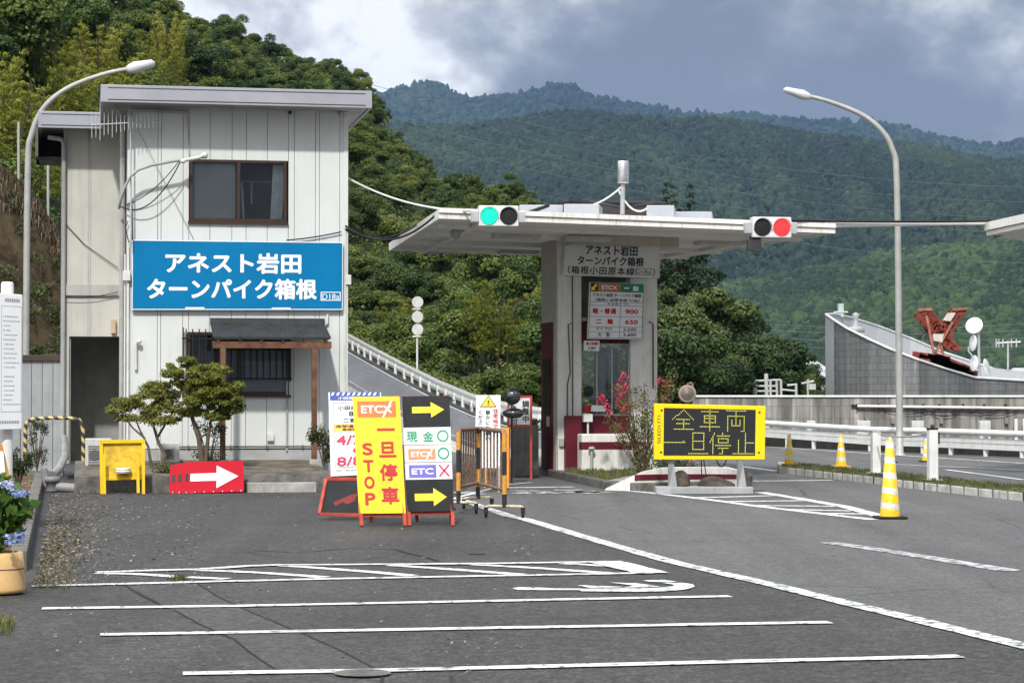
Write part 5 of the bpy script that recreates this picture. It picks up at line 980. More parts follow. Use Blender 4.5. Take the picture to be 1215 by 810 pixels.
for r_, row in enumerate(('全車両', '一旦停止')):
    for c_, ch in enumerate(row):
        n_ = len(row); u0 = (.165+.235*c_) if n_ == 3 else (.092+.206*c_); du = .185 if n_ == 3 else .185; v0 = .10 if r_ == 0 else .515; dv = .375
        for x0, y0, x1, y1 in CH[ch]:
            k_ = max(abs(x1-x0), abs(y1-y0), 1)
            for i in range(k_+1):
                x, y = round(x0+(x1-x0)*i/k_), round(y0+(y1-y0)*i/k_); u, v = u0+du*x/15, v0+dv*y/15
                if (r_, c_, x, y) in done: continue
                done.add((r_, c_, x, y)); f.rect(m, u-.0034, v-.0068, u+.0034, v+.0068, .008)
T.part('lettering', m, mat('led_lit', (.5, .45, .05), .5, emit=((.75, .74, .12), .5)), sc)
m = MB(); [f.ring(m, u, v, .010, .02, .01, .005, 12) for u, v in ((.065, .12), (.945, .12), (.062, .87), (.945, .87))]; T.part('bolts', m, INKB)
g, ff = glyphs('SiLED1771', .0); m = MB(); m.add([f.p(.030+.028*(1-0)*y_ if False else .058-.028*y_+.0, .70-.48*x_, .006) for x_, y_ in g], ff); 
m = MB(); m.add([f.p(.028+.030*(1-y_), .71-.50*x_, .006) for x_, y_ in g], ff); T.part('lettering', m, INKB)
for q_ in (796, 878): m = T.W(); v = P(q_, 545, Yd+.12); m.prism([(v.x-.045, Yd+.09, .1), (v.x+.045, Yd+.09, .1), (v.x+.045, Yd+.19, .1), (v.x-.045, Yd+.19, .1)], (0, 0, v.z-.1)); T.part('leg', m, mat('galvanised', (.24, .25, .26), .45, .4, var=.15), bevel=.008); m = T.W(); m.prism([(v.x-.045, Yd+.02, .1), (v.x+.10, Yd+.02, .1), (v.x+.045, Yd+.085, .5)], (0, .02, 0)); T.part('gusset', m, MATS['galvanised'])
m = T.W(); a, b = P(778, 580, Yd), P(893, 580, Yd); m.box(a.x, b.x, Yd-.12, Yd+.42, 0, .115); T.part('base', m, mat('stand_grey', (.30, .31, .32), .6, var=.12, streak=.3), bevel=.012)
m = T.W(); m.tube(sag(P(850, 545, Yd+.2), P(862, 545, Yd+.2), .12), .01, 5); m.tube(sag(P(835, 545, Yd+.2), P(840, 578, Yd+.3), .0), .009, 5); m.tube(sag(P(832, 545, Yd+.25), P(833, 578, Yd+.35), .0), .009, 5); T.part('cable', m, CABLE)
ROCK = mat('rock', (.075, .06, .048), .9, var=.4, scale=6, bump=.6, bscale=12)
def rock(label, px, py, Yd, sx, sy, sz):
    p = P(px, py, Yd); p.z = .115; m = MB(); bm = bmesh.new(); bmesh.ops.create_icosphere(bm, subdivisions=3, radius=1)
    for v in bm.verts: k = 1+.22*math.sin(v.co.x*3.1+px)+.16*math.sin(v.co.y*4.3+v.co.z*2.2+py); v.co = Vector((v.co.x*sx*k, v.co.y*sy*k, max(-.02, v.co.z*sz*k)))
    m.add([v.co for v in bm.verts], [[v.index for v in f_.verts] for f_ in bm.faces], True); bm.free(); return solo('rock', m, ROCK, label, 'rock', p, 'weight stones on the display stand')
rock('round brown stone on the stand by the left leg of the display', 805, 577, Yd+.26, .21, .12, .20); rock('long flat brown stone on the stand between the display legs', 851, 578, Yd+.28, .30, .1, .13); rock('pale upright stone on the stand right of the display leg', 884, 576, Yd+.28, .09, .09, .26)
# round mirror behind the display
p = P(815, 560, 42.); T = Thing('round_mirror', 'round mirror on a hooked rusty pole behind the yellow display', 'mirror', (p.x, 42., .14)); c = T.L(P(815.5, 467, 41.9))
m = MB(); m.lathe(c, [(.001, -.05), (.14, -.012), (.145, 0), (.15, .02), (.001, .03)], 24, False, axis='Y'); T.part('mirror', m, mat('mirror_face', (.16, .13, .12), .25, .3)); m = MB(); m.lathe(c, [(.145, -.015), (.165, -.01), (.165, .02), (.145, .02)], 24, axis='Y'); T.part('rim', m, mat('rim_tan', (.26, .21, .17), .6))
m = T.W(); m.tube([(P(817, 0, 42).x, 42, .14), P(817, 470, 42), P(815.5, 460, 42), P(816, 455, 42), P(820, 454, 42), P(822, 457, 42), P(821, 463, 42)], .022, 8); T.part('pole', m, RUST)
# flowering bush
p = P(762, 556, 43.6); p.z = .15
fb = Thing('flowering_bush', 'loose pink flowering bush growing beside the booth and the display', 'bush', p)
m = MB(); tips = []
for i in range(26):
    a = random.uniform(0, 6.28); hh = random.uniform(.7, 1.75); rr_ = random.uniform(.15, .72); e = Vector((math.cos(a)*rr_-.12, math.sin(a)*rr_*.7, hh)); m.tube([(0.02*math.cos(a), .02*math.sin(a), -.02), e*.45+Vector((.05*math.sin(a*3), 0, -.05)), e], .014, 5, r1=.004); tips.append(e)
fb.part('stems', m, mat('bush_stem', (.10, .065, .045), .8))
BUSHL = leaf_mat('bush_leaf', (.05, .075, .018), (.12, .15, .04), (.28, .24, .11), .3); PINKF = leaf_mat('pink_petal', (.42, .01, .05), (.62, .03, .09), (.75, .18, .24), .3)
lob = [(e.x*k, e.y*k, e.z*k, .13, 1) for e in tips for k in (.6, .8, .95)]+[(rng.uniform(-.1, .35), 0, rng.uniform(.15, .6), .2, .9) for _ in range(10)]
fb.part('leaves', leaf_mesh('bush_leaves', lob, 3000, .055, BUSHL, .5, .1, .2, -1, .9), None)
fl = [fb.L(P(x, y, 43.5+random.uniform(-.3, .1))) for x, y in ((736, 452), (741, 460), (733, 464), (745, 449), (738, 470), (745, 475), (734, 478), (750, 482), (741, 484), (713, 472), (717, 479), (722, 487), (782, 450), (778, 489), (739, 444))]
fb.part('flowers', leaf_mesh('bush_flowers', [(c.x, c.y, c.z, rng.uniform(.05, .11), 1.3) for c in fl], 850, .034, PINKF, .8, 0, .1, -1, .9), None)
c = [fb.L(P(x, y, 43.6)) for x, y in ((790, 458), (793, 466), (788, 474), (795, 452))]
fb.part('dry_sprays', leaf_mesh('bush_sprays', [(v.x, v.y, v.z, .12, 1.2) for v in c], 380, .05, leaf_mat('dry_leaf', (.10, .05, .02), (.22, .11, .05), (.35, .22, .1), .2), .6, 0, .1, -1, .9), None)
m = MB(); [m.tube([(0, 0, 0), v*.6+Vector((.1, 0, -.1)), v], .014, 5, r1=.004) for v in c]+[m.tube([(0, 0, 0), v*.55, v], .012, 5, r1=.004) for v in fl[:6]]; fb.part('stems', m, MATS['bush_stem'])
# ================================================================== RIGHT SIDE: median, cones, rails, wall
top = [(939, 548.5), (1215, 576.5), (1420, 597)]; front = [(924.5, 560.5), (1037, 573.5), (1097, 581), (1215, 594), (1420, 620)]
fr = [G(*a) for a in front]; bk_ = [G(x, y, .12) for x, y in top]
m = MB(); pl = [Vector((v.x, v.y, -.02)) for v in fr]+[Vector((v.x, v.y, -.02)) for v in bk_[::-1]]+[Vector((G(923, 554).x, G(923, 554).y, -.02))]; m.prism(pl, (0, 0, .14)); struct('median_kerb', m, mat('kerb_white', (.50, .49, .46), .85, var=.25, scale=4, bump=.3, streak=.7, dirt=(.10, .09, .08)), .015)
m = MB(); inn = [Vector((v.x-.02, v.y+.22, .126)) for v in fr]+[Vector((v.x, v.y-.1, .126)) for v in bk_[::-1]]; m.poly(inn); struct('median_turf', m, ground_mat('median_soil', (.07, .075, .03), (.12, .115, .05), (.05, .07, .02), 3, 25))
m = MB()
for i in range(len(fr)-1):
    L_ = (fr[i+1]-fr[i]).length; n_ = max(1, round(L_/.6))
    for k in range(n_+1): v = fr[i].lerp(fr[i+1], k/n_); m.box(v.x-.008, v.x+.008, v.y-.006, v.y+.15, 0, .1225)
struct('kerb_joint', m, CONC_D)
gp = []
for _ in range(900):
    t = random.random(); i = min(int(t*4), 3); s_ = random.random(); v = fr[i].lerp(fr[i+1], t*4-i); w_ = bk_[0].lerp(bk_[-1], t); v = (v+Vector((0, .22, 0))).lerp(w_, s_); gp.append((v.x, v.y, .12))
grass('median_grass', 'short dry grass on the concrete median with the cones', gp, .05)
CONEY = stripe_mat('cone_stripe', (.80, .50, .015), (.60, .59, .55), (0.12, 0, 1.), .2, .62, .45)
def cone(label, p, H, r, ph):
    T = Thing('traffic_cone', label, 'cone', p, 0, 'yellow and white striped traffic cones')
    m = MB(); m.lathe((0, 0, 0), [(r, .02), (r*.97, .06), (.025*H/.7+.012, H-.01), (.02, H), (.001, H)], 24); T.part('body', m, CONEY)
    s_ = r*1.5; m = MB(); m.box(-s_, s_, -s_, s_, 0, .028); T.part('base', m, RUBBER if ph else mat('base_orange', (.55, .30, .04), .7), bevel=.01); return T
cone('tall yellow striped cone standing alone on the asphalt at the hatched tip', G(1056, 614.5), 1.03, .135, 1)
cone('striped cone at the left tip of the grassy median', G(936.5, 551, .12), .66, .11, 0); cone('striped cone on the median between its left tip and the first white post', G(998, 553.5, .12), .68, .12, 0)
cone('striped cone straight behind the tall cone, only its top and base showing', G(1056.5, 548.5), .62, .10, 1); cone('striped cone partly hidden by the second white median post', G(1099, 547.5), .56, .11, 1)
for x, yb, yt, lab in ((1039, 561.5, 512.5, 'thinner white steel post on the median behind the tall cone'), (1106.5, 569.5, 509.5, 'thicker white steel post with dark cap on the median right of the tall cone')):
    p = G(x, yb, .12); T = Thing('median_post', lab, 'post', p, R(8), 'white posts on the median'); H = P(x, yt, p.y).z-.12
    m = MB(); m.box(-.08, .08, -.08, .08, .02, H); T.part('post', m, GW, bevel=.008); m = MB(); m.box(-.15, .15, -.12, .12, 0, .02); T.part('base_plate', m, GW); m = MB(); m.box(-.085, .085, -.085, .085, H+.001, H+.03); T.part('cap', m, PIPE if x < 1100 else BLACK)
    if x > 1100: m = MB(); m.box(.085, .12, -.05, .05, H-.25, H-.05); m.lathe((0, 0, H+.031), [(.03, 0), (.04, .05), (.001, .06)], 10); T.part('reflector', m, BLACK)
a = P(1042, 514, 43.4); b = P(1104, 513, 40.2); m = MB(Matrix.Translation(-a)); m.tube(sag(a, b, .07), .014, 6); solo('post_rope', m, mat('pale_rope', (.4, .36, .35), .8), 'thin rope sagging between the two white median posts', 'rope', a)
# far guardrail
gl = [(700, 494, 79), (830, 498.5, 76), (905, 501.5, 72), (1034, 509.5, 66), (1130, 512, 62), (1215, 515, 59), (1420, 522, 52)]
tp = [P(*a) for a in gl]; T = Thing('lane_guardrail', 'white two beam guardrail along the far lane below the concrete wall', 'guardrail', (tp[3].x, tp[3].y, 0)); m = T.W()
for a, b in zip(tp, tp[1:]): m.tube([a, b], .085, 8)
T.part('top_rail', m, GW); m = T.W()
for a, b in zip(tp, tp[1:]):
    for z0 in (-.44, -.28): m.prism([a+up*z0, b+up*z0, b+up*(z0+.13), a+up*(z0+.13)], (0, .05, 0))
    m.prism([a+up*-.31+Vector((0, .04, 0)), b+up*-.31+Vector((0, .04, 0)), b+up*-.29+Vector((0, .04, 0)), a+up*-.29+Vector((0, .04, 0))], (0, .03, 0))
T.part('lower_rail', m, GW)
for a, b in zip(tp, tp[1:]):
    n_ = max(1, round((b-a).length/1.55))
    for k in range(n_): v = a.lerp(b, k/n_); m = T.W(); m.tube([(v.x, v.y+.2, 0), (v.x, v.y+.2, v.z-.1)], .07, 8); T.part('post', m, GW)
m = MB(); kb = [Vector((v.x+.05, v.y+1.6, 0)) for v in tp]
for a, b in zip(kb, kb[1:]): m.prism([a, b, b+up*.32, a+up*.32], (0, .3, 0))
struct('far_kerb', m, mat('mossy_kerb', (.035, .034, .03), .9, var=.3, streak=.3))
# concrete retaining wall
Yw = 78; wf = Frame((P(822, 470, Yw).x, Yw, 0), R(-2)); q2 = lambda px, py, y=0.: wf.hit(px, py, y)
T = Thing('retaining_wall', 'long weathered concrete retaining wall with pale coping and conduit', 'wall', wf.o, R(-2)); x1 = 22; zt_ = q2(1000, 469).z
WALLM = brick_mat('wall_blocks', (.26, .25, .225), (.30, .29, .265), (.19, .18, .165), .42, .42, .012, .9, .6)
m = MB(); m.box(0, x1, 0, .5, 0, zt_-.07); T.part('body', m, WALLM); m = MB(); m.box(-.03, x1, -.06, .56, zt_-.06, zt_+.01); T.part('coping', m, mat('coping_pale', (.66, .66, .64), .8, streak=.3), bevel=.015)
m = MB(); z = q2(1100, 482.5).z; m.tube([(q2(1015, 0).x, -.12, q2(0, 481.5).z), (q2(1215, 0).x, -.12, q2(0, 484).z), (x1, -.12, q2(0, 485).z)], .05, 8); T.part('conduit', m, PIPEW)
m = MB()
for x in (1015, 1040, 1068, 1093, 1112, 1140, 1165, 1190): m.box(q2(x, 0).x-.03, q2(x, 0).x+.03, -.13, -.005, z-.1, z+.1); 
m.box(q2(1008, 0).x, q2(1020, 0).x, -.1, -.02, z, z+.08)
for a, b, s_ in ((1040, 1112, .35), (1068, 1165, .28), (1112, 1190, .3), (1093, 1140, .5), (1140, 1210, .45)): m.tube(sag((q2(a, 0).x, -.1, z), (q2(b, 0).x, -.1, z-.05), s_*.6), .014, 5)
T.part('cable', m, CABLE)
for x in (966, 1027, 1057, 1086, 1114, 1163, 1191, 912):
    m = MB(); xx = q2(x, 0).x; m.box(xx-.06, xx+.06, -.14, -.005, q2(0, 502).z, q2(0, 495).z); T.part('wall_box', m, mat('box_grey', (.2, .19, .18), .6), bevel=.01)
m = MB(); m.box(q2(1158, 0).x, q2(1225, 0).x, -1.0, -.95, q2(0, 536).z, q2(0, 533).z); m.box(q2(1160, 0).x, q2(1163, 0).x, -1.0, -.95, 0, q2(0, 533).z); m.box(q2(1213, 0).x, q2(1216, 0).x, -1.0, -.95, 0, q2(0, 533).z); T.part('low_rail', m, BLACK)
for x in (1201, 1211): m = MB(); xx = q2(x, 0).x; m.tube([(xx, -.3, 0), (xx, -.3, q2(0, 496).z)], .07, 8); T.part('pipe', m, PIPEW)
# white lockers before the wall
for x0, x1_, lab in ((905, 912, 'leftmost white box at the foot of the concrete wall'), (956, 966, 'white box at the foot of the concrete wall, second from the left'), (1015, 1031, 'white box at the foot of the wall just left of the lamp post'), (1080, 1094, 'white box at the foot of the wall just right of the lamp post'), (1160, 1173, 'rightmost grey white box at the foot of the concrete wall')):
    a, b = q2(x0, 0, -1.2).x, q2(x1_, 0, -1.2).x; w0 = wf.M @ Vector((a, -1.2, 0)); T = Thing('equipment_box', lab, 'box', w0, R(-2), 'white boxes at the foot of the wall'); m = MB(); m.box(0, b-a, 0, .4, 0, .78); T.part('case', m, ACM, bevel=.015); m = MB(); m.box(.04, b-a-.04, -.012, -.001, .1, .7); T.part('door', m, ACM)
# street lamps
LP = mat('lamp_pole', (.36, .365, .345), .5, .2, var=.12, scale=2, streak=.25, dirt=(.24, .20, .15))
def lamp(label, base, pts, head, r0):
    T = Thing('street_lamp', label, 'street lamp', base, 0, 'curved arm street lamps'); W = [T.L(v) for v in pts]
    sm = []
    for i in range(len(W)-1):
        p0, p1, p2, p3 = W[max(i-1, 0)], W[i], W[i+1], W[min(i+2, len(W)-1)]
        for k in range(6): t = k/6; sm.append(.5*((2*p1)+(p2-p0)*t+(2*p0-5*p1+4*p2-p3)*t*t+(3*p1-p0-3*p2+p3)*t**3))
    sm.append(W[-1]); m = MB(); m.tube(sm, r0, 12, r1=r0*.55); T.part('pole', m, LP)
    a, b = [T.L(v) for v in head]; d = (b-a).normalized(); s_ = Vector((0, 1, 0)); u_ = d.cross(s_); u_ = u_ if u_.z > 0 else -u_; L_ = (b-a).length
    m = MB(); n_ = 12; pr = [(0, .05), (.08, .09), (.3, .13), (.6, .15), (.9, .12), (1, .03)]; V = []
    for t, wd in pr:
        for k in range(n_): an = 2*math.pi*k/n_; V.append(a+d*L_*t+s_*wd*math.cos(an)+u_*(.16 if t < .5 else .11)*math.sin(an)*(wd/.15))
    m.add(V, [(i*n_+k, i*n_+(k+1) % n_, (i+1)*n_+(k+1) % n_, (i+1)*n_+k) for i in range(len(pr)-1) for k in range(n_)]+[list(range(n_))[::-1], list(range(len(V)-n_, len(V)))], True); T.part('lamp_head', m, mat('lamp_head', (.55, .56, .56), .4, .1))
    c = a+d*L_*.6-u_*.045; m = MB(); m.ball(c, .11, .35, 8); T.part('lens', m, mat('lamp_lens', (.45, .47, .45), .2))
    c = T.L(base)+Vector((0, 0, 0)); m = MB(); m.lathe(c, [(r0*1.5, -.02), (r0*1.5, .04), (r0*1.05, .06), (r0, 1.), (r0*.95, 1.2)], 14); T.part('base', m, LP)
Yl = 62.; b = P(1067.5, 520, Yl); b.z = 0
lamp('street lamp with arm curving left rising behind the far guardrail', b, [b, P(1066.5, 400, Yl), P(1064, 215, Yl), P(1059, 178, Yl), P(1046, 155, Yl), P(1022, 136, Yl), P(985, 121, Yl), P(957, 113.5, Yl)], (P(962, 115.5, Yl), P(929.5, 106, Yl)), .098)
Yl = 50.; b = P(30, 520, Yl); b.z = 0
lamp('street lamp with arm curving right over the annex roof', b, [b, P(31, 400, Yl), P(33, 200, Yl), P(37.5, 160, Yl), P(52, 128, Yl), P(80, 105, Yl), P(120, 89, Yl), P(154, 81.5, Yl)], (P(150, 83, Yl), P(184, 74.5, Yl)), .078)
# ---------------- museum building with shell shaped roof
SH = brick_mat('grey_shingles', (.150, .155, .16), (.175, .18, .185), (.11, .11, .115), 0.62, .31, .02, .75, .3); INN = mat('ribbed_inner', (.44, .45, .47), .6, var=.06, scale=6, streak=.25)
FW = [(980, 373, 112), (990, 380, 108), (1005, 389.5, 105.5), (1030, 402, 103.5), (1060, 415.5, 102.5), (1090, 427, 102.5), (1120, 437, 103.5), (1157, 448, 105.5), (1215, 451.5, 107), (1400, 462, 112)]
BW = [(980, 373, 112), (990, 372.3, 116), (1010, 376.5, 119), (1040, 386, 121), (1080, 401, 123), (1120, 418, 124), (1160, 431, 124.5), (1215, 449, 124), (1400, 463, 120)]
Ff, Bb = [P(*a) for a in FW], [P(*a) for a in BW]; T = Thing('shingle_hall', 'grey shingled curved hall with sloping cut roof behind the concrete wall', 'building', (Ff[4].x, Ff[4].y, 0))
def curtainw(m, L_, th, z0=0.):
    for a, b in zip(L_, L_[1:]): m.add([(a.x, a.y, z0), (b.x, b.y, z0), b, a], [(0, 1, 2, 3)])
m = T.W(); curtainw(m, Ff[:8], 0); T.part('curved_wall', m, SH); m = T.W(); curtainw(m, Ff[7:], 0); T.part('side_wall', m, SH, label='straight shingled side wall')
m = T.W(); inn = [v+Vector((0, .25, 0)) for v in Ff]; curtainw(m, inn, 0); T.part('inner_wall', m, INN); m = T.W(); curtainw(m, Bb, 0); T.part('back_wall', m, INN)
CAPW = mat('cap_white', (.55, .56, .57), .5)
m = T.W(); m.add(Ff+[v+Vector((0, .25, 0)) for v in Ff], [(i, i+1, len(Ff)+i+1, len(Ff)+i) for i in range(len(Ff)-1)]); [m.tube([a, b], .07, 6) for a, b in zip(Ff, Ff[1:])]; [m.tube([a, b], .06, 6) for a, b in zip(Bb, Bb[1:])]; T.part('cap_edge', m, CAPW)
m = T.W(); dk = [Vector((v.x, v.y+.26, min(v.z-.12, 3.6))) for v in Ff]+[Vector((v.x, v.y-.05, min(v.z-.12, 3.6))) for v in Bb[::-1]]; m.poly(dk); T.part('roof_deck', m, mat('deck_grey', (.28, .29, .30), .8)); 
m = T.W(); v = P(998, 361, 117.5); m.prism([P(995, 376, 117), P(1001, 376, 117), P(1001, 360, 117), P(995, 360, 117)], (0, .5, 0)); m.bar(P(989, 370, 117), P(1006, 370, 117), .08); T.part('roof_sign', m, mat('pale_green', (.42, .5, .48), .5))
m = T.W(); m.lathe(T.L(P(1015.5, 393, 114))*0+P(1015.5, 394, 114), [(.001, 0), (.45, 0), (.4, .25), (.12, .3), (.12, .7), (.2, .9), (.001, 1.)], 12); T.part('roof_vent', m, PIPE)
RD = mat('rust_red', (.20, .035, .018), .75, var=.35, scale=3, streak=.35); 
C_ = Thing('rusty_gantry', 'rusty red V shaped lattice gantry on the roof of the grey hall', 'gantry', P(1110, 428, 113)); Yg = 113
def lattice(a, b, c, d, n_, r=.07):
    m = C_.W(); a, b, c, d = [Vector(v) for v in (a, b, c, d)]; dp = Vector((0, .9, 0))
    for o in (0, 1):
        A, B2, C2, D2 = [v+dp*o for v in (a, b, c, d)]; m.bar(A, C2, r*1.6); m.bar(B2, D2, r*1.6)
        for i in range(n_): t0, t1 = i/n_, (i+1)/n_; m.bar(A.lerp(C2, t0), B2.lerp(D2, t1), r); m.bar(B2.lerp(D2, t0), A.lerp(C2, t1), r); m.bar(A.lerp(C2, t0), B2.lerp(D2, t0), r)
    for i in range(n_+1): t = i/n_; m.bar(a.lerp(c, t), a.lerp(c, t)+dp, r); m.bar(b.lerp(d, t), b.lerp(d, t)+dp, r)
    return m
C_.part('arm', lattice(P(1089, 372, Yg), P(1104, 367, Yg), P(1113, 405, Yg), P(1122, 392, Yg), 4), RD); C_.part('arm', lattice(P(1130, 368, Yg), P(1146, 367, Yg), P(1117, 391, Yg), P(1124, 402, Yg), 4), RD)
C_.part('body', lattice(P(1102, 382, Yg), P(1128, 383, Yg), P(1111, 404, Yg), P(1129, 406, Yg), 3), RD); C_.part('head', lattice(P(1112, 401, Yg), P(1127, 399, Yg), P(1125, 414, Yg), P(1139, 416, Yg), 3), RD)
for a, b in (((1099, 374), (1108.5, 421)), ((1130, 382), (1108.5, 421)), ((1115, 406), (1120, 424)), ((1089, 367), (1106, 367)), ((1130, 367), (1147, 366))): m = C_.W(); m.bar(P(*a, Yg-.1), P(*b, Yg-.1), .12); C_.part('strut', m, mat('rust_pale', (.32, .12, .08), .7, var=.3))
m = C_.W(); m.prism([P(1107, 396, Yg-.2), P(1120, 396, Yg-.2), P(1118, 406, Yg-.2), P(1108, 404, Yg-.2)], (0, .4, 0)); C_.part('plate', m, mat('gantry_white', (.5, .46, .43), .6, streak=.5, dirt=(.2, .06, .04))); m = C_.W(); m.prism([P(1126, 371, Yg-.2), P(1134, 371, Yg-.2), P(1128, 381, Yg-.2), P(1120, 380, Yg-.2)], (0, .4, 0)); C_.part('plate', m, mat('gantry_white', (.5, .46, .43), .6, streak=.5, dirt=(.2, .06, .04)))
m = C_.W()
for a, b in (((1083, 420), (1127, 426)), ((1100, 422), (1160, 444)), ((1104, 426), (1155, 446)), ((1108, 421), (1150, 438)), ((1090, 422), (1140, 441))): m.bar(P(*a, Yg-2), P(*b, Yg-2), .28)
C_.part('base_beams', m, RD)
T = Thing('dish_mast', 'mast with white satellite dishes on the right end of the grey hall', 'satellite dish', P(1162, 447, 109)); Yd_ = 109
m = T.W(); m.tube([P(1162, 449, Yd_), P(1161, 386, Yd_)], .07, 8); T.part('mast', m, TIN)
def dish(x, y, r, tilt, rotz):
    m = MB(); pr = [(.001, 0)]+[(r*k/6, .28*r*(k/6)**2) for k in range(1, 7)]+[(r*.98, .30*r), (.001, .04)]; m.lathe((0, 0, 0), pr, 20, axis='Z'); Mx = Matrix.Translation(T.L(P(x, y, Yd_))) @ Matrix.Rotation(rotz, 4, 'Z') @ Matrix.Rotation(tilt, 4, 'X'); m.v = [tuple(Mx @ Vector(v)) for v in m.v]; T.part('dish', m, mat('dish_white', (.66, .67, .67), .45))
dish(1156.5, 387, .42, R(70), R(-25)); dish(1157, 407, .40, R(85), R(-75)); dish(1168, 437, .46, R(78), R(60)); dish(1158, 431, .38, R(85), R(-70))
m = T.W(); m.tube([P(1149, 411, Yd_), P(1149, 416, Yd_), P(1155, 424, Yd_)], .04, 6); m.tube([P(1156, 434, Yd_), P(1161, 428, Yd_)], .05, 6); T.part('bracket', m, TIN)
T = Thing('roof_antenna', 'thin aerial with a cross boom at the right end of the grey hall roof', 'antenna', P(1196, 448, 122)); m = T.W(); m.tube([P(1196, 452, 122), P(1196, 404, 122)], .06, 6); T.part('mast', m, TIN); m = T.W(); m.tube([P(1182, 407, 122), P(1211, 405.5, 122)], .05, 6); T.part('boom', m, TIN); m = T.W()
for x in (1182, 1185, 1190, 1200, 1206): m.tube([P(x, 402, 122), P(x, 412, 122)], .045, 5)
T.part('rods', m, TIN)
# small houses and poles in the distance
def house(label, x0, x1, yt, yb, Yd, roofh, wm):
    a, b = P(x0, yb, Yd), P(x1, yt, Yd); T = Thing('small_house', label, 'house', (a.x, Yd, 0)); W0 = b.x-a.x; m = MB(); m.box(0, W0, 0, 6, 0, b.z-.5); T.part('wall', m, wm); z = b.z-.5; m = MB(); e = .4
    m.add([(-e, -e, z), (W0+e, -e, z), (W0+e, 6+e, z), (-e, 6+e, z), (W0*.2, 3, z+roofh), (W0*.8, 3, z+roofh)], [(0, 1, 5, 4), (1, 2, 5), (2, 3, 4, 5), (3, 0, 4), (3, 2, 1, 0)]); T.part('roof', m, mat('house_roof', (.36, .37, .38), .6))
    for i in range(2): m = MB(); m.box(W0*(.2+.4*i), W0*(.4+.4*i), -.03, -.001, z-1.6, z-.6); T.part('window', m, mat('house_window', (.05, .06, .07), .2))
HW = mat('house_white', (.42, .42, .40), .8); house('small grey roofed house at the left end of the grey hall', 951, 979, 431, 470, 150, .8, HW); house('lower small house touching the left end of the grey hall', 968, 984, 437.5, 470, 140, .5, HW); house('small pale house beyond the right end of the grey hall', 1208, 1240, 441, 470, 150, .8, mat('house_pink', (.36, .30, .29), .8))
T = Thing('utility_frame', 'pale pipework frame of utility poles rising behind the concrete wall', 'utility pole', P(920, 470, 100)*Vector((1, 1, 0))); 
for x, y0 in ((895.5, 450), (909, 443), (914, 450), (921.5, 450), (926.5, 450), (944.5, 455), (958.5, 450)): m = T.W(); m.tube([(P(x, 0, 100).x, 100, 0), P(x, y0, 100)], .09 if x in (895.5, 909) else .06, 8); T.part('pole', m, mat('pole_pale', (.42, .42, .41), .6))
m = T.W()
for a, b in (((896, 452), (926, 450.5)), ((896, 458), (922, 458)), ((896, 464), (921, 464)), ((934, 457), (946, 456)), ((951, 455), (966, 452)), ((926, 462), (946, 464))): m.tube([P(*a, 100), P(*b, 100)], .05, 6)
T.part('cross_bar', m, MATS['pole_pale']); m = T.W(); m.prism([P(960, 455, 99.7), P(968, 455, 99.7), P(968, 462, 99.7), P(960, 462, 99.7)], (0, .3, 0)); T.part('transformer', m, MATS['pole_pale'])
# ---------------- wires
def wire(label, a, b, s_, r, ma=CABLE, name='overhead_wire', grp=None): a, b = Vector(a), Vector(b); m = MB(Matrix.Translation(-a)); m.tube(sag(a, b, s_, 20), r, 6); return solo(name, m, ma, label, 'wire', a, grp)
bw = lambda px, py, y: BF.M @ Vector(hw(px, py, y))
wire('thick white cable from the office wall to the green traffic light', bw(412, 211, .5), P(568, 249.5, 40.2), .18, .021, PIPEW)
wire('upper black cable running from the office corner to the canopy', bw(410, 268, -.05), P(517, 255, 41), .35, .02); wire('lower black cable running from the office corner to the canopy', bw(410, 272, -.05), P(500, 262, 44), .25, .02); wire('black cable across the office front above the blue sign', bw(340, 285, -.05), bw(405, 275, -.05), .02, .012)
PLW = mat('power_cable', (.13, .16, .17), .5)
for i, (ya, yb_) in enumerate(((96, 208), (113, 226), (128, 246), (150, 262), (172, 300))):
    wire('thin pale power line slanting down across the dark mountain', P(380, ya-12, 420), P(1300, yb_+14, 520), 6, .04, PLW, 'power_line', 'power lines crossing before the mountain')
for i, yy in enumerate((374, 381, 390, 399)): wire('thin level power line low in front of the mountain', P(780, yy, 300), P(1300, yy+4, 320), 1.5, .035, PLW, 'power_line', 'power lines low over the valley')
# ================================================================== HILLS AND VEGETATION
up = Vector((0, 0, 1))
TAB = np.array([  # screen bearing, foot distance, ridge distance, skyline row
 (-700, 50, 160, -420), (-300, 55, 180, -260), (0, 62, 205, -120), (100, 72, 220, -70), (190, 84, 240, 2), (260, 100, 255, 34), (330, 112, 270, 62), (400, 124, 285, 78), (430, 126, 288, 96), (452, 124, 285, 118),
 (470, 122, 280, 152), (500, 116, 268, 190), (520, 113, 255, 216), (560, 106, 235, 226), (600, 100, 220, 222), (640, 95, 205, 238), (700, 92, 190, 268), (780, 92, 175, 305), (830, 94, 168, 338), (870, 98, 160, 380), (920, 104, 155, 408), (975, 110, 150, 438), (1015, 116, 146, 462), (1100, 124, 146, 476), (2000, 130, 150, 476)], float)
def tab(a): return [np.interp(a, TAB[:, 0], TAB[:, k]) for k in (1, 2, 3)]
TH = 2.6                                                     # height of the trees on the slope
def hill_z(a, t):
    Fo, Ri, ys = tab(a); hr = max(0., 1.6+(470-ys)/F*Ri-TH); s = t if t <= 1 else 1-(t-1)*.5
    return hr*(1.55*s-.55*s*s if t <= 1 else s)*(1) + (.5*math.sin(a*.045+t*9)+.4*math.sin(a*.021+t*17))*min(1, t*3)*min(1, hr/4)
def hill_p(a, t): Fo, Ri, ys = tab(a); Y = Fo+(Ri-Fo)*t; return Vector(((a-CX)/F*Y, Y, hill_z(a, t)-.05))
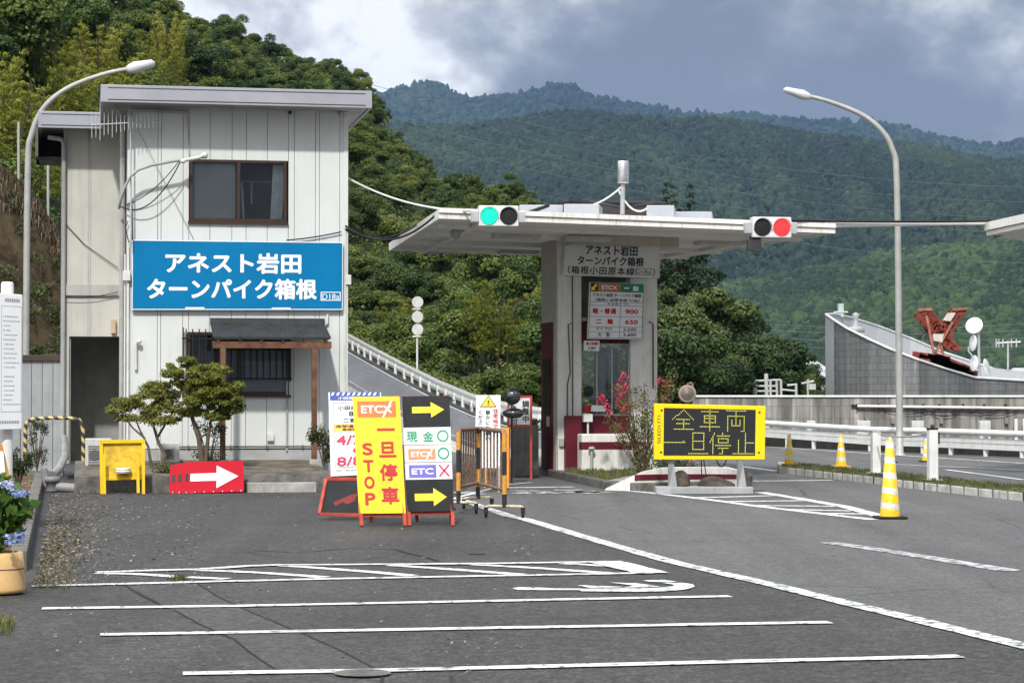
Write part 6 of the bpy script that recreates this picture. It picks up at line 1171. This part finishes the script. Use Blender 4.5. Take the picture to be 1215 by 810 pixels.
As = np.concatenate([np.arange(-700, 0, 50), np.arange(0, 1100, 12), np.arange(1100, 2001, 100)]); Ts = np.linspace(-.03, 1.6, 34); V = []; Fc = []
for a in As:
    for t in Ts: V.append(hill_p(a, t) if t >= 0 else hill_p(a, 0)*1-Vector((0, 1.5, .6)))
nT = len(Ts)
for i in range(len(As)-1):
    for j in range(nT-1): Fc.append((i*nT+j, (i+1)*nT+j, (i+1)*nT+j+1, i*nT+j+1))
m = MB(); m.add(V, Fc, True); struct('hillside', m, ground_mat('hill_soil', (.018, .030, .010), (.030, .045, .014), (.06, .055, .02), .4, 2.5))
# bare netted earth bank behind the fence
m = MB(); V = []; nx, ny = 26, 22
for i in range(nx+1):
    for j in range(ny+1):
        px = -120+210*i/nx; t = j/ny; Yb = 54+9*t; yt = np.interp(px, [-120, 8, 30, 72, 90], [150, 196, 215, 268, 300]); zt_ = 1.6+(470-yt)/F*63; V.append(((px-CX)/F*Yb, Yb+.35*math.sin(i*1.3+j*.9), -.1+zt_*t**.8+.12*math.sin(i*2.1)*math.sin(j*1.7)))
m.add(V, [(i*(ny+1)+j, (i+1)*(ny+1)+j, (i+1)*(ny+1)+j+1, i*(ny+1)+j+1) for i in range(nx) for j in range(ny)], True)
struct('earth_bank', m, ground_mat('bank_soil', (.022, .016, .009), (.055, .038, .024), (.045, .055, .016), .8, 5.))
DRYG = leaf_mat('dry_grass', (.05, .03, .016), (.11, .075, .045), (.26, .22, .17), .2); BNKG = leaf_mat('bank_weed', (.03, .05, .01), (.08, .10, .02), (.16, .15, .04), .25)
def bank_pts(n, pf): 
    o = []
    while len(o) < n:
        px, t = random.uniform(-120, 90), random.random()
        if random.random() < pf(px, t):
            yt = np.interp(px, [-120, 8, 30, 72, 90], [150, 196, 215, 268, 300]); Yb = 54+9*t; o.append(((px-CX)/F*Yb, Yb-.1, -.1+(1.6+(470-yt)/F*63)*t**.8))
    return o
def tuft_mesh(name, pts, h, ma, droop):
    V = []; T_ = []
    for p in pts:
        for _ in range(6):
            a = random.uniform(0, 6.28); e = Vector((math.cos(a), math.sin(a), 0)); c = Vector(p); l_ = h*random.uniform(.5, 1.4); tip = c+e*l_*.5+Vector((0, -l_*.6, l_*(.6-droop))); mid_ = c+e*l_*.25+Vector((0, -.2*l_, l_*.45)); w_ = Vector((-e.y, e.x, 0))*h*.045
            V += [c-w_, c+w_, mid_+w_, mid_-w_, mid_-w_, mid_+w_, tip+w_*.2, tip-w_*.2]; T_ += [random.random()]*2
    return quads(name, np.array([tuple(v) for v in V]), np.array(T_), ma)
tag(link('dry_grass', tuft_mesh('dry_grass', bank_pts(420, lambda x, t: .02+.98*(t > .8)), .24, DRYG, 1.1)), 'dead pale grass hanging over the brown earth bank at left', 'grass', kind='stuff')
tag(link('bank_weeds', leaf_mesh('bank_weeds', [(*p, random.uniform(.15, .45), .7) for p in bank_pts(230, lambda x, t: (.15+.85*(t < .55 and (x < 20 or t < .3 or x > 50))))], 17000, .10, BNKG, .5, .2, .2, -.5, .8)), 'green weeds in clumps on the brown earth bank at left', 'undergrowth', kind='stuff')
# slope net posts
for px, y0, y1, lab in ((22, 145, 208, 'thin grey net post on the bank left of the lamp pole'), (57, 170, 250, 'thin grey net post on the bank right of the lamp pole')):
    a, b = P(px, y1+10, 63), P(px, y0, 63); m = MB(Matrix.Translation(-a)); m.tube([a, b], .04, 6); solo('net_post', m, PIPE, lab, 'post', a, 'net posts on the earth bank')
LV_DARK = leaf_mat('dark_leaf', (.020, .045, .009), (.050, .092, .016), (.13, .165, .03), .22); LV_MID = leaf_mat('mid_leaf', (.038, .068, .010), (.095, .135, .021), (.20, .22, .042), .28)
LV_BAM = leaf_mat('bamboo_leaf', (.13, .155, .018), (.26, .28, .035), (.40, .39, .08), .45); LV_CON = leaf_mat('conifer_leaf', (.010, .024, .008), (.020, .042, .012), (.045, .070, .020), .12); LV_KUD = leaf_mat('vine_leaf', (.030, .060, .009), (.070, .110, .018), (.15, .17, .035), .22)
LV_UND = leaf_mat('undergrowth_leaf', (.022, .048, .009), (.064, .105, .017), (.17, .195, .035), .22); LV_LAU = leaf_mat('laurel_leaf', (.014, .033, .008), (.036, .066, .014), (.10, .125, .026), .15); BARK = mat('bark', (.07, .055, .04), .95, var=.3, bump=.5)
def tree_proto(kind, k):
    if kind in ('broad', 'laurel'): lob = lobe_cloud(26, 1.75, 1.75, 1.5, .45, .85, 2.5); me = leaf_mesh('crown', lob, 11000, .18, LV_LAU if kind == 'laurel' else (LV_DARK, LV_MID, LV_DARK)[k % 3], .6, .1, .62, -.55, .5); th, lim = 2.4, 6
    elif kind == 'bamboo':
        lob = []
        for i in range(16):
            a = rng.uniform(0, 6.28); r_ = rng.uniform(0, 1.2); hh = rng.uniform(2.6, 4.6); lean = rng.uniform(.3, 1.1)
            for q in np.linspace(.25, 1, 7): lob.append((math.cos(a)*(r_+lean*q*q), math.sin(a)*(r_+lean*q*q), hh*(q-.18*q*q)*1.05, .36*(1.15-q*.55), .8))
        me = leaf_mesh('crown', lob, 11000, .2, LV_BAM, .24, .8, .2, -1, .6); th, lim = 2.6, 0
    elif kind == 'conifer':
        lob = []
        for q in np.linspace(0, 1, 15):
            for i in range(max(1, int(6*(1-q)))): a = rng.uniform(0, 6.28); r_ = 1.15*(1-q)*rng.uniform(.55, 1); lob.append((math.cos(a)*r_, math.sin(a)*r_, .9+4.3*q, .5*(1-q)+.16, .55))
        me = leaf_mesh('crown', lob, 9000, .16, LV_CON, .5, .5, .3, -.8, .6); th, lim = 4.6, 0
    else: lob = lobe_cloud(18, 1.9, 1.7, .8, .5, .8, 1.1); me = leaf_mesh('crown', lob, 8500, .16, LV_KUD, .75, .1, .7, -.7, .4); th, lim = 1., 4
    tm = MB(); tm.tube([(0, 0, -.5), (.06, .03, th*.5), (0, .0, th)], .13, 7, r1=.05)
    for i in range(lim): a = i*2.1+k; z = th*.4+.1*i; tm.tube([(0, 0, z), (math.cos(a)*.5, math.sin(a)*.5, z+.5), (math.cos(a)*1.1, math.sin(a)*1.1, z+1.)], .06, 5, r1=.02)
    if kind == 'bamboo':
        for i in range(9): a = i*.9; tm.tube([(math.cos(a)*.5, math.sin(a)*.5, -.4), (math.cos(a)*.7, math.sin(a)*.7, 1.9), (math.cos(a)*1.2, math.sin(a)*1.2, 3.2)], .035, 5)
    return me, tm.mesh('trunk', BARK)
NM = {'laurel': ('broadleaf_tree', 'dark green leafy tree in the wood between toll booth and grey hall', 'trees between booth and hall'), 'broad': ('broadleaf_tree', 'dark green leafy tree in the wooded hillside behind the office and road', 'trees on the wooded hillside'), 'bamboo': ('bamboo_clump', 'light yellow green feathery bamboo clump on the hillside', 'bamboo clumps on the hillside'),
      'conifer': ('conifer_tree', 'dark narrow conifer in the wood right of the toll booth', 'conifers right of the booth'), 'vine': ('vine_covered_shrub', 'low rounded shrub overgrown with broad green vine leaves above the mountain road', 'vine covered shrubs along the mountain road')}
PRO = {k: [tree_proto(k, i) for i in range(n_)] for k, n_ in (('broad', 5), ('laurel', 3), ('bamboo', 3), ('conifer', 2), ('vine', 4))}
CNT = 0
def plant(kind, p, s, sz=1., label=None, group=None):
    global CNT; me, tr_ = random.choice(PRO[kind]); nm, lb, gr = NM[kind]; e = link(nm, None, None, p); e.rotation_euler = (0, 0, random.uniform(0, 6.28)); e.scale = (s, s, s*sz); tag(e, label or lb, 'shrub' if kind == 'vine' else 'tree', group or (gr if not label else None)); link('crown', me, e); link('trunk', tr_, e); CNT += 1
placed = []
def proj(p): return CX+p.x/p.y*F, 470-(p.z-EYE)/p.y*F
tries = 0
while tries < 9000 and len(placed) < 275:
    tries += 1
    a = random.uniform(-25, 1010); t = 1-random.random()**.8*.98; p = hill_p(a, t); x, y = proj(p); Fo, Ri, ys = tab(a)
    yt = y-TH*F/p.y*.75
    if a < 88 and p.y < 84: continue
    if 158 < a < 402 and yt > 135: continue                                # hidden behind the office
    if 60 < a < 158 and yt > 190: continue
    if a < 88 and yt > 330: continue
    if 668 < a < 775 and yt > 300: continue                # hidden behind the toll booth
    if yt > 455: continue
    sc_ = .80 if t < .45 else .62; rp = 1.9*sc_*1.12/p.y*F
    if any(((x-q[0])/(.5*(rp+q[2])))**2+((y-q[1])/(.34*(rp+q[2])))**2 < .62 for q in placed): continue
    placed.append((x, y, rp))
    if a < 205 and yt > 55-a*.0 and random.random() < (.95 if yt > 25 else .4): kind = 'bamboo'
    elif 400 < a < 650 and t < .42 and random.random() < .75: kind = 'vine'
    elif 430 < a < 640 and t < .3 and random.random() < .3: kind = 'bamboo'
    elif a > 770 and t > .62 and random.random() < .55 and a < 860: kind = 'conifer'
    elif a > 770: kind = 'laurel'
    else: kind = 'broad'
    lb = None; gr = None
    if kind == 'broad' and a > 770: lb, gr = 'dark green leafy tree in the wood between toll booth and grey hall', 'trees between booth and hall'
    if kind == 'bamboo' and a > 400: lb, gr = 'light green feathery bamboo clump above the mountain road guardrail', 'bamboo above the mountain road'
    plant(kind, p, sc_*random.uniform(.8, 1.35), random.uniform(.8, 1.15), lb, gr)
print('trees', len(placed), tries)
# undergrowth that closes the ground between the trunks
lob = []
for _ in range(6600):
    a = random.uniform(-60, 1040) if _ < 4300 else random.uniform(-520, 420); t = 1.02*random.random()**.85; p = hill_p(a, t)
    if (-130 < a < 95 and p.y < 66): continue
    lob.append((p.x, p.y, p.z+.3, random.uniform(.5, 1.25)*(1 if _ < 4300 else 1.5), .8))
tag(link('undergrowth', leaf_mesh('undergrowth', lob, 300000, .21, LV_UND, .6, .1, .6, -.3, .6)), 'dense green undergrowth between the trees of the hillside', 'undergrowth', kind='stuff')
# overhanging big tree at top left, tree clump behind canopy
p = min((hill_p(8, k*.02) for k in range(5, 50)), key=lambda v: abs(proj(v)[1]-3.4*F/v.y-5)); plant('broad', p, 1.35, 1.0, 'big dark leafy tree rising at the top left corner above the bamboo')
for a, t, s_, kd in ((800, .5, 1.7, 'conifer'), (818, .62, 1.9, 'conifer'), (790, .7, 1.8, 'conifer'), (800, .15, 1.25, 'broad'), (835, .2, 1.35, 'broad'), (862, .12, .95, 'broad'), (868, .4, 1.0, 'broad'), (890, .3, 1.0, 'broad'), (905, .1, .95, 'broad'), (920, .35, 1.0, 'broad'), (938, .15, .75, 'broad'), (950, .4, .7, 'broad'), (966, .2, .6, 'broad'), (975, .5, .55, 'broad')):
    plant('laurel' if kd == 'broad' else kd, hill_p(a, t)-Vector((0, 0, .3)), s_*.95)
# weeds strip under the road guardrail; trees beyond the right canopy
# ---------------- pruned garden trees before the office
NIWA = leaf_mat('garden_leaf', (.11, .13, .02), (.26, .27, .045), (.42, .40, .10), .35); NIWB = leaf_mat('garden_leaf_red', (.10, .115, .02), (.23, .235, .05), (.38, .31, .11), .35)
def pruned(label, base, limbs, pads, ma, n_, size):
    T = Thing('pruned_tree', label, 'tree', base, 0, None); m = T.W()
    for pts_, r0, r1 in limbs: m.tube([P(*a) for a in pts_], r0, 7, r1=r1)
    T.part('trunk', m, mat('garden_bark', (.11, .085, .06), .9, var=.3, bump=.5)); lob = []
    for x, y, Yd, rx, rz in pads:
        c = T.L(P(x, y, Yd)); k = max(5, int(rx/.06))
        for _ in range(int(k*1.6)): a = rng.uniform(0, 6.28); q = rng.uniform(0, 1)**.5; lob.append((c.x+math.cos(a)*rx*q*.8, c.y+math.sin(a)*rx*q*.6, c.z+rng.uniform(-.5, .5)*rz*(1-.4*q), rng.uniform(.08, .15), .65))
    T.part('crown', leaf_mesh('crown', lob, n_, size, ma, .45, .1, .3, -.5, .5), None)
YT = 39.6; b = P(241, 555, YT)
pruned('larger pruned garden tree with layered bright green crown before the barred window', b, [(((241, 557, YT), (236, 520, YT), (228, 495, YT), (218, 470, YT), (213, 455, YT)), .05, .02), (((243, 556, YT), (246, 525, YT), (250, 500, YT), (262, 480, YT)), .04, .015), (((228, 495, YT), (238, 478, YT), (240, 455, YT)), .025, .01), (((236, 520, YT), (255, 508, YT), (270, 490, YT)), .02, .008), (((228, 492, YT), (214, 484, YT), (206, 474, YT)), .02, .008)],
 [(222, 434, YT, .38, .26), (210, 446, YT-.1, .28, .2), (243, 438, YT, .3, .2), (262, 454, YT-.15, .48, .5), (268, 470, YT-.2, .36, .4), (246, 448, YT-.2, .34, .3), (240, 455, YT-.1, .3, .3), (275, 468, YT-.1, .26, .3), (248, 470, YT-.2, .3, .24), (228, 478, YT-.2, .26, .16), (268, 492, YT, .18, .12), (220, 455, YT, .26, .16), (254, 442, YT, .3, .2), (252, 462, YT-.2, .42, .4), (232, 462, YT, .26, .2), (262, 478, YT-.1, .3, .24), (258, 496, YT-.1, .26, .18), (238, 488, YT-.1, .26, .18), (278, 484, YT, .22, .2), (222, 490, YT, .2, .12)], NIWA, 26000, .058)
b2 = P(186, 552, YT+.2); Y2 = YT+.2
pruned('smaller pruned garden tree with sparse olive crown beside the office corner', b2, [(((190, 556, Y2), (196, 540, Y2), (188, 525, Y2), (182, 505, Y2), (186, 490, Y2)), .045, .015), (((180, 556, Y2), (176, 530, Y2), (166, 510, Y2), (160, 495, Y2)), .03, .01), (((186, 520, Y2), (198, 500, Y2), (208, 485, Y2)), .025, .01), (((172, 520, Y2), (158, 508, Y2), (148, 495, Y2)), .02, .01)],
 [(165, 482, Y2, .34, .18), (185, 466, Y2, .3, .16), (146, 486, Y2, .26, .12), (196, 478, Y2, .24, .14), (176, 492, Y2, .26, .10), (205, 488, Y2, .16, .1), (188, 458, Y2, .22, .14), (138, 487, Y2, .2, .1), (150, 478, Y2, .24, .14), (200, 468, Y2, .24, .16), (178, 462, Y2, .26, .16), (172, 474, Y2, .36, .2), (190, 484, Y2, .3, .18), (158, 478, Y2, .26, .16), (165, 498, Y2, .24, .1), (188, 500, Y2-.1, .22, .12), (150, 497, Y2, .2, .1), (204, 500, Y2, .2, .12)], NIWB, 16000, .052)
def shrub(label, px, py, Yd, rx, rz, n_, ma, sz=.05, name='garden_shrub'):
    p = P(px, py, Yd); T = Thing(name, label, 'shrub', p); m = MB()
    for i in range(7): a = i*.9; m.tube([(0, 0, -.05), (math.cos(a)*rx*.4, math.sin(a)*rx*.3, rz*.9), (math.cos(a)*rx*.8, math.sin(a)*rx*.5, rz*1.7)], .012, 5, r1=.004)
    T.part('stems', m, MATS['bush_stem']); T.part('leaves', leaf_mesh('shrub_leaves', [(rng.uniform(-rx, rx)*.7, rng.uniform(-rx, rx)*.5, rng.uniform(.15, 1.7)*rz, rx*.42, 1.) for _ in range(14)], n_, sz, ma, .5, .1, .3, -1, .8), None)
SHD = leaf_mat('shrub_leaf', (.018, .032, .008), (.045, .065, .014), (.09, .11, .03), .2); SHR = leaf_mat('red_shrub_leaf', (.035, .03, .015), (.085, .075, .035), (.20, .13, .09), .2)
shrub('dark green shrub by the right porch post behind the notice', 384, 550, 39.8, .3, .42, 1500, SHD); shrub('thin dark reddish shrub below the larger pruned tree', 248, 553, 39.9, .3, .46, 900, SHR); shrub('low dark clump at the left end of the red arrow boards', 196, 566, 38.7, .22, .12, 700, SHD)
shrub('dark shrub at the foot of the notice board post', 22, 575, 31., .22, .25, 800, SHD); shrub('green shrub left of the striped hoop by the grey fence', 44, 556, 44.5, .25, .55, 900, BNKG); shrub('low green shrub at the foot of the flowering bush behind display', 802, 560, 42.2, .55, .14, 1300, SHD)
# weeds along the mountain road kerb
gp = [tuple(fp[i].lerp(fp[i+1], random.random())+Vector((random.uniform(.2, .9), random.uniform(.6, 1.6), .2))) for i in range(1, len(fp)-1) for _ in range(60)]
tag(link('roadside_weeds', leaf_mesh('roadside_weeds', [(*g_, random.uniform(.3, .7), .8) for g_ in gp], 14000, .16, LV_KUD, .7, .1, .3, -.6, .6)), 'green creepers along the outer edge of the mountain road', 'undergrowth', kind='stuff')
# ---------------- far mountains
def ridge(name, prof, Yf, Yr, na, ntt, amp, z0=0., p_=1.0):
    px = np.array([q[0] for q in prof], float); py = np.array([q[1] for q in prof], float); A = np.linspace(px[0], px[-1], na); Tt = np.linspace(0, 1.25, ntt)
    hz = 1.6+(470-np.interp(A, px, py))*Yr/F; rr_ = np.random.default_rng(int(Yr)); ph = rr_.uniform(0, 6.28, 8)
    g = lambda a, t: sum(math.sin(a*(.006+.009*k)+ph[k]+t*(1.5+k*.8))*(.9**k) for k in range(8))
    def f(a, t):
        h_ = np.interp(a, A, hz); Y = Yf+(Yr-Yf)*t; s = t**p_ if t <= 1 else 1-(t-1)*.7
        return np.array([(a-CX)/F*Y, Y, z0+(h_-z0)*s + amp*g(a, t)*min(1, max(0, 4*t*(1-t)))]) if t > .0 else np.array([(a-CX)/F*Y, Y, z0])
    V = [tuple(f(a, t)) for a in A for t in Tt]; m = MB(); m.v = V; m.f = [[i*ntt+j, (i+1)*ntt+j, (i+1)*ntt+j+1, i*ntt+j+1] for i in range(na-1) for j in range(ntt-1)]; m.sm = [True]*len(m.f)
    struct(name, m, ground_mat('mountain_soil', (.012, .026, .011), (.02, .036, .014), (.03, .045, .018), .004, .02)); return f, A[0], A[-1]
R2p = [(-900, 150), (300, 150), (450, 152), (560, 150), (640, 143), (701, 136), (802, 144), (924, 154), (1035, 172), (1120, 184), (1215, 195), (1400, 215), (2200, 230)]
R1p = [(-900, 140), (200, 150), (380, 135), (450, 112), (480, 105), (508, 96), (525, 101), (545, 113), (575, 117), (620, 114), (645, 106), (666, 99), (684, 104), (700, 114), (750, 121), (800, 131), (830, 139), (880, 138), (950, 141), (1000, 144), (1040, 147), (1080, 156), (1110, 162), (1157, 171), (1190, 172), (1215, 168), (1400, 160), (2200, 180)]
R3p = [(-900, 395), (560, 395), (700, 372), (790, 352), (850, 345), (900, 338), (960, 322), (1040, 310), (1120, 296), (1215, 282), (1400, 262), (2200, 262)]
f1, *_ = ridge('far_mountain', R1p, 3600, 6000, 160, 26, 9.); f2, *_ = ridge('mountain', R2p, 1400, 2700, 260, 60, 10., p_=.95); f3, *_ = ridge('foothill', R3p, 800, 1450, 120, 26, 4.)
def blob_forest(name, label, f, n_, a0, a1, t0, rad, hgt, ma, clear=None, tp=1.):
    """a wood that reads as one mass: uneven crowns of leaf facets in one mesh"""
    bm = bmesh.new(); bmesh.ops.create_icosphere(bm, subdivisions=2, radius=1); bv = np.array([v.co for v in bm.verts]); bf_ = np.array([[v.index for v in q.verts] for q in bm.faces]); bm.free()
    keep = bv[:, 2] > -.75; Vs = []; Fs = []; Tn = []; off = 0
    r_ = np.random.default_rng(n_); vars_ = []
    for _ in range(10): vars_.append(bv*(1+r_.uniform(-.34, .30, len(bv)))[:, None])
    import collections; blk = collections.defaultdict(lambda: r_.uniform()); i = 0
    while i < n_:
        a = r_.uniform(a0, a1); t = t0+(1.02-t0)*r_.uniform(0, 1)**tp; c = f(a, t)
        if clear and clear(a, t, c): i += 1; continue
        s = rad*r_.uniform(.55, 1.35)*(1+.25*math.sin(a*.03+t*20)); con = r_.uniform() < .3; b = vars_[r_.integers(10)]; an = r_.uniform(0, 6.28); ca, sa = math.cos(an), math.sin(an)
        v = np.stack([b[:, 0]*ca-b[:, 1]*sa, b[:, 0]*sa+b[:, 1]*ca, b[:, 2]], 1)*s*np.array([1, 1, hgt*(1.3 if con else 1)*r_.uniform(.8, 1.15)]); 
        if con: v[:, :2] *= (1.05-.32*np.clip(v[:, 2:3]/(s*hgt), -1, 1.6))*.8
        Vs.append(v+c+np.array([0, 0, s*hgt*.45])); Fs.append(bf_+off); off += len(bv); Tn.append(np.full(len(bf_), np.clip(.40+.16*math.sin(a*.021+3)+.14*math.sin(t*11+a*.009)+.34*(blk[(int(a/23+1.7*math.sin(t*9)), int(t*13+1.3*math.sin(a*.05)))]-.5)+r_.normal(0, .22)-(.2 if con else 0), 0, 1))+r_.normal(0, .06, len(bf_))); i += 1
    V = np.concatenate(Vs); Fa = np.concatenate(Fs); Tn = np.concatenate(Tn); me = bpy.data.meshes.new(name); me.vertices.add(len(V)); me.vertices.foreach_set('co', V.astype(np.float32).ravel()); me.loops.add(Fa.size); me.loops.foreach_set('vertex_index', Fa.astype(np.int32).ravel()); me.polygons.add(len(Fa)); me.polygons.foreach_set('loop_start', np.arange(0, Fa.size, 3, dtype=np.int32)); me.update(calc_edges=True)
    at_ = me.attributes.new('tint', 'FLOAT', 'FACE'); at_.data.foreach_set('value', Tn.astype(np.float32)); me.materials.append(ma); return tag(link(name, me), label, 'forest', kind='stuff')
FM = leaf_mat('forest_leaf', (.003, .010, .006), (.0075, .020, .009), (.021, .038, .014), .0, .8); FM3 = leaf_mat('foothill_leaf', (.005, .015, .006), (.012, .030, .009), (.036, .060, .018), .0, .8)  # leaf colours darkened to stand in for cloud shadow on the slopes
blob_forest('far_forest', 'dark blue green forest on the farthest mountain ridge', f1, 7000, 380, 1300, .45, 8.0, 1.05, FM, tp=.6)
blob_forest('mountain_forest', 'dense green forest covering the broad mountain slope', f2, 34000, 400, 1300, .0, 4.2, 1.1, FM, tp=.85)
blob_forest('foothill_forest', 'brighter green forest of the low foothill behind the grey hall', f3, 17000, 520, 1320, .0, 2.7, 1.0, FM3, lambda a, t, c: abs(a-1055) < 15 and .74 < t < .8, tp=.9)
# ---------------- haze
hz = bpy.data.materials.new('haze'); hz.use_nodes = True; t_ = hz.node_tree; t_.nodes.remove(t_.nodes['Principled BSDF'])
pv = N(t_, 'ShaderNodeVolumePrincipled'); pv.inputs['Color'].default_value = (.27, .45, .78, 1); pv.inputs['Density'].default_value = .00006; pv.inputs['Anisotropy'].default_value = .2; t_.links.new(pv.outputs[0], t_.nodes['Material Output'].inputs['Volume'])
m = MB(); m.box(-6000, 6000, -320, 6700, -1.2, 900); o = link('haze', m.mesh('haze', hz)); o['kind'] = 'stuff'; o['label'] = 'pale bluish haze in the air before the mountains'; o['category'] = 'haze'
bpy.data.objects.remove(_to); bpy.data.curves.remove(_tc)
